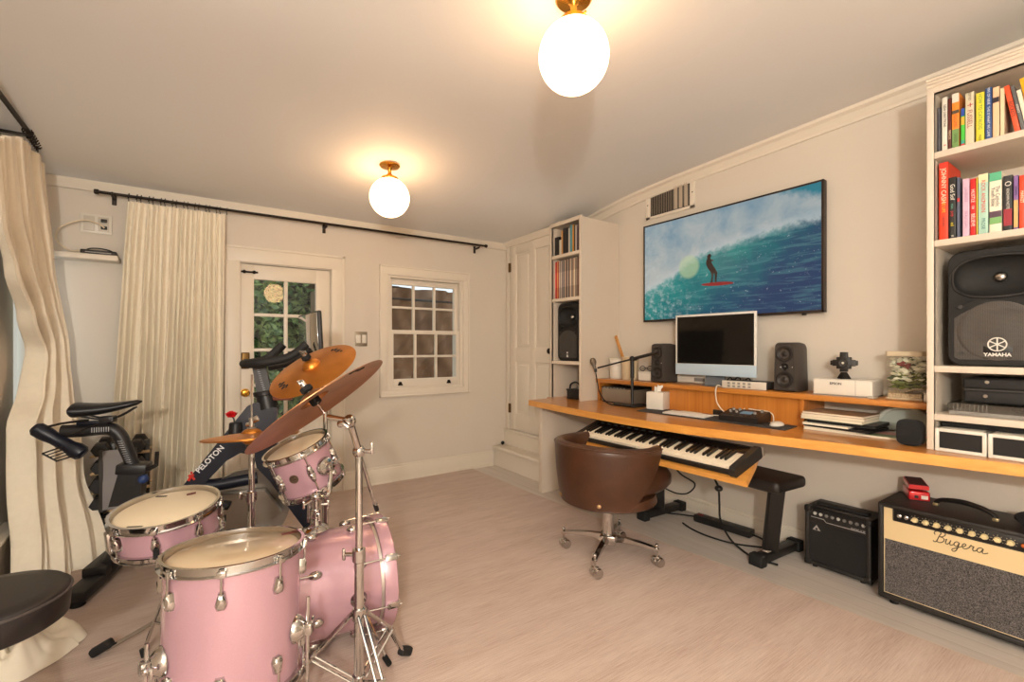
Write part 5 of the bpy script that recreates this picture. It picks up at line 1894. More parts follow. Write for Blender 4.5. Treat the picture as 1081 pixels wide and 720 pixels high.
MB().box(BX0 + .013, BX0 + .03, BY0 + .02, BY1 - .02, BZ0 + .022, .292).build('grille_cloth', g_.m, ba, True)
m = MB()
PI_ = M('cream_piping', (226, 204, 160), .45)
m.tube([(BX0 + .0135, BY1 - .0215, BZ1 - .022), (BX0 + .0135, BY1 - .0215, BZ0 + .0255), (BX0 + .0135, BY0 + .0215, BZ0 + .0255), (BX0 + .0135, BY0 + .0215, BZ1 - .022)], .0022, 6)
m.build('piping', PI_, ba, True)
PZ0, PZ1 = .386, .440
MB().box(BX0 + .007, BX0 + .02, BY0 + .05, BY1 - .052, PZ0 - .006, PZ1 + .001, .006, 3).build('panel_frame', DGREY, ba, True)
MB().box(BX0 + .0055, BX0 + .015, BY0 + .056, BY1 - .058, PZ0, PZ1 - .004, .002).build('control_panel', M('panel_black', (14, 13, 13), .35), ba, True)
for k in range(2):
    p = Vector((BX0 + .0055, BY1 - .078 - .024 * k, .409))
    MB().lathe([(.0085, 0), (.0085, .004), (.0048, .006), (.0048, .002), (0, .002)], p, (-1, 0, 0), 16).build('input_jack', CHROME, ba, True)
for k in range(9):
    p = Vector((BX0 + .0055, BY1 - .132 - .036 * k, .4075))
    m = MB().lathe([(0, 0), (.0115, 0), (.010, .006), (.009, .012), (0, .013)], p, (-1, 0, 0), 18)
    m.obox(p + Vector((-.012, 0, 0)), (.014, .021, .006), Euler((.5 * math.sin(k * 2.1), 0, 0)), .002)
    m.build('chicken_head_knob', M('ivory_knob', (226, 208, 160), .35), ba, True)
m = MB()
for k in range(9):
    y = BY1 - .132 - .036 * k
    for j in range(7):
        a = R(-30 + 40 * j)
        m.obox((BX0 + .0053, y + .0165 * math.cos(a), .4085 + .0165 * math.sin(a)), (.0008, .004, .0012), Euler((a, 0, 0)))
m.build('dial_marks', M('dial_white', (206, 196, 170), .5), ba, True)
MB().sphere((BX0 + .004, BY1 - .132 - .036 * 9 + .002, .408), .008, n=14).build('jewel_light', M('amber_jewel', (190, 96, 40), .15), ba, True)
SCR = M('script_black_bronze', (92, 80, 62), .35, .4)
strokes = [
    # B
    [(.10, .62), (.02, .70), (.03, .86), (.16, .97), (.34, .95), (.42, .84), (.36, .66), (.30, .40), (.24, .12), (.17, -.02), (.06, -.03), (.03, .06)],
    [(.34, .95), (.52, 1.0), (.66, .92), (.66, .74), (.52, .58), (.38, .52), (.56, .50), (.66, .36), (.60, .14), (.44, .0), (.28, .02), (.22, .12)],
    # u g e r a in one hand
    [(.74, .40), (.80, .46), (.76, .22), (.78, .06), (.88, .04), (.98, .20), (1.04, .44), (1.01, .20), (1.04, .04), (1.14, .06), (1.26, .20)],
    [(1.52, .40), (1.40, .46), (1.28, .34), (1.26, .14), (1.36, .04), (1.48, .14), (1.54, .42), (1.50, .0), (1.42, -.34), (1.28, -.46), (1.18, -.36), (1.28, -.20), (1.56, .02), (1.70, .14)],
    [(1.70, .14), (1.86, .24), (1.92, .38), (1.84, .46), (1.74, .34), (1.74, .14), (1.84, .02), (1.98, .06), (2.12, .22)],
    [(2.12, .22), (2.20, .46), (2.26, .38), (2.36, .40), (2.32, .20), (2.36, .04), (2.46, .06), (2.56, .16)],
    [(2.86, .40), (2.74, .46), (2.60, .34), (2.56, .14), (2.66, .03), (2.78, .12), (2.88, .42), (2.85, .16), (2.90, .03), (3.02, .06), (3.16, .16)],
]
for sk in strokes:
    pts = [(BX0 + .0118, .606 - .0525 * (a + .10 * b), .3360 + .047 * b) for a, b in sk]
    MB().tube(pts, .0019, 6, 5).build('script_stroke', SCR, ba, True)
hc_ = [(2.742, .628, .457), (2.742, .625, .472), (2.735, .60, .487), (2.722, .535, .497), (2.705, .47, .490), (2.695, .436, .474), (2.694, .432, .457)]
MB().tube(hc_, [.009, .009, .010, .011, .010, .009, .009], 10, 6).build('handle', BLACK, ba, True)
for y, x_ in ((.628, 2.742), (.432, 2.694)):
    MB().box(x_ - .012, x_ + .012, y - .009, y + .009, .4545, .467, .003).build('handle_cap', M('cap_brass', (190, 172, 130), .3, .8), ba, True)
m = MB()
for x_ in (BX0 + .04, BX1 - .04):
    for y in (BY0 + .05, BY1 - .05):
        m.cyl((x_, y, 0), (x_, y, BZ0 + .002), .017, n=14)
m.build('rubber_foot', RUBBER, ba, True)
MB().sphere((BX0 + .03, BY1 - .035, BZ1 + .001), .007, (1, 1, .4), 12).build('top_screw', DGREY, ba, True)

# red pedal on the amplifier
r = T('effects_pedal', 'red metal effects pedal standing on top of the big amplifier', 'pedal', (2.80, .712, .4555), (0, 0, .45))
RED = M('red_enamel', (206, 22, 30), .28, .2, var=.06, coat=.5)
MB().box(-.062, .062, -.038, .038, .003, .044, .006, 3).build('body', RED, r)
m = MB()
m.prism([(-.052, .052), (.062, .062), (.062, .080), (-.052, .070)], (0, .036, 0), (1, 0, 0), (0, 0, 1), .072)
m.build('treadle', RED, r)
m = MB().prism([(-.048, .0712), (.060, .0806), (.060, .0836), (-.048, .0742)], (0, .031, 0), (1, 0, 0), (0, 0, 1), .062)
m.build('rubber_tread', M('dark_tread', (60, 16, 18), .7), r)
m = MB().box(.0, .03, -.028, .028, .04, .06)
m.build('hinge_block', BLACK, r)
MB().box(-.0632, -.061, -.030, -.006, .012, .028).build('label_plate', WHITEP, r)
MB().box(-.0632, -.061, .004, .018, .014, .026).build('side_jack', BLACK, r)
MB().box(-.058, .058, -.034, .034, 0, .004).build('base_plate', BLACK, r)
# black pouch at the end of the amplifier top
r = T('black_pouch', 'crumpled black pouch on the right end of the big amplifier top', 'pouch', (2.70, .318, .4558))
mb = MB().sphere((0, 0, .028), .052, (1.1, 1.25, .55), 24)
mb.v = [Vector((p.x + .006 * math.sin(60 * p.y), p.y + .005 * math.sin(50 * p.x), max(0.0, p.z + .006 * math.sin(70 * p.x + 40 * p.y)))) for p in mb.v]
mb.build('cloth', M('black_cloth', (20, 19, 19), .9, bump=.3), r)

# ------------------------------------------------------------------ power strip and cords
r = T('power_strip', 'black power strip lying on the boards under the desk', 'power strip', (2.81, 1.68, 0), (0, 0, R(4)))
MB().box(-.035, .035, -.185, .185, .004, .044, .006).build('housing', BLACK, r)
for k in range(5):
    MB().box(-.018, .018, -.15 + .055 * k, -.115 + .055 * k, .0435, .0455, .001).build('socket', DGREY, r)
MB().box(-.030, .030, -.18, .18, 0, .0045).build('foot_strip', RUBBER, r)
MB().box(-.010, .010, .13, .165, .044, .049, .002).build('switch', M('red_switch', (120, 26, 22), .4), r)
tag(MB().tube([(2.26, 1.72, .555), (2.34, 1.665, .43), (2.48, 1.66, .345), (2.60, 1.79, .235), (2.66, 1.92, .19), (2.72, 2.06, .18)], .0045, 8, 6).build('extension_cable', RUBBER), 'thin black cord drooping behind the chair under the piano tray', 'cord')
r = T('extension_cable', 'black cord with a round plug block hanging from the tray to the floor', 'cord', (2.50, 1.52, 0))
MB().tube([(2.28, 1.43, .565), (2.30, 1.425, .47), (2.35, 1.43, .40), (2.40, 1.455, .30), (2.47, 1.49, .18), (2.58, 1.50, .05), (2.57, 1.42, .012), (2.54, 1.33, .0085), (2.56, 1.22, .0085)], .0058, 8, 6).build('cable', RUBBER, r, True)
MB().sphere((2.352, 1.43, .397), .021, (1, 1, .8), 16).build('plug_block', BLACK, r, True)
tag(MB().tube([(2.80, 1.875, .02), (2.76, 1.98, .012), (2.68, 2.10, .0075), (2.60, 2.18, .0075), (2.50, 2.22, .0075)], .0052, 8, 6).build('extension_cable', RUBBER), 'black cord running left from the power strip along the boards', 'cord')
tag(MB().tube([(2.66, 1.87, .0075), (2.62, 1.78, .0075), (2.60, 1.66, .0075), (2.62, 1.52, .0075), (2.68, 1.42, .0075), (2.75, 1.36, .0075), (2.80, 1.42, .018), (2.805, 1.485, .024)], .0055, 8, 6).build('extension_cable', RUBBER), 'black cord looping on the boards in front of the power strip', 'cord')
tag(MB().tube([(2.885, 1.20, .0062), (2.88, 1.10, .0062), (2.90, 1.0, .0062), (2.902, .93, .0062)], .005, 8, 6).build('extension_cable', RUBBER), 'black cord on the floor between the bench foot and the small amplifier', 'cord')
# ------------------------------------------------------------------ drum kit
def lug(r, x, y, z, a, hoop_z, sgn=1, long=False):
    """tension lug on the shell at angle a (local coords) with its rod up to the hoop"""
    n = Vector((math.cos(a), math.sin(a), 0))
    t = Vector((-n.y, n.x, 0))
    c = Vector((x, y, z))
    m = MB()
    # teardrop shaped casing
    out = [(-.010, -.022), (.010, -.022), (.015, -.008), (.011, .010), (.008, .024), (-.008, .024), (-.011, .010), (-.015, -.008)]
    o0 = [c - n * .001 + t * p + Vector((0, 0, q * sgn)) for p, q in out]
    o1 = [c + n * .012 + t * (p * .92) + Vector((0, 0, q * .92 * sgn)) for p, q in out]
    o2 = [c + n * .018 + t * (p * .5) + Vector((0, 0, q * .6 * sgn)) for p, q in out]
    N = len(out)
    fs = [tuple(2 * N + k for k in range(N)), tuple(reversed(range(N)))]
    for b in (0, N):
        for k in range(N):
            k2 = (k + 1) % N
            fs.append((b + k, b + k2, b + N + k2, b + N + k))
    m.add(o0 + o1 + o2, fs)
    lo = m.build('lug', CHROME, r, angle=50)
    p0 = c + n * .012 + Vector((0, 0, .018 * sgn))
    p1 = Vector((c.x + n.x * .012, c.y + n.y * .012, hoop_z + .006 * sgn))
    m = MB().cyl(p0, p1, .0032, n=8)
    m.cyl(p1 - Vector((0, 0, .004 * sgn)), p1 + Vector((0, 0, .008 * sgn)), .0062, n=8)
    m.build('tension_rod', CHROME, lo)
    return lo


def hoop(r, R_, z, sgn, nl, a0, mat=CHROME):
    """flanged metal hoop"""
    z0 = z
    prof = [(R_ + .002, z0 - .014 * sgn), (R_ + .015, z0 - .014 * sgn), (R_ + .016, z0 - .011 * sgn), (R_ + .006, z0 - .009 * sgn), (R_ + .0055, z0 + .008 * sgn), (R_ + .011, z0 + .010 * sgn), (R_ + .011, z0 + .012 * sgn), (R_ + .002, z0 + .012 * sgn), (R_ + .002, z0 - .014 * sgn)]
    m = MB().lathe(prof, n=72)
    for k in range(nl):
        a = a0 + 2 * PI * k / nl
        m.obox(((R_ + .013) * math.cos(a), (R_ + .013) * math.sin(a), z0 - .006 * sgn), (.014, .022, .018), Euler((0, 0, a)), .003)
    return m.build('hoop', mat, r, angle=40)


def drum(name, label, cat, R_, dep, nl, loc, rot, a0, head, double=True, reso=True, group=None):
    r = T(name, label, cat, loc, rot, group)
    m = MB().lathe([(R_ - .004, 0.008), (R_, 0.008), (R_, dep - .008), (R_ - .004, dep - .008)], n=72)
    m.build('shell', PINK, r)
    # head: film with rolled collar
    m = MB().lathe([(0, dep + .0015), (R_ - .012, dep + .0012), (R_ - .002, dep - .003), (R_ + .002, dep - .010)], n=72)
    m.build('batter_head', head, r, angle=60)
    if reso:
        MB().lathe([(0, -.001), (R_ - .01, -.001), (R_ + .002, .010)], n=72).build('resonant_head', HEAD, r, angle=60)
    hoop(r, R_, dep + .002, 1, nl, a0)
    hoop(r, R_, -.002, -1, nl, a0)
    for k in range(nl):
        a = a0 + 2 * PI * k / nl
        x, y = R_ * math.cos(a), R_ * math.sin(a)
        if double:
            lug(r, x, y, dep - .075, a, dep - .004, 1)
            lug(r, x, y, .075, a, .004, -1)
        else:
            zc = dep / 2
            lo = lug(r, x, y, zc, a, dep - .004, 1)
            p = Vector((x + .012 * math.cos(a), y + .012 * math.sin(a), 0))
            MB().cyl(p + Vector((0, 0, -.006)), p + Vector((0, 0, zc - .015)), .0032, n=8).build('tension_rod', CHROME, lo)
    return r


def face(px):
    pass


# --- floor tom
FTX, FTY, FTZ = .102, 1.583, .195
FR, FD = .176, .363
ft = drum('floor_tom', 'largest pink drum standing upright on three chrome legs in the foreground', 'drum', FR, FD, 8, (FTX, FTY, FTZ), align(Vector((0, 0, 1)) + CAMV * .075 - CAMX * .02), R(-104), CLEARHEAD, True, True)
for a, zt in ((R(-163), .63), (R(-30), .66), (R(95), .62)):
    n = Vector((math.cos(a), math.sin(a), 0))
    t = Vector((-n.y, n.x, 0))
    c = n * FR + Vector((0, 0, .125))
    m = MB().lathe([(.040, 0), (.040, .004), (.034, .016), (.022, .028), (0, .030)], c - n * .001, n, 28)
    m.obox(c + n * .034, (.03, .03, .034), Euler((0, 0, a)), .005)
    br = m.build('leg_bracket', CHROME, ft)
    m = MB().cyl(c + n * .034 + t * .0, c + n * .034 + t * .040, .0055, n=10)
    m.obox(c + n * .034 + t * .045, (.008, .010, .030), Euler((0, 0, a)), .003)
    m.sphere(c + n * .04 + t * .02, .010, n=10)
    m.build('wing_screw', CHROME, br)
    p = n * (FR + .034)
    m = MB().tube([p + Vector((0, 0, zt - .30 - FTZ + .05)), p + Vector((0, 0, -.08)), p + n * .012 + Vector((0, 0, -FTZ + .035))], .0055, 10)
    lg = m.build('leg', CHROME, ft)
    m = MB().cyl(p + n * .012 + Vector((0, 0, -FTZ + .0085)), p + n * .013 + Vector((0, 0, -FTZ + .05)), .016, .011, n=16, bev=.003)
    m.build('rubber_foot', RUBBER, lg)
MB().box(.150 - .018, .150 + .018, .064 - .011, .064 + .011, FD + .0019, FD + .0024).build('head_logo', M('logo_red_brown', (120, 56, 48), .5), ft)

# --- snare drum
sn = drum('snare_drum', 'shallow pink snare drum with a cream head, nearest the curtain', 'drum', .158, .105, 8, (-.063, 2.137, .465), align(Vector((0, 0, 1)) - CAMV * .15), R(-101), HEAD, False, True)
m = MB().box(.075 - .015, .075 + .015, .086 - .009, .086 + .009, .1072, .1076)
m.build('head_logo', M('logo_red_brown', (120, 56, 48), .5), sn)
m = MB().obox((-.085, -.10, .1075), (.05, .008, .0004), Euler((0, 0, R(-30))))
m.build('head_print', M('print_grey', (90, 80, 72), .6), sn)
m = MB().obox((-.02, .125, .1075), (.04, .010, .0004), Euler((0, 0, R(-30))))
m.build('head_print', M('print_black', (40, 36, 34), .6), sn)
a = R(-160)
n = Vector((math.cos(a), math.sin(a), 0))
MB().obox(n * .168 + Vector((0, 0, .055)), (.024, .036, .075), Euler((0, 0, a)), .006).build('strainer', CHROME, sn)
# snare stand
ss = T('snare_stand', 'low chrome tripod stand carrying the shallow snare drum', 'stand', (-.063, 2.137, .0085))
m = MB().cyl((0, 0, .10), (0, 0, .36), .012, n=14)
m.cyl((0, 0, .34), (0, 0, .40), .020, n=16, bev=.003)
m.build('tube', CHROME, ss)
for k in range(3):
    a = R(20 + 120 * k)
    d = Vector((math.cos(a), math.sin(a), 0))
    m = MB().tube([Vector((0, 0, .385)), d * .09 + Vector((0, 0, .405)), d * .170 + Vector((0, 0, .43)), d * .184 + Vector((0, 0, .455))], .006, 8)
    ar = m.build('basket_arm', CHROME, ss)
    MB().cyl(d * .184 + Vector((0, 0, .445)), d * .184 + Vector((0, 0, .475)), .009, n=10).build('rubber_grip', RUBBER, ar)
    m = MB().tube([Vector((0, 0, .30)), d * .105 + Vector((0, 0, .02))], .006, 8)
    m.tube([Vector((0, 0, .12)), d * .065 + Vector((0, 0, .13))], .005, 8)
    lg = m.build('leg', CHROME, ss)
    MB().cyl(d * .100 + Vector((0, 0, .0015)), d * .108 + Vector((0, 0, .03)), .012, n=12).build('rubber_foot', RUBBER, lg)

# --- bass drum (axis along +x)
BDX, BDY, BDZ, BR, BL = .270, 1.945, .232, .197, .375
bd = T('bass_drum', 'pink bass drum lying on its side behind the floor tom', 'drum', (BDX, BDY, BDZ), (R(90), 0, R(90 - 4)))
MB().lathe([(BR - .004, .02), (BR, .02), (BR, BL - .02), (BR - .004, BL - .02)], n=80).build('shell', PINK, bd)
for z, sg in ((0.0, -1), (BL, 1)):
    m = MB().lathe([(BR + .004, z - .026 * sg), (BR + .022, z - .026 * sg), (BR + .024, z - .022 * sg), (BR + .024, z + .020 * sg), (BR + .020, z + .024 * sg), (BR + .006, z + .024 * sg), (BR + .004, z - .026 * sg)], n=80)
    m.build('hoop', PINK, bd)
    MB().lathe([(BR - .004, z - .028 * sg), (BR + .0045, z - .036 * sg), (BR + .0055, z - .026 * sg), (BR + .003, z - .024 * sg)], n=80).build('head_rim', M('alloy_rim', (206, 200, 192), .3, .8), bd)
    MB().lathe([(0, z + .004 * sg), (BR - .01, z + .003 * sg), (BR + .003, z - .006 * sg)], n=80).build('head', HEAD if sg < 0 else M('front_head_white', (226, 216, 200), .4), bd)
for k in range(8):
    a = R(12 + 45 * k)
    n = Vector((math.cos(a), math.sin(a), 0))
    for z, sg in ((BL, 1), (0, -1)):
        m = MB().obox(n * (BR + .026) + Vector((0, 0, z + .004 * sg)), (.014, .026, .046), Euler((0, 0, a)), .004)
        m.obox(n * (BR + .016) + Vector((0, 0, z + .027 * sg)), (.026, .020, .006), Euler((0, 0, a)), .002)
        cw_ = m.build('claw', CHROME, bd)
        m = MB().cyl(n * (BR + .022) + Vector((0, 0, z - .105 * sg)), n * (BR + .030) + Vector((0, 0, z + .036 * sg)), .0034, n=8)
        m.build('tension_rod', CHROME, cw_)
        m = MB().sphere(n * (BR + .010) + Vector((0, 0, z - .110 * sg)), .016, (1, 1, 1.5), 14)
        m.build('lug', CHROME, bd)
# badge, mount plate, spurs
a = R(232)


def on_shell(a, z, h=0.0):
    return Vector((math.cos(a), math.sin(a), 0)) * (BR + h) + Vector((0, 0, z))


for a_, z_, nm in ((R(43), .17, 'badge'),):
    n = Vector((math.cos(a_), math.sin(a_), 0))
    m = MB().lathe([(0, 0), (.017, 0), (.017, .003), (.012, .004), (.006, .0035), (.005, .001), (0, .001)], on_shell(a_, z_), n, 28)
    m.build('badge', M('badge_ivory', (222, 204, 160), .35, .3), bd)
for sg in (1, -1):
    a_ = R(0 if sg > 0 else 180)
    n = Vector((math.cos(a_), math.sin(a_), 0))
    c = on_shell(a_, BL - .12)
    m = MB().lathe([(.030, 0), (.030, .006), (.022, .016), (0, .020)], c - n * .002, n, 28)
    m.sphere(c + n * .022, .014, n=12)
    sp_ = m.build('spur_bracket', CHROME, bd)
    p1 = c + n * .09 + Vector((0, -.205, .08))
    MB().tube([c + n * .02, p1], .006, 8).build('spur_leg', CHROME, sp_)
    MB().cyl(p1 + Vector((0, .02, -.01)), p1 + Vector((0, -.014, .008)), .010, n=12).build('rubber_tip', RUBBER, sp_)

# --- tom holder on the bass drum and rack tom
RTC = Vector((.437, 2.150, .572))      # rack tom bottom centre
RTA = Vector((-.37, -.045, .92)).normalized()
TR, TD = .124, .178
_sd = align(RTA).to_matrix().inverted() @ Vector((-.15, -1.0, 0))
RT_ANG = math.atan2(_sd.y, _sd.x)
rt = drum('rack_tom', 'small pink tom tilted above the bass drum, with a chrome mount on its side', 'drum', TR, TD, 6, RTC, align(RTA), RT_ANG + .12, HEAD, True, True)
inv = root_matrix(rt).inverted().to_3x3()
side = (inv @ Vector((-.15, -1.0, 0))).normalized()
ang = math.atan2(side.y, side.x)
n = Vector((math.cos(ang - .42), math.sin(ang - .42), 0))
MB().lathe([(0, 0), (.018, 0), (.018, .003), (.012, .0035), (.006, .002), (.004, .006), (0, .006)], n * TR + Vector((0, 0, TD * .52)), n, 28).build('air_vent_badge', M('badge_brown', (96, 78, 64), .35, .5), rt)
n2 = Vector((math.cos(ang + .62), math.sin(ang + .62), 0))
t2 = Vector((-n2.y, n2.x, 0))
c = n2 * TR + Vector((0, 0, TD * .46))
m = MB().lathe([(.040, 0), (.040, .005), (.034, .016), (.016, .024), (0, .025)], c - n2 * .001, n2, 32)
m.obox(c + n2 * .030, (.026, .034, .030), Euler((0, 0, math.atan2(n2.y, n2.x))), .006)
mb_ = m.build('mount_bracket', CHROME, rt)
m = MB().sphere(c + n2 * .034 + Vector((0, 0, -.03)), .014, n=12)
m.cyl(c + n2 * .034 + t2 * .012, c + n2 * .034 + t2 * .05, .005, n=8)
m.build('wing_screw', CHROME, mb_)
mp = root_matrix(rt) @ (c + n2 * .034)

th = T('tom_holder', 'chrome tom holder standing on the bass drum under the tilted tom', 'stand', (.41, 1.965, .432))
m = MB().lathe([(0, 0), (.048, 0), (.050, .006), (.040, .016), (.022, .024), (.018, .05), (0, .05)], n=28)
m.build('base_plate', CHROME, th)
m = MB().cyl((0, 0, .02), (0, 0, .135), .0125, n=16)
m.cyl((0, 0, .05), (0, 0, .085), .020, n=16, bev=.003)
m.build('pipe', CHROME, th)
tl = Vector(mp) - Vector(th.location)
m = MB().sphere((0, 0, .135), .021, n=16)
m.tube([(0, 0, .135), (tl.x * .7, tl.y * .7 - .012, .125), (tl.x, tl.y - .004, tl.z - .035), (tl.x, tl.y, tl.z + .01)], .0095, 10, 5)
m.build('l_rod', CHROME, th)
for (p, q) in (((0, -.03, .07), (0, -.055, .07)), ((-.02, -.02, .128), (-.05, -.03, .118)), ((.02, .0, .10), (.045, -.01, .10))):
    m = MB().cyl(p, q, .006, n=8)
    m.obox(Vector(q), (.010, .010, .032), None, .004)
    m.build('wing_bolt', CHROME, th)

m = MB().cyl((-.018, .028, .03), (-.018, .028, .112), .010, n=12)
m.build('second_pipe', CHROME, th)


# --- cymbals
def cymbal(name, label, rad, c, nrm, mat, bell=.030, bow=.022, group=None):
    r = T(name, label, 'cymbal', c, align(nrm), group)
    br_ = rad * .21
    pr = []
    for k in range(7):
        a = PI / 2 * k / 6
        pr.append((max(.006, br_ * math.sin(a)), bow + bell * math.cos(a) ** 1.2))
    for k in range(1, 13):
        t = k / 12
        pr.append((br_ + (rad - br_) * t, bow * (1 - t ** 1.7)))
    th_ = .0016
    prof = pr + [(rad, -th_)] + [(a, b - th_) for a, b in reversed(pr)] + [pr[0]]
    MB().lathe(prof, n=96).build('disc', mat, r, angle=30)
    return r


def cym_logo(r, rad, ang, size, below=False):
    m = MB()
    z = -.0005 if below else .012
    for k in range(5):
        a = ang + .09 * (k - 2)
        p = Vector((rad * math.cos(a), rad * math.sin(a), z))
        h_ = size * (1 if k % 2 else .7)
        m.obox(p, (h_, .004, .0012), Euler((0, 0, a + .25 * (-1) ** k)))
    return m.build('printed_logo', M('cymbal_print', (52, 36, 26), .6), r)


CC = Vector((.330, 1.540, .979))
CN = Vector((-0.493, 0.342, 0.790)).normalized()
crash = cymbal('crash_cymbal', 'large brown cymbal seen from underneath, tilted steeply in front', .236, CC, CN, CYMD)
CC2 = Vector((.435, 2.13, 1.065))
CN2 = Vector((-.50, -.26, .82)).normalized()
ride = cymbal('ride_cymbal', 'golden cymbal facing up, behind the large tilted brown one', .190, CC2, CN2, CYM)


def surf_logo(r, rad_frac, R_, ang, w_, below, bow=.022):
    """small printed scribble lying on the bow of a cymbal"""
    br_ = R_ * .21
    m = MB()
    pts = []
    for k in range(9):
        rr = R_ * rad_frac + w_ * .22 * math.sin(2.4 * k)
        a = ang + (k - 4) * w_ / 8 / (R_ * rad_frac)
        t = (rr - br_) / (R_ - br_)
        z = bow * (1 - t ** 1.7) + (-.0022 if below else .0006)
        pts.append((rr * math.cos(a), rr * math.sin(a), z))
    m.tube(pts, .0022, 5, 4)
    return m.build('printed_logo', M('cymbal_print', (48, 34, 26), .6), r)


def ang_of(root, v):
    d = root_matrix(root).inverted().to_3x3() @ Vector(v)
    return math.atan2(d.y, d.x)


surf_logo(crash, .78, .236, ang_of(crash, CAMX * .9 - CAMV * .3 + Vector((0, 0, .5))), .075, True)
surf_logo(ride, .70, .190, ang_of(ride, CAMX * .7 + CAMV * .8 + Vector((0, 0, .3))), .07, False)
surf_logo(ride, .72, .190, ang_of(ride, -CAMX * .8 - CAMV * .8), .07, False)
# black felts and wing nuts ride on the stands


def tilter_top(parent, c, nrm, z0, z1):
    """felt, sleeve and wing nut around a cymbal, along its normal; world coordinates"""
    nrm = Vector(nrm).normalized()
    MB().cyl(c + nrm * z0, c + nrm * z1, .0045, n=10).build('threaded_rod', CHROME, parent, True)
    MB().cyl(c + nrm * .055, c + nrm * .073, .019, n=18, bev=.003).build('felt', M('black_felt', (22, 21, 21), .95), parent, True)
    MB().cyl(c + nrm * .006, c + nrm * .030, .017, n=18, bev=.003).build('felt', M('black_felt', (22, 21, 21), .95), parent, True)
    a, b, _ = basis(nrm)
    m = MB().cyl(c + nrm * .073, c + nrm * .088, .010, n=12)
    q = nrm.to_track_quat('Z', 'Y').to_matrix()
    m.obox(c + nrm * .090, (.040, .006, .018), q, .003)
    m.build('wing_nut', CHROME, parent, True)


# boom stand of the large cymbal
PX_, PY_ = .452, 1.530
bs = T('cymbal_boom_stand', 'chrome boom cymbal stand on a double-braced tripod, right of the floor tom', 'stand', (PX_, PY_, .0085))
tilter_top(bs, CC, CN, -.03, .075)
tilt = CC - CN * .045
m = MB().cyl((PX_, PY_, .06), (PX_, PY_, .49), .0155, n=18)
m.build('lower_tube', CHROME, bs, True)
m = MB().cyl((PX_, PY_, .47), (PX_, PY_, .81), .0115, n=16)
m.build('upper_tube', CHROME, bs, True)
m = MB().cyl((PX_, PY_, .462), (PX_, PY_, .505), .021, n=18, bev=.003)
m.cyl((PX_, PY_, .485), Vector((PX_, PY_, .485)) - CAMX * .045, .007, n=10)
m.obox(Vector((PX_, PY_, .485)) - CAMX * .05, (.010, .014, .038), None, .004)
m.build('height_clamp', CHROME, bs, True)
cl = Vector((PX_, PY_, .822))
m = MB().sphere(cl, .021, n=16)
m.cyl(cl + CAMX * .01, cl + CAMX * .04, .007, n=10)
m.obox(cl + CAMX * .042 + Vector((0, 0, .01)), (.010, .012, .04), None, .004)
m.build('boom_clamp', CHROME, bs, True)
tp_ = tilt + CAMX * .070 - Vector((0, 0, .012))
dirb = (cl - tp_).normalized()
bend = cl + dirb * .245
m = MB().cyl(tp_, bend, .0062, n=10)
m.cyl(tp_ + dirb * .02, tp_ + dirb * .125, .0110, n=14)
bo = m.build('boom_arm', CHROME, bs, True)
MB().cyl(bend, bend + dirb * .03, .008, n=12).build('boom_end_cap', BLACK, bo, True)
m = MB().cyl(tp_, tilt, .0085, n=12)
m.sphere(tp_, .020, n=14)
m.cyl(tp_ - CAMV * .035, tp_ + CAMV * .02, .014, n=14, bev=.002)
m.obox(tp_ - CAMV * .048 + Vector((0, 0, -.006)), (.034, .010, .012), Euler((0, .6, R(-34.7))), .004)
m.sphere(tp_ - CAMX * .028 - Vector((0, 0, .010)), .012, n=12)
m.build('tilter', CHROME, bs, True)
m = MB().cyl((PX_, PY_, .272), (PX_, PY_, .312), .022, n=18, bev=.003)
m.build('leg_collar', CHROME, bs, True)
feet = [Vector((.672, 1.655, .0085)), Vector((.235, 1.64, .0085)), Vector((.470, 1.250, .0085))]
for fpt in feet:
    d = (fpt - Vector((PX_, PY_, .0085)))
    d.z = 0
    L_ = d.length
    d.normalize()
    n_ = Vector((-d.y, d.x, 0))
    t0 = Vector((PX_, PY_, .292)) + d * .022
    m = MB()
    for sgn in (-1, 1):
        m.tube([t0 + n_ * .010 * sgn, t0 + d * (L_ * .5) + Vector((0, 0, -.125)) + n_ * .010 * sgn, fpt + n_ * .006 * sgn + Vector((0, 0, .022)) - d * .03], .0052, 8)
    lg = m.build('leg', CHROME, bs, True)
    q = ((fpt + Vector((0, 0, .004))) - (fpt - d * .05 + Vector((0, 0, .034)))).to_track_quat('Z', 'Y').to_matrix()
    MB().obox(fpt - d * .018 + Vector((0, 0, .024)), (.030, .032, .064), q, .009, 3).build('rubber_foot', RUBBER, lg, True)
    b0_ = Vector((PX_, PY_, .075)) + d * .018
    b1_ = t0 + d * (L_ * .52) + Vector((0, 0, -.130))
    m = MB()
    for sgn in (-1, 1):
        m.tube([b0_ + n_ * .012 * sgn, b1_ + n_ * .012 * sgn], .0042, 8)
    m.cyl(b1_ - n_ * .018, b1_ + n_ * .018, .0055, n=8)
    m.build('brace', CHROME, bs, True)
MB().cyl((PX_, PY_, .055), (PX_, PY_, .095), .021, n=18, bev=.003).build('brace_collar', CHROME, bs, True)

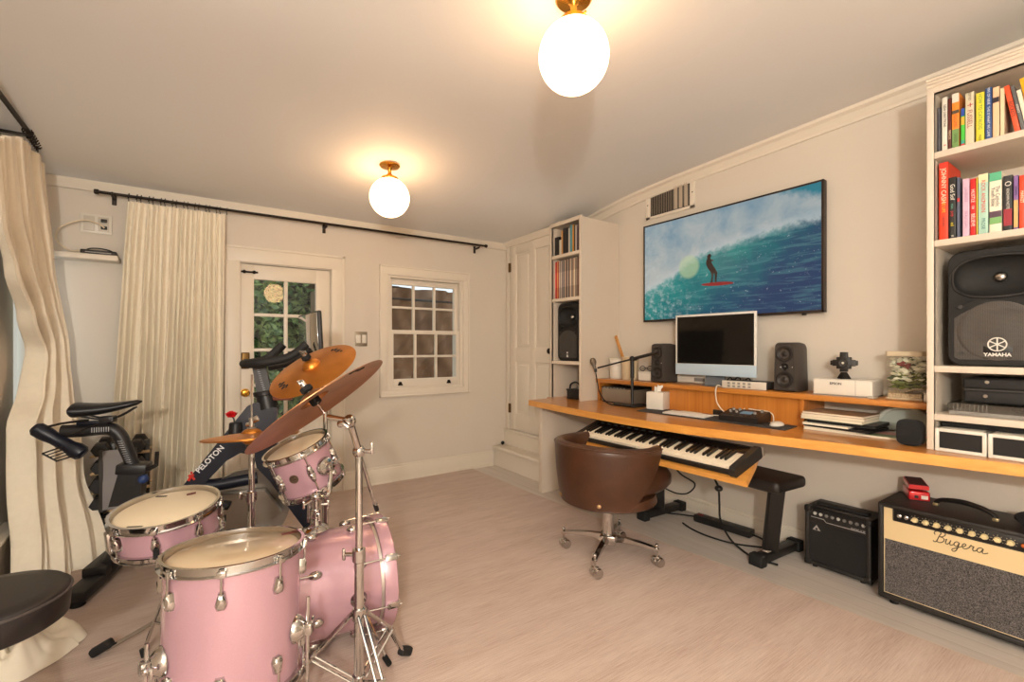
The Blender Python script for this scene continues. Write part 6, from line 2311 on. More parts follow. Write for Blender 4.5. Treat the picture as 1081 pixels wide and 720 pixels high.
# stand of the golden cymbal, rising behind the rack tom
gs = T('cymbal_stand', 'straight chrome stand behind the bass drum holding the golden cymbal', 'stand', (.52, 2.29, .0085))
tilter_top(gs, CC2, CN2, -.03, .075)
p0 = Vector((.52, 2.29, 0))
tp2 = CC2 - CN2 * .04
m = MB().cyl(p0 + Vector((0, 0, .05)), p0 + Vector((0, 0, .50)), .0145, n=16)
m.cyl(p0 + Vector((0, 0, .48)), p0 + Vector((0, 0, .94)), .0105, n=14)
m.cyl(p0 + Vector((0, 0, .475)), p0 + Vector((0, 0, .51)), .020, n=16, bev=.003)
m.build('tube', CHROME, gs, True)
m = MB().sphere(p0 + Vector((0, 0, .945)), .018, n=14)
m.tube([p0 + Vector((0, 0, .945)), (p0 + Vector((0, 0, .945)) + tp2) / 2 + Vector((0, 0, .006)), tp2], .0065, 8)
m.build('arm', CHROME, gs, True)
for k in range(3):
    a = R(40 + 120 * k)
    d = Vector((math.cos(a), math.sin(a), 0))
    lg = MB().tube([p0 + Vector((0, 0, .30)) + d * .02, p0 + d * .17 + Vector((0, 0, .02))], .007, 8).build('leg', CHROME, gs, True)
    MB().cyl(p0 + d * .165 + Vector((0, 0, .0085)), p0 + d * .172 + Vector((0, 0, .035)), .013, n=12).build('rubber_foot', RUBBER, lg, True)

# --- hi-hat
HX, HY = .205, 2.165
ht = cymbal('hi_hat_cymbal', 'upper golden hi-hat cymbal of the pair on the thin upright rod', .178, (HX, HY, .800), (-.01, .10, 1), CYM, .020, .012)
hb_ = cymbal('hi_hat_cymbal', 'lower golden hi-hat cymbal facing down, close beneath the upper one', .178, (HX, HY, .795), (.01, -.10, -1), CYM, .020, .012)
hs = T('hi_hat_stand', 'chrome hi-hat stand with a thin rod and footboard beside the snare drum', 'stand', (HX, HY, .0085))
m = MB().cyl((HX, HY, .06), (HX, HY, .56), .0155, n=16)
m.build('lower_tube', CHROME, hs, True)
m = MB().cyl((HX, HY, .54), (HX, HY, .76), .0115, n=16)
m.build('upper_tube', CHROME, hs, True)
m = MB().cyl((HX, HY, .53), (HX, HY, .575), .021, n=16, bev=.003)
m.cyl((HX, HY, .553), Vector((HX, HY, .553)) - CAMX * .04, .006, n=8)
m.obox(Vector((HX, HY, .553)) - CAMX * .045, (.012, .010, .034), None, .004)
m.build('height_clamp', CHROME, hs, True)
MB().cyl((HX, HY, .74), (HX, HY, 1.05), .0034, n=8).build('pull_rod', CHROME, hs, True)
m = MB().cyl((HX, HY, .834), (HX, HY, .872), .010, n=12)
m.obox(Vector((HX, HY, .868)) + CAMX * .016, (.028, .010, .024), Euler((0, -.5, R(-34.7))), .004)
m.obox(Vector((HX, HY, .846)) - CAMX * .010, (.026, .016, .014), Euler((0, 0, R(-34.7))), .004)
m.build('clutch', CHROME, hs, True)
MB().cyl((HX, HY, .826), (HX, HY, .836), .017, n=16).build('felt', M('grey_felt', (120, 112, 100), .95), hs, True)
MB().cyl((HX, HY, .755), (HX, HY, .768), .022, n=16).build('seat_cup', DGREY, hs, True)
for fpt in (Vector((-.285, 2.31, .0085)), Vector((.30, 2.47, .0085)), Vector((.24, 1.84, .0085))):
    base = Vector((HX, HY, 0))
    d = fpt - base
    d.z = 0
    L_ = d.length
    d.normalize()
    n_ = Vector((-d.y, d.x, 0))
    m = MB()
    top = base + Vector((0, 0, .24)) + d * .02
    for sgn in (-1, 1):
        m.tube([top + n_ * .011 * sgn, top + d * L_ * .5 + Vector((0, 0, -.11)) + n_ * .011 * sgn, fpt - d * .03 + Vector((0, 0, .018)) + n_ * .007 * sgn], .0055, 8)
    lg = m.build('leg', CHROME, hs, True)
    q = (d * .05 + Vector((0, 0, -.026))).to_track_quat('Z', 'Y').to_matrix()
    MB().obox(fpt - d * .012 + Vector((0, 0, .026)), (.034, .032, .075), q, .010, 3).build('rubber_foot', RUBBER, lg, True)
fd = Vector((-.55, -.35, 0)).normalized()
fb = Vector((HX, HY, .05)) + fd * .20
MB().obox(fb, (.26, .085, .012), Euler((0, R(10), math.atan2(fd.y, fd.x))), .004).build('footboard', STEEL, hs, True)
MB().obox(Vector((HX, HY, .014)) + fd * .20, (.28, .06, .008), Euler((0, 0, math.atan2(fd.y, fd.x))), .003).build('base_bar', STEEL, hs, True)

# --- throne
tx, ty, tz = -.445, 1.80, .50
dt = T('drum_throne', 'round black drum stool at the left edge of the picture', 'stool', (tx, ty, .0085))
m = MB().lathe([(0, tz - .088), (.150, tz - .088), (.162, tz - .080), (.166, tz - .03), (.166, tz - .014), (.158, tz - .002), (.12, tz + .002), (0, tz - .004)], (tx, ty, 0), n=64)
m.build('seat', M('throne_vinyl', (34, 30, 29), .38, var=.12, bump=.12, bscale=300), dt, True, angle=60)
MB().tube([(tx + .1665 * math.cos(2 * PI * k / 48), ty + .1665 * math.sin(2 * PI * k / 48), tz - .014) for k in range(48)], .0035, 6, closed=True).build('piping', M('throne_piping', (70, 62, 58), .4), dt, True)
MB().cyl((tx, ty, .10), (tx, ty, tz - .087), .018, n=16).build('post', CHROME, dt, True)
for k in range(3):
    a = R(200 + 120 * k)
    d = Vector((math.cos(a), math.sin(a), 0))
    c0 = Vector((tx, ty, 0))
    lg = MB().tube([c0 + Vector((0, 0, .27)) + d * .018, c0 + d * .19 + Vector((0, 0, .025))], .008, 8).build('leg', CHROME, dt, True)
    MB().cyl(c0 + d * .18 + Vector((0, 0, .0085)), c0 + d * .195 + Vector((0, 0, .04)), .014, n=12).build('rubber_foot', RUBBER, lg, True)
tag(MB().tube([(-.33, 2.13, .0135), (-.345, 2.06, .0135), (-.37, 2.01, .0135), (-.36, 1.95, .0135), (-.42, 1.88, .0135)], .0045, 8, 6).build('floor_cable', RUBBER), 'black cable on the rug beside the round drum stool', 'cable')
tag(MB().tube([(-.36, 1.50, .0135), (-.30, 1.62, .0135), (-.22, 1.70, .0135), (-.13, 1.69, .0135), (-.10, 1.60, .0135), (-.10, 1.48, .0135)], .0045, 8, 6).build('floor_cable', RUBBER), 'black cable looping on the rug left of the big pink drum', 'cable')
# ------------------------------------------------------------------ curtains and rods
def curtain(name, label, root_loc, path, pleats, amp0, amp1, ztop, zbot, rows=40, cols=220, flare=None):
    """path(u, v) -> (x, y, nx, ny): cloth centre line at height fraction v (0 top .. 1 bottom)"""
    r = T(name, label, 'curtain', root_loc)

    def f(u, v):
        x, y, nx, ny = path(u, v)
        amp = amp0 + (amp1 - amp0) * min(1, v * 1.6)
        ph = 2 * PI * pleats * (u + .016 * math.sin(9 * u + 2 * v) + .010 * math.sin(23 * u - 1.5 * v) + .004 * math.sin(47 * u + 3 * v))
        wv = math.sin(ph) + .30 * math.sin(2 * ph + 1.3 + 2.2 * v) + .28 * math.sin(.37 * ph + 3 * v)
        pinch = 1.0 if v > .045 else .55 + .45 * v / .045
        o = amp * pinch * wv
        z = ztop + (zbot - ztop) * v
        return (x + nx * o, y + ny * o, z)
    MB().grid(f, cols, rows).build('cloth', LIN, r, True, angle=80)
    return r


# back rod
RY, RZ_ = YB - .085, 2.122
rd = T('curtain_rod', 'long dark iron curtain rod across the back wall above door and window', 'curtain rod', (.95, RY, RZ_))
m = MB().cyl((-.475, RY, RZ_ - .004), (2.325, RY, RZ_ + .010), .0095, n=12)
m.build('rod', IRON, rd, True)
for x_ in (-.475, 2.325):
    m = MB().cyl((x_ - .012, RY, RZ_ + (.010 if x_ > 0 else -.004)), (x_ + .012, RY, RZ_ + (.010 if x_ > 0 else -.004)), .015, n=14, bev=.003)
    m.build('finial', IRON, rd, True)
for x_ in (-.40, .87, 2.245):
    m = MB().box(x_ - .012, x_ + .012, YB - .006, YB, RZ_ - .055, RZ_ + .015, .003)
    m.box(x_ - .007, x_ + .007, RY - .006, YB, RZ_ - .022, RZ_ - .010, .002)
    m.tube([(x_, RY - .014, RZ_ + .004), (x_, RY - .012, RZ_ - .012), (x_, RY, RZ_ - .016), (x_, RY + .012, RZ_ - .012)], .005, 8, 4)
    m.build('bracket', IRON, rd, True)
bc = curtain('curtain', 'cream linen curtain bunched on the back wall beside the glazed door', (-.10, RY, .02),
             lambda u, v: (-.325 - .145 * v ** .8 * (1 - u) + (.525 - .02 * v) * u + (.02 * math.sin(3 * v)) * (1 - u), RY + .002 + .012 * v, .10, 1.0), 18, .013, .031, RZ_ - .034, .03)
for k in range(18):
    x_ = -.318 + .52 * k / 17 + (.006 if k % 2 else -.004)
    m = MB().tube([(x_ + .003 * math.sin(a), RY + .0165 * math.cos(a), RZ_ - .003 + .0165 * math.sin(a)) for a in [2 * PI * q / 20 for q in range(20)]], .0024, 6, closed=True)
    m.cyl((x_, RY, RZ_ - .0225), (x_, RY, RZ_ - .036), .0026, n=6)
    m.build('curtain_ring', IRON, bc, True)

# left rod and curtain
LXR, LZR = -.665, 2.235
rd = T('curtain_rod', 'dark iron curtain rod along the left wall, cut by the picture edge', 'curtain rod', (LXR, 3.0, LZR))
MB().cyl((LXR, 1.2, LZR), (LXR, 3.46, LZR), .0105, n=12).build('rod', IRON, rd, True)
MB().cyl((LXR, 3.452, LZR), (LXR, 3.482, LZR), .016, n=14, bev=.003).build('finial', IRON, rd, True)
for y_ in (3.27, 1.6):
    m = MB().box(XL, XL + .007, y_ - .013, y_ + .013, LZR - .06, LZR + .015, .003)
    m.box(XL, LXR + .006, y_ - .007, y_ + .007, LZR - .024, LZR - .012, .002)
    m.tube([(LXR + .015, y_, LZR + .004), (LXR + .012, y_, LZR - .013), (LXR, y_, LZR - .017), (LXR - .012, y_, LZR - .012)], .005, 8, 4)
    m.build('bracket', IRON, rd, True)


def interp(tab, v):
    for (a, b), (c, d) in zip(tab[:-1], tab[1:]):
        if v <= c:
            t = (v - a) / (c - a)
            t = t * t * (3 - 2 * t)
            return b + (d - b) * t
    return tab[-1][1]


def lcloth(u, v):
    # near half sags off the last ring; lower down the cloth swings outwards and spreads on the floor
    near = interp([(0, 2.80), (.17, 2.84), (.26, 3.0), (.36, 3.25), (.45, 3.45), (.54, 3.36), (.63, 3.17), (.85, 3.08), (1, 3.02)], v)
    far = interp([(0, 3.66), (.3, 3.74), (.55, 3.75), (.85, 3.50), (1, 3.36)], v)
    fx = interp([(0, -.660), (.25, -.635), (.5, -.585), (.78, -.505), (1, -.40)], v)
    nx_ = interp([(0, -.655), (.6, -.655), (1, -.60)], v)
    y = near + (far - near) * u
    x = nx_ + (fx - nx_) * u ** 1.3
    amp = .012 + .030 * min(1, v * 1.8)
    ph = 2 * PI * 6.5 * (u + .05 * math.sin(4 * u + 1.5 * v))
    wv = math.sin(ph) + .35 * math.sin(2 * ph + 1.3 + 2.2 * v) + .45 * math.sin(.43 * ph + 2.4 * v)
    ztop = LZR - .040 - .165 * max(0, 1 - u / .55) ** 1.2
    zb = .012
    x = max(XL + .012, x + amp * wv - .02)
    return (x, y - .15 * amp * wv, ztop + (zb - ztop) * v)


lc = T('curtain', 'heavy cream linen curtain over the left window, spreading on the floor', 'curtain', (LXR, 3.4, .012))
MB().grid(lcloth, 170, 54).build('cloth', LIN, lc, True, angle=80)
for k in range(8):
    y_ = 3.25 + .20 * k / 7
    m = MB().tube([(LXR + .0175 * math.cos(a), y_ + .003 * math.sin(a), LZR - .003 + .0175 * math.sin(a)) for a in [2 * PI * q / 20 for q in range(20)]], .0026, 6, closed=True)
    m.cyl((LXR, y_, LZR - .022), (LXR, y_, LZR - .042), .0028, n=6)
    m.build('curtain_ring', IRON, lc, True)


def pool(u, v):
    a = u * 2 * PI
    rr = v
    rad = .135 + .035 * math.sin(3 * a + 1) + .03 * math.sin(5 * a) + .05 * math.exp(-((a - 5.9) ** 2) / .12)
    x = -.56 + rad * rr * math.cos(a) * 1.15
    y = 2.43 + rad * rr * math.sin(a) * 1.35
    z = .012 + .10 * (1 - rr ** 2.6) * (1 + .55 * math.sin(4 * a + 7 * rr)) + .09 * abs(math.sin(4.5 * a + 3 + 3 * rr)) * rr * (1 - rr) + .05 * abs(math.sin(8 * a - 4 * rr)) * rr * (1 - rr)
    return (x, y, max(.0095, z))


pr_ = T('floor_cloth', 'cream cloth crumpled on the rug at the lower left corner, behind the stool', 'cloth', (-.56, 2.43, .0085))
MB().grid(pool, 120, 30).build('cloth', LIN, pr_, True, angle=80)

# ------------------------------------------------------------------ wall plates, router
sw = T('switch_plate', 'double rocker light switch in a metal plate between door and window', 'switch', (1.165, YB, 1.10))
SX, SZ = 1.163, 1.232
m = MB().box(SX - .050, SX + .050, YB - .007, YB, SZ - .060, SZ + .060, .003)
m.build('plate', M('nickel_plate', (150, 140, 124), .35, .6), sw, True)
for dx in (-.023, .023):
    MB().box(SX + dx - .017, SX + dx + .017, YB - .011, YB - .005, SZ - .034, SZ + .034, .002).build('rocker', WHITEP, sw, True)

op = T('outlet_plate', 'white wall plate with two sockets below the left end of the curtain rod', 'outlet', (-.485, YB, 1.90))
OX, OZ = -.485, 1.935
MB().box(OX - .075, OX + .075, YB - .007, YB, OZ - .06, OZ + .06, .003).build('plate', WHITEP, op, True)
for dx in (-.034, .034):
    MB().box(OX + dx - .026, OX + dx + .026, YB - .010, YB - .005, OZ - .046, OZ + .046, .002).build('socket_insert', M('socket_white', (206, 198, 184), .4), op, True)
for dz in (.022, -.022):
    MB().box(OX + .022, OX + .052, YB - .024, YB - .008, OZ + dz - .010, OZ + dz + .010, .003).build('socket', BLACK, op, True)
tag(MB().tube([(OX + .04, YB - .03, OZ - .024), (OX + .01, YB - .045, OZ - .004), (OX - .06, YB - .05, OZ + .005), (OX - .155, YB - .05, OZ - .05), (OX - .175, YB - .055, OZ - .125), (OX - .12, YB - .06, OZ - .185), (OX - .06, YB - .055, OZ - .182), (OX - .01, YB - .05, OZ - .172)], .0045, 8, 6).build('white_cable', M('white_cable_wall', (222, 206, 178), .45)), 'white cable looping from the wall plate down to the black router', 'cable')
rt_ = T('router', 'flat black router with small lights lying on the narrow ledge', 'router', (-.465, YB - .055, 1.7285))
m = MB().obox((-.465, YB - .055, 1.7285 + .016), (.17, .085, .026), Euler((0, 0, .04)), .006)
m.build('case', BLACK, rt_, True)
MB().obox((-.465, YB - .099, 1.7285 + .014), (.12, .004, .006), Euler((0, 0, .04))).build('light_strip', GREYP, rt_, True)
MB().tube([(-.53, YB - .05, 1.755), (-.51, YB - .055, 1.770), (-.465, YB - .055, 1.775), (-.42, YB - .055, 1.768), (-.395, YB - .05, 1.755)], .004, 8, 5).build('cable', BLACK, rt_, True)

# ------------------------------------------------------------------ exercise bike
BA, BB = Vector((-.5, 3.05, 0)), Vector((.6, 2.80, 0))
BD = (BB - BA).normalized()
BN = Vector((BD.y, -BD.x, 0))           # towards the camera side
NAVY = M('navy_black_frame', (22, 26, 40), .36, .15, var=.12)
SATIN = M('satin_black', (25, 25, 28), .42, var=.1)
bk = T('exercise_bike', 'dark blue stationary exercise bike facing the back door, behind the drums', 'exercise bike', (.05, 2.93, .0085))


def bp(x, z, n=0.0):
    """point on the bike's own centre plane at world x, height z, offset n sideways"""
    t = (x - BA.x) / BD.x
    p = BA + BD * t + BN * n
    return Vector((p.x, p.y, z))


def strip(pts, w0):
    """closed outline in the bike plane, thick w0"""
    return [((p[0] - BA.x) / BD.x, p[1]) for p in pts]


def slab(pts, w0, name, mat, parent=bk, n=0.0, bev=0):
    o = BA - BN * (-n) 
    m = MB().prism(strip(pts, w0), BA + BN * (n - w0 / 2) , BD, (0, 0, 1), -w0 if False else w0)
    # prism extrudes along BD x Z = BN
    return m.build(name, mat, parent, True, angle=40)


def rtube(pts, r, name, mat, parent=bk, sm=6, n=12, fl=1.0):
    return MB().tube(pts, r, n, sm).build(name, mat, parent, True, angle=50)


# main frame: sloping beam with open triangle, lower tube, rear-to-front floor beams
slab([(-.06, .405), (.015, .395), (.165, .565), (.225, .600), (.285, .585), (.30, .515), (.365, .430), (.46, .265), (.575, .075), (.645, .075), (.53, .300), (.405, .560), (.385, .700), (.40, .83), (.30, .865), (.255, .845)], .075, 'frame_beam', NAVY)
rtube([bp(.01, .437), bp(.12, .435), bp(.30, .455)], .033, 'lower_tube', NAVY, n=16)
rtube([bp(-.245, .42), bp(-.06, .30), bp(.10, .20), bp(.33, .12)], .036, 'rear_beam', SATIN, n=16)
slab([(-.32, .385), (-.20, .385), (-.185, .575), (-.275, .575)], .085, 'seat_tube', SATIN)
# lettering along the sloping beam
d_ = (bp(.23, .73) - bp(-.02, .455)).normalized()
up = BN.cross(d_) * -1
up = d_.cross(BN) * -1
if up.z < 0:
    up = -up
MB().text('PELOTON', .037, bp(.092, .580, .0385), d_, up, .0008, bold=.0008).build('lettering', M('white_letter', (232, 232, 232), .4), bk, True)
m = MB().tube([bp(.000, .478, .039), bp(.010, .500, .039), bp(.022, .508, .039)], .007, 6, 4)
m.tube([bp(.000, .506, .039), bp(.016, .494, .039), bp(.026, .480, .039)], .006, 6, 4)
m.sphere(bp(.012, .518, .039), .006, n=8)
m.build('red_emblem', M('emblem_red', (206, 50, 40), .4), bk, True)
# saddle
m = MB()
ns = 26
vs, fs = [], []
nc = 18
for i in range(ns + 1):
    t = i / ns
    x_ = -.475 + .275 * t
    hw = .078 * (1 - t) ** .7 * (1 if t > .06 else (t / .06) ** .5) + .017 * min(1, (1 - t) * 14) * min(1, t * 12)
    zc = .856 + .030 * t + .012 * math.sin(PI * t) * -1 + .004
    th_ = (.026 * (1 - t) + .012) * min(1, t * 10 + .25) * min(1, (1 - t) * 9 + .3)
    for k in range(nc):
        a = 2 * PI * k / nc
        sz = math.sin(a)
        vs.append(bp(x_, zc + th_ * (sz if sz > 0 else sz * (1.0)), hw * math.cos(a)))
for i in range(ns):
    for k in range(nc):
        k2 = (k + 1) % nc
        fs.append((i * nc + k, i * nc + k2, (i + 1) * nc + k2, (i + 1) * nc + k))
fs += [tuple(range(nc)), tuple(ns * nc + k for k in range(nc))]
m.add(vs, fs)
m.build('saddle', M('saddle_vinyl', (22, 24, 30), .38, var=.1), bk, True, angle=60)
m = MB()
for sg in (-1, 1):
    m.tube([bp(-.43, .832, .03 * sg), bp(-.36, .812, .022 * sg), bp(-.30, .815, .020 * sg), bp(-.225, .862, .012 * sg)], .0045, 8, 4)
m.obox(bp(-.335, .808), (.06, .05, .030), Euler((0, 0, math.atan2(BD.y, BD.x))), .005)
m.build('saddle_rail', SATIN, bk, True)
# seat slider: horizontal tube turning down into the seat post
m = MB().tube([bp(-.505, .760), bp(-.44, .758), bp(-.36, .762), bp(-.315, .754), bp(-.285, .715), bp(-.262, .650), bp(-.232, .555)], [.031, .031, .031, .031, .031, .030, .028], 16, 6)
m.build('seat_post', SATIN, bk, True, angle=50)
m = MB().obox(bp(-.39, .795), (.12, .036, .016), Euler((0, 0, math.atan2(BD.y, BD.x))), .003)
m.build('slide_rail', NAVY, bk, True)
m = MB()
for k in range(14):
    p = bp(-.280 + .0035 * k, .700 - .0105 * k, .0305)
    m.obox(p, (.018, .001, .0022), Euler((0, 0, math.atan2(BD.y, BD.x))))
m.build('scale_marks', M('scale_silver', (176, 178, 182), .4), bk, True)
m = MB()
for k in range(8):
    m.obox(bp(-.385 + .009 * k, .762, .0312), (.003, .001, .024), Euler((0, 0, math.atan2(BD.y, BD.x))))
m.build('size_marks', M('scale_silver', (176, 178, 182), .4), bk, True)
m = MB().obox(bp(-.232, .558), (.125, .10, .050), Euler((0, .10, math.atan2(BD.y, BD.x))), .008)
m.build('post_clamp', SATIN, bk, True)
m = MB().tube([bp(-.18, .550, .03), bp(-.145, .565, .05), bp(-.128, .575, .05)], .010, 8, 3)
m.tube([bp(-.130, .570, .05), bp(-.126, .640, .05)], .009, 8)
m.build('clamp_lever', BLACK, bk, True)
MB().sphere(bp(-.188, .505, .03), .024, (1, 1, 1), 14).build('knob', M('blue_knob', (40, 62, 110), .4), bk, True)
# rear weight holder: two stubby blue-black cylinders with a wire cage
m = MB().lathe([(0, 0), (.022, .004), (.033, .018), (.034, .06), (.028, .10), (.030, .17), (.038, .195), (.036, .225), (.024, .236), (0, .238)], bp(-.60, .790, .02), (bp(-.43, .655, .02) - bp(-.60, .790, .02)), 22)
m.build('hand_weight', NAVY, bk, True)
m = MB()
c0, c1, c2, c3 = bp(-.555, .668, .05), bp(-.505, .628, .05), bp(-.435, .650, .05), bp(-.485, .694, .05)
m.tube([c0, c1, c2], .004, 6)
m.tube([c3, c0], .004, 6)
for k in (1, 2, 3):
    t = k / 4
    m.tube([c0.lerp(c1, t), c3.lerp(c2, t)], .003, 6)
m.tube([bp(-.46, .745, .03), bp(-.40, .775, .03), bp(-.36, .79, .02)], .005, 6, 3)
m.tube([bp(-.585, .775, .03), bp(-.50, .80, .03), bp(-.40, .81, .02)], .006, 6, 3)
m.build('wire_cage', BLACK, bk, True)
# flywheel, guard, crank
fc = bp(.255, .300)
MB().lathe([(0, -.012), (.19, -.012), (.205, -.018), (.205, .018), (.19, .012), (0, .012)], fc, BN, 56).build('flywheel', M('flywheel_metal', (150, 146, 140), .3, .85, var=.1), bk, True)
slab([(.02, .395), (.34, .395), (.42, .27), (.36, .235), (.08, .19), (-.02, .22), (-.05, .33)], .05, 'grey_guard', M('guard_grey', (150, 142, 132), .3, .7, var=.15), n=.045)
m = MB().lathe([(0, -.02), (.085, -.02), (.10, -.01), (.10, .01), (.085, .02), (0, .02)], bp(.02, .285, .085), BN, 36)
m.build('chain_ring', BLACK, bk, True)
for sg, a in ((1, R(35)), (-1, R(215))):
    p0 = bp(.02, .285, .115 * sg)
    p1 = bp(.02 + .165 * math.cos(a), .285 + .165 * math.sin(a), .125 * sg)
    ck = MB().cyl(p0, p1, .013, .010, n=10).build('crank_arm', SATIN, bk, True)
    MB().obox(p1 + BN * (.055 * sg), (.10, .09, .022), Euler((0, .2, math.atan2(BD.y, BD.x))), .005).build('pedal', BLACK, ck, True)
# floor stabilisers
for x_, w_, nm in ((-.355, .25, 'rear_foot'), (.575, .27, 'front_foot')):
    c = bp(x_, .055)
    dv = Vector((.13, .45, 0)).normalized() if x_ < 0 else BN
    q = Euler((0, 0, math.atan2(dv.y, dv.x)))
    m = MB().obox(c, (w_ * 2, .085, .050), q, .010)
    if x_ < 0:
        m.obox(c + Vector((0, 0, .035)) + dv * .05, (.26, .10, .05), q, .010)
    fo = m.build(nm, SATIN, bk, True)
    for sg in (-1, 1):
        p = c + dv * (w_ - .03) * sg
        MB().cyl((p.x, p.y, .0085), (p.x, p.y, .034), .030, .024, n=18, bev=.004).build('levelling_foot', RUBBER, fo, True)
rtube([bp(-.335, .075), bp(-.28, .20), bp(-.25, .42)], .040, 'rear_upright', SATIN, n=16)
# head tube, handlebar post, bars
m = MB().cyl(bp(.352, .83), bp(.335, .905), .052, .046, n=24)
m.cyl(bp(.335, .90), bp(.331, .925), .056, n=24, bev=.004)
m.build('head_collar', SATIN, bk, True)
hp = slab([(.300, .91), (.368, .91), (.338, 1.075), (.275, 1.075)], .055, 'handlebar_post', SATIN)
m = MB()
for k in range(12):
    m.obox(bp(.334 - .0028 * k, .930 + .011 * k, .0282), (.012, .001, .002), Euler((0, 0, math.atan2(BD.y, BD.x))))
m.box(0, 0.0001, 0, 0.0001, 0, 0.0001) if False else None
m.build('scale_marks', M('scale_silver2', (176, 178, 182), .4), bk, True)
GR = M('grip_black', (27, 26, 27), .7, bump=.2)
for sg in (-1, 1):
    m = MB().tube([bp(.245, 1.078, .0), bp(.25, 1.076, .10 * sg), bp(.29, 1.082, .185 * sg), bp(.37, 1.090, .215 * sg), bp(.47, 1.115, .21 * sg), bp(.545, 1.180, .20 * sg)], [.020, .021, .021, .021, .021, .019], 14, 6)
    m.build('handlebar', GR, bk, True, angle=60)
    m = MB().tube([bp(.30, 1.085, .07 * sg), bp(.36, 1.110, .075 * sg), bp(.42, 1.175, .07 * sg)], .019, 14, 5)
    m.build('inner_grip', GR, bk, True, angle=60)
m = MB().obox(bp(.30, 1.075), (.10, .20, .045), Euler((0, 0, math.atan2(BD.y, BD.x))), .012)
m.build('bar_clamp', SATIN, bk, True)
# screen on its arm
m = MB().tube([bp(.35, 1.06), bp(.45, 1.08), bp(.56, 1.15)], [.028, .024, .020], 12, 5)
m.build('screen_arm', SATIN, bk, True)
sc_c = bp(.548, 1.175)
SQ = Euler((0, R(-3), 0))
MB().obox(sc_c + Vector((.012, 0, 0)), (.022, .520, .360), SQ, .008, 3).build('screen_housing', BLACK, bk, True)
t_ = NT('bike_screen_glass')
t_.p.inputs['Base Color'].default_value = (0.05, 0.045, 0.04, 1)
t_.p.inputs['Roughness'].default_value = 0.10
t_.p.inputs['Specular IOR Level'].default_value = 1.0
t_.p.inputs['Coat Weight'].default_value = 1.0
t_.p.inputs['Coat IOR'].default_value = 2.2
MB().obox(sc_c - Vector((.0005, 0, 0)), (.004, .500, .340), SQ, .002).build('screen_glass', t_.m, bk, True)
m = MB().obox(bp(.42, .885, -.02), (.10, .11, .030), Euler((0, 0, math.atan2(BD.y, BD.x))), .006)
m.build('phone_tray', M('tray_brown', (120, 64, 44), .5), bk, True)
m = MB().cyl(bp(.205, .700, .04), bp(.205, .765, .04), .034, .030, n=20, bev=.004)
m.build('bottle_holder', SATIN, bk, True)

# red rose standing in the bottle holder
rs_ = T('red_rose', 'bright red rose standing in the holder on the bike frame', 'flower', bp(.200, .7655, .045))
b0_ = bp(.200, .7655, .045)
MB().tube([b0_, b0_ + Vector((-.003, 0, .02)), b0_ + Vector((-.010, .0, .030))], .0035, 8, 3).build('stem', M('green_black_stem', (30, 40, 26), .6), rs_, True)
rc_ = b0_ + Vector((-.014, 0, .045))
m = MB()
for ring, (n_p, rad, tilt, sz) in enumerate(((3, .006, .25, .016), (5, .014, .6, .021), (6, .022, 1.0, .023))):
    for k in range(n_p):
        a = 2 * PI * k / n_p + ring * .5
        d = Vector((math.cos(a), math.sin(a), 0))
        tt = Vector((-d.y, d.x, 0))

        def pet(u, v, d=d, tt=tt, rad=rad, tilt=tilt, sz=sz):
            w_ = (u - .5) * 2
            h = v
            return rc_ + d * (rad * (.3 + .7 * h) + .010 * tilt * h * h - .006 * w_ * w_) + tt * (w_ * sz * (.5 + .5 * math.sin(PI * (.15 + .75 * h)))) + Vector((0, 0, -.016 + .036 * h - .016 * tilt * h * h))
        m.grid(pet, 6, 6)
m.build('petals', M('rose_red', (220, 20, 28), .55, var=.15), rs_, True, angle=80)

# ------------------------------------------------------------------ dumbbell rack
RKX0, RKX1, RKY = -.50, -.19, 3.60
rk = T('dumbbell_rack', 'narrow open rack of black dumbbells between the two curtains', 'rack', (-.30, RKY, .0085))
RAIL = M('pale_rail', (206, 176, 134), .4, .2)
for x_ in (RKX0 + .125, RKX1 - .03):
    MB().box(x_ - .014, x_ + .014, RKY - .03, RKY + .03, .0085, .60, .004).build('upright', BLACK, rk, True)
MB().box(RKX0 - .02, RKX1 + .02, RKY - .12, RKY - .09, .0085, .035, .004).box(RKX0 - .02, RKX1 + .02, RKY + .09, RKY + .12, .0085, .035, .004).box(RKX0 + .10, RKX0 + .15, RKY - .12, RKY + .12, .0085, .03, .004).box(RKX1 - .055, RKX1 - .005, RKY - .12, RKY + .12, .0085, .03, .004).build('base_frame', BLACK, rk, True)
levels = [.115, .225, .335, .445, .545]
for z in levels:
    m = MB()
    for dy in (-.065, .065):
        m.box(RKX0 + .03, RKX1 - .01, RKY + dy - .012, RKY + dy + .012, z - .014, z, .003)
    m.build('rail', RAIL, rk, True)
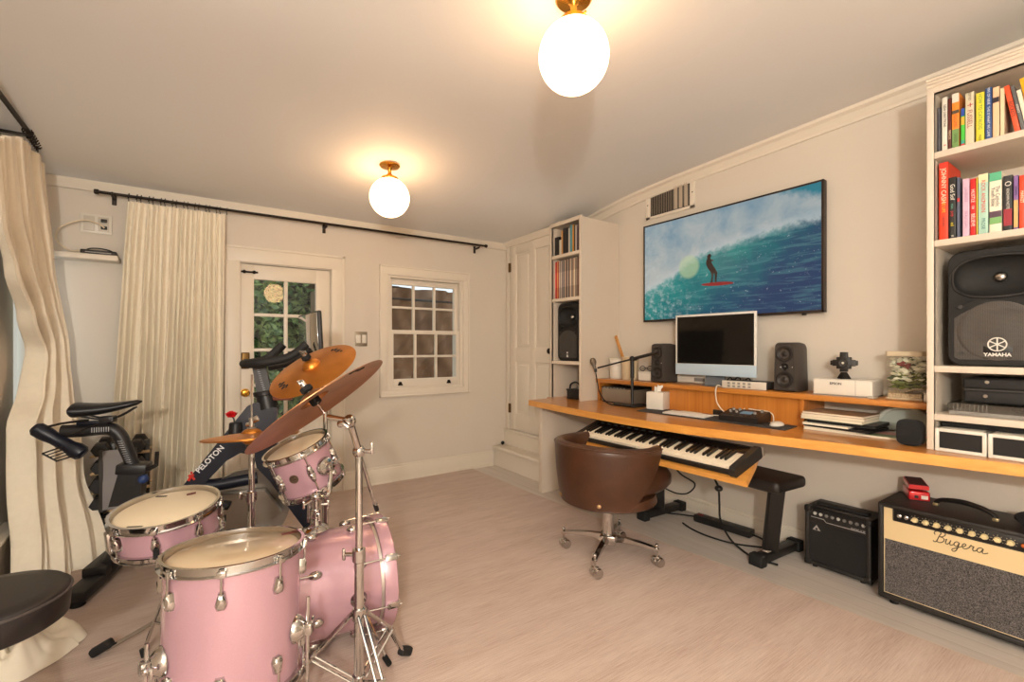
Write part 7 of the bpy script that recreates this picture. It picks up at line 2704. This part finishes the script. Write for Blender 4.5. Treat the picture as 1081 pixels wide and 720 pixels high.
for i, z in enumerate(levels):
    hr = .050 if i < 3 else .042
    names = ['bottom', 'second', 'middle', 'fourth', 'top']
    for j, x_ in enumerate((RKX0 + .080, RKX1 - .070)):
        lab = 'black hexagonal dumbbell on the %s level of the rack, %s' % (names[i], 'beside the left curtain' if j == 0 else 'behind the bike seat post')
        d_b = T('dumbbell', lab, 'dumbbell', (x_, RKY, z + .0005), (0, 0, PI / 2), 'dumbbells on the rack')
        zc = hr * math.cos(PI / 6) + .0005
        m = MB().cyl((-.065, 0, zc), (.065, 0, zc), .014, n=12)
        m.build('handle', STEEL, d_b)
        for sg in (-1, 1):
            hex_ = [(hr * math.cos(PI / 3 * k), hr * math.sin(PI / 3 * k)) for k in range(6)]
            hx0 = [(a * .85, b * .85) for a, b in hex_]
            vs = [Vector((sg * (.062), a, zc + b)) for a, b in hx0] + [Vector((sg * .070, a, zc + b)) for a, b in hex_] + [Vector((sg * .125, a, zc + b)) for a, b in hex_] + [Vector((sg * .134, a, zc + b)) for a, b in hx0]
            fs = [tuple(range(6)), tuple(range(18, 24))]
            for q in range(3):
                for k in range(6):
                    k2 = (k + 1) % 6
                    fs.append((q * 6 + k, q * 6 + k2, q * 6 + 6 + k2, q * 6 + 6 + k))
            MB().add(vs, fs).build('hex_head', M('hex_black', (30, 28, 28), .6, var=.15), d_b, angle=25)
# grey mat leaning on the front of the rack
gm = T('grey_mat', 'folded grey exercise mat hanging on the front of the dumbbell rack', 'mat', (-.335, RKY - .165, .25))
m = MB().grid(lambda u, v: (-.405 + .135 * u, RKY - .162 - .012 * math.sin(PI * u) - .006 * math.sin(7 * v), .25 + .33 * v), 10, 16)
m.grid(lambda u, v: (-.405 + .135 * u, RKY - .150 + .0 * u, .25 + .33 * v), 10, 16)
m.build('mat_cloth', M('grey_mat_foam', (148, 144, 144), .8, bump=.3, bscale=200), gm, True)
m = MB()
for x_ in (-.413, -.262):
    m.box(x_ - .010, x_ + .010, RKY - .162, RKY - .146, .24, .585, .004)
m.build('dark_edge', DGREY, gm, True)
# ------------------------------------------------------------------ ceiling globe lights
GLOBE = emit_mat('glowing_opal_glass', GLOBE_COL, GLOBE_EMIT)


def globe_lamp(x, y, label):
    zt = ceil_s(y, x)
    r = T('ceiling_lamp', label, 'ceiling light', (x, y, zt), group='globe ceiling lights')
    m = MB().lathe([(0, 0), (0.062, 0), (0.064, -0.006), (0.058, -0.013), (0.02, -0.018), (0.012, -0.03), (0.011, -0.055), (0.02, -0.062), (0.024, -0.075), (0, -0.075)], n=32)
    m.build('canopy', BRASS, r)
    m = MB().lathe([(0.02, -0.068), (0.05, -0.078), (0.056, -0.09), (0.054, -0.098), (0.045, -0.098), (0.02, -0.08), (0.02, -0.068)], n=32)
    for k in range(3):
        a = 2 * PI * k / 3 + 0.4
        m.cyl((0.05 * math.cos(a), 0.05 * math.sin(a), -0.09), (0.07 * math.cos(a), 0.07 * math.sin(a), -0.09), 0.004, n=8)
    m.build('holder', BRASS, r)
    MB().sphere((0, 0, -0.205), 0.122, n=48).build('globe', GLOBE, r)
    return r


globe_lamp(1.10, 1.21, 'larger-looking brass globe ceiling lamp, nearest the camera')
globe_lamp(1.03, 2.84, 'farther brass globe ceiling lamp, in front of the back door wall')
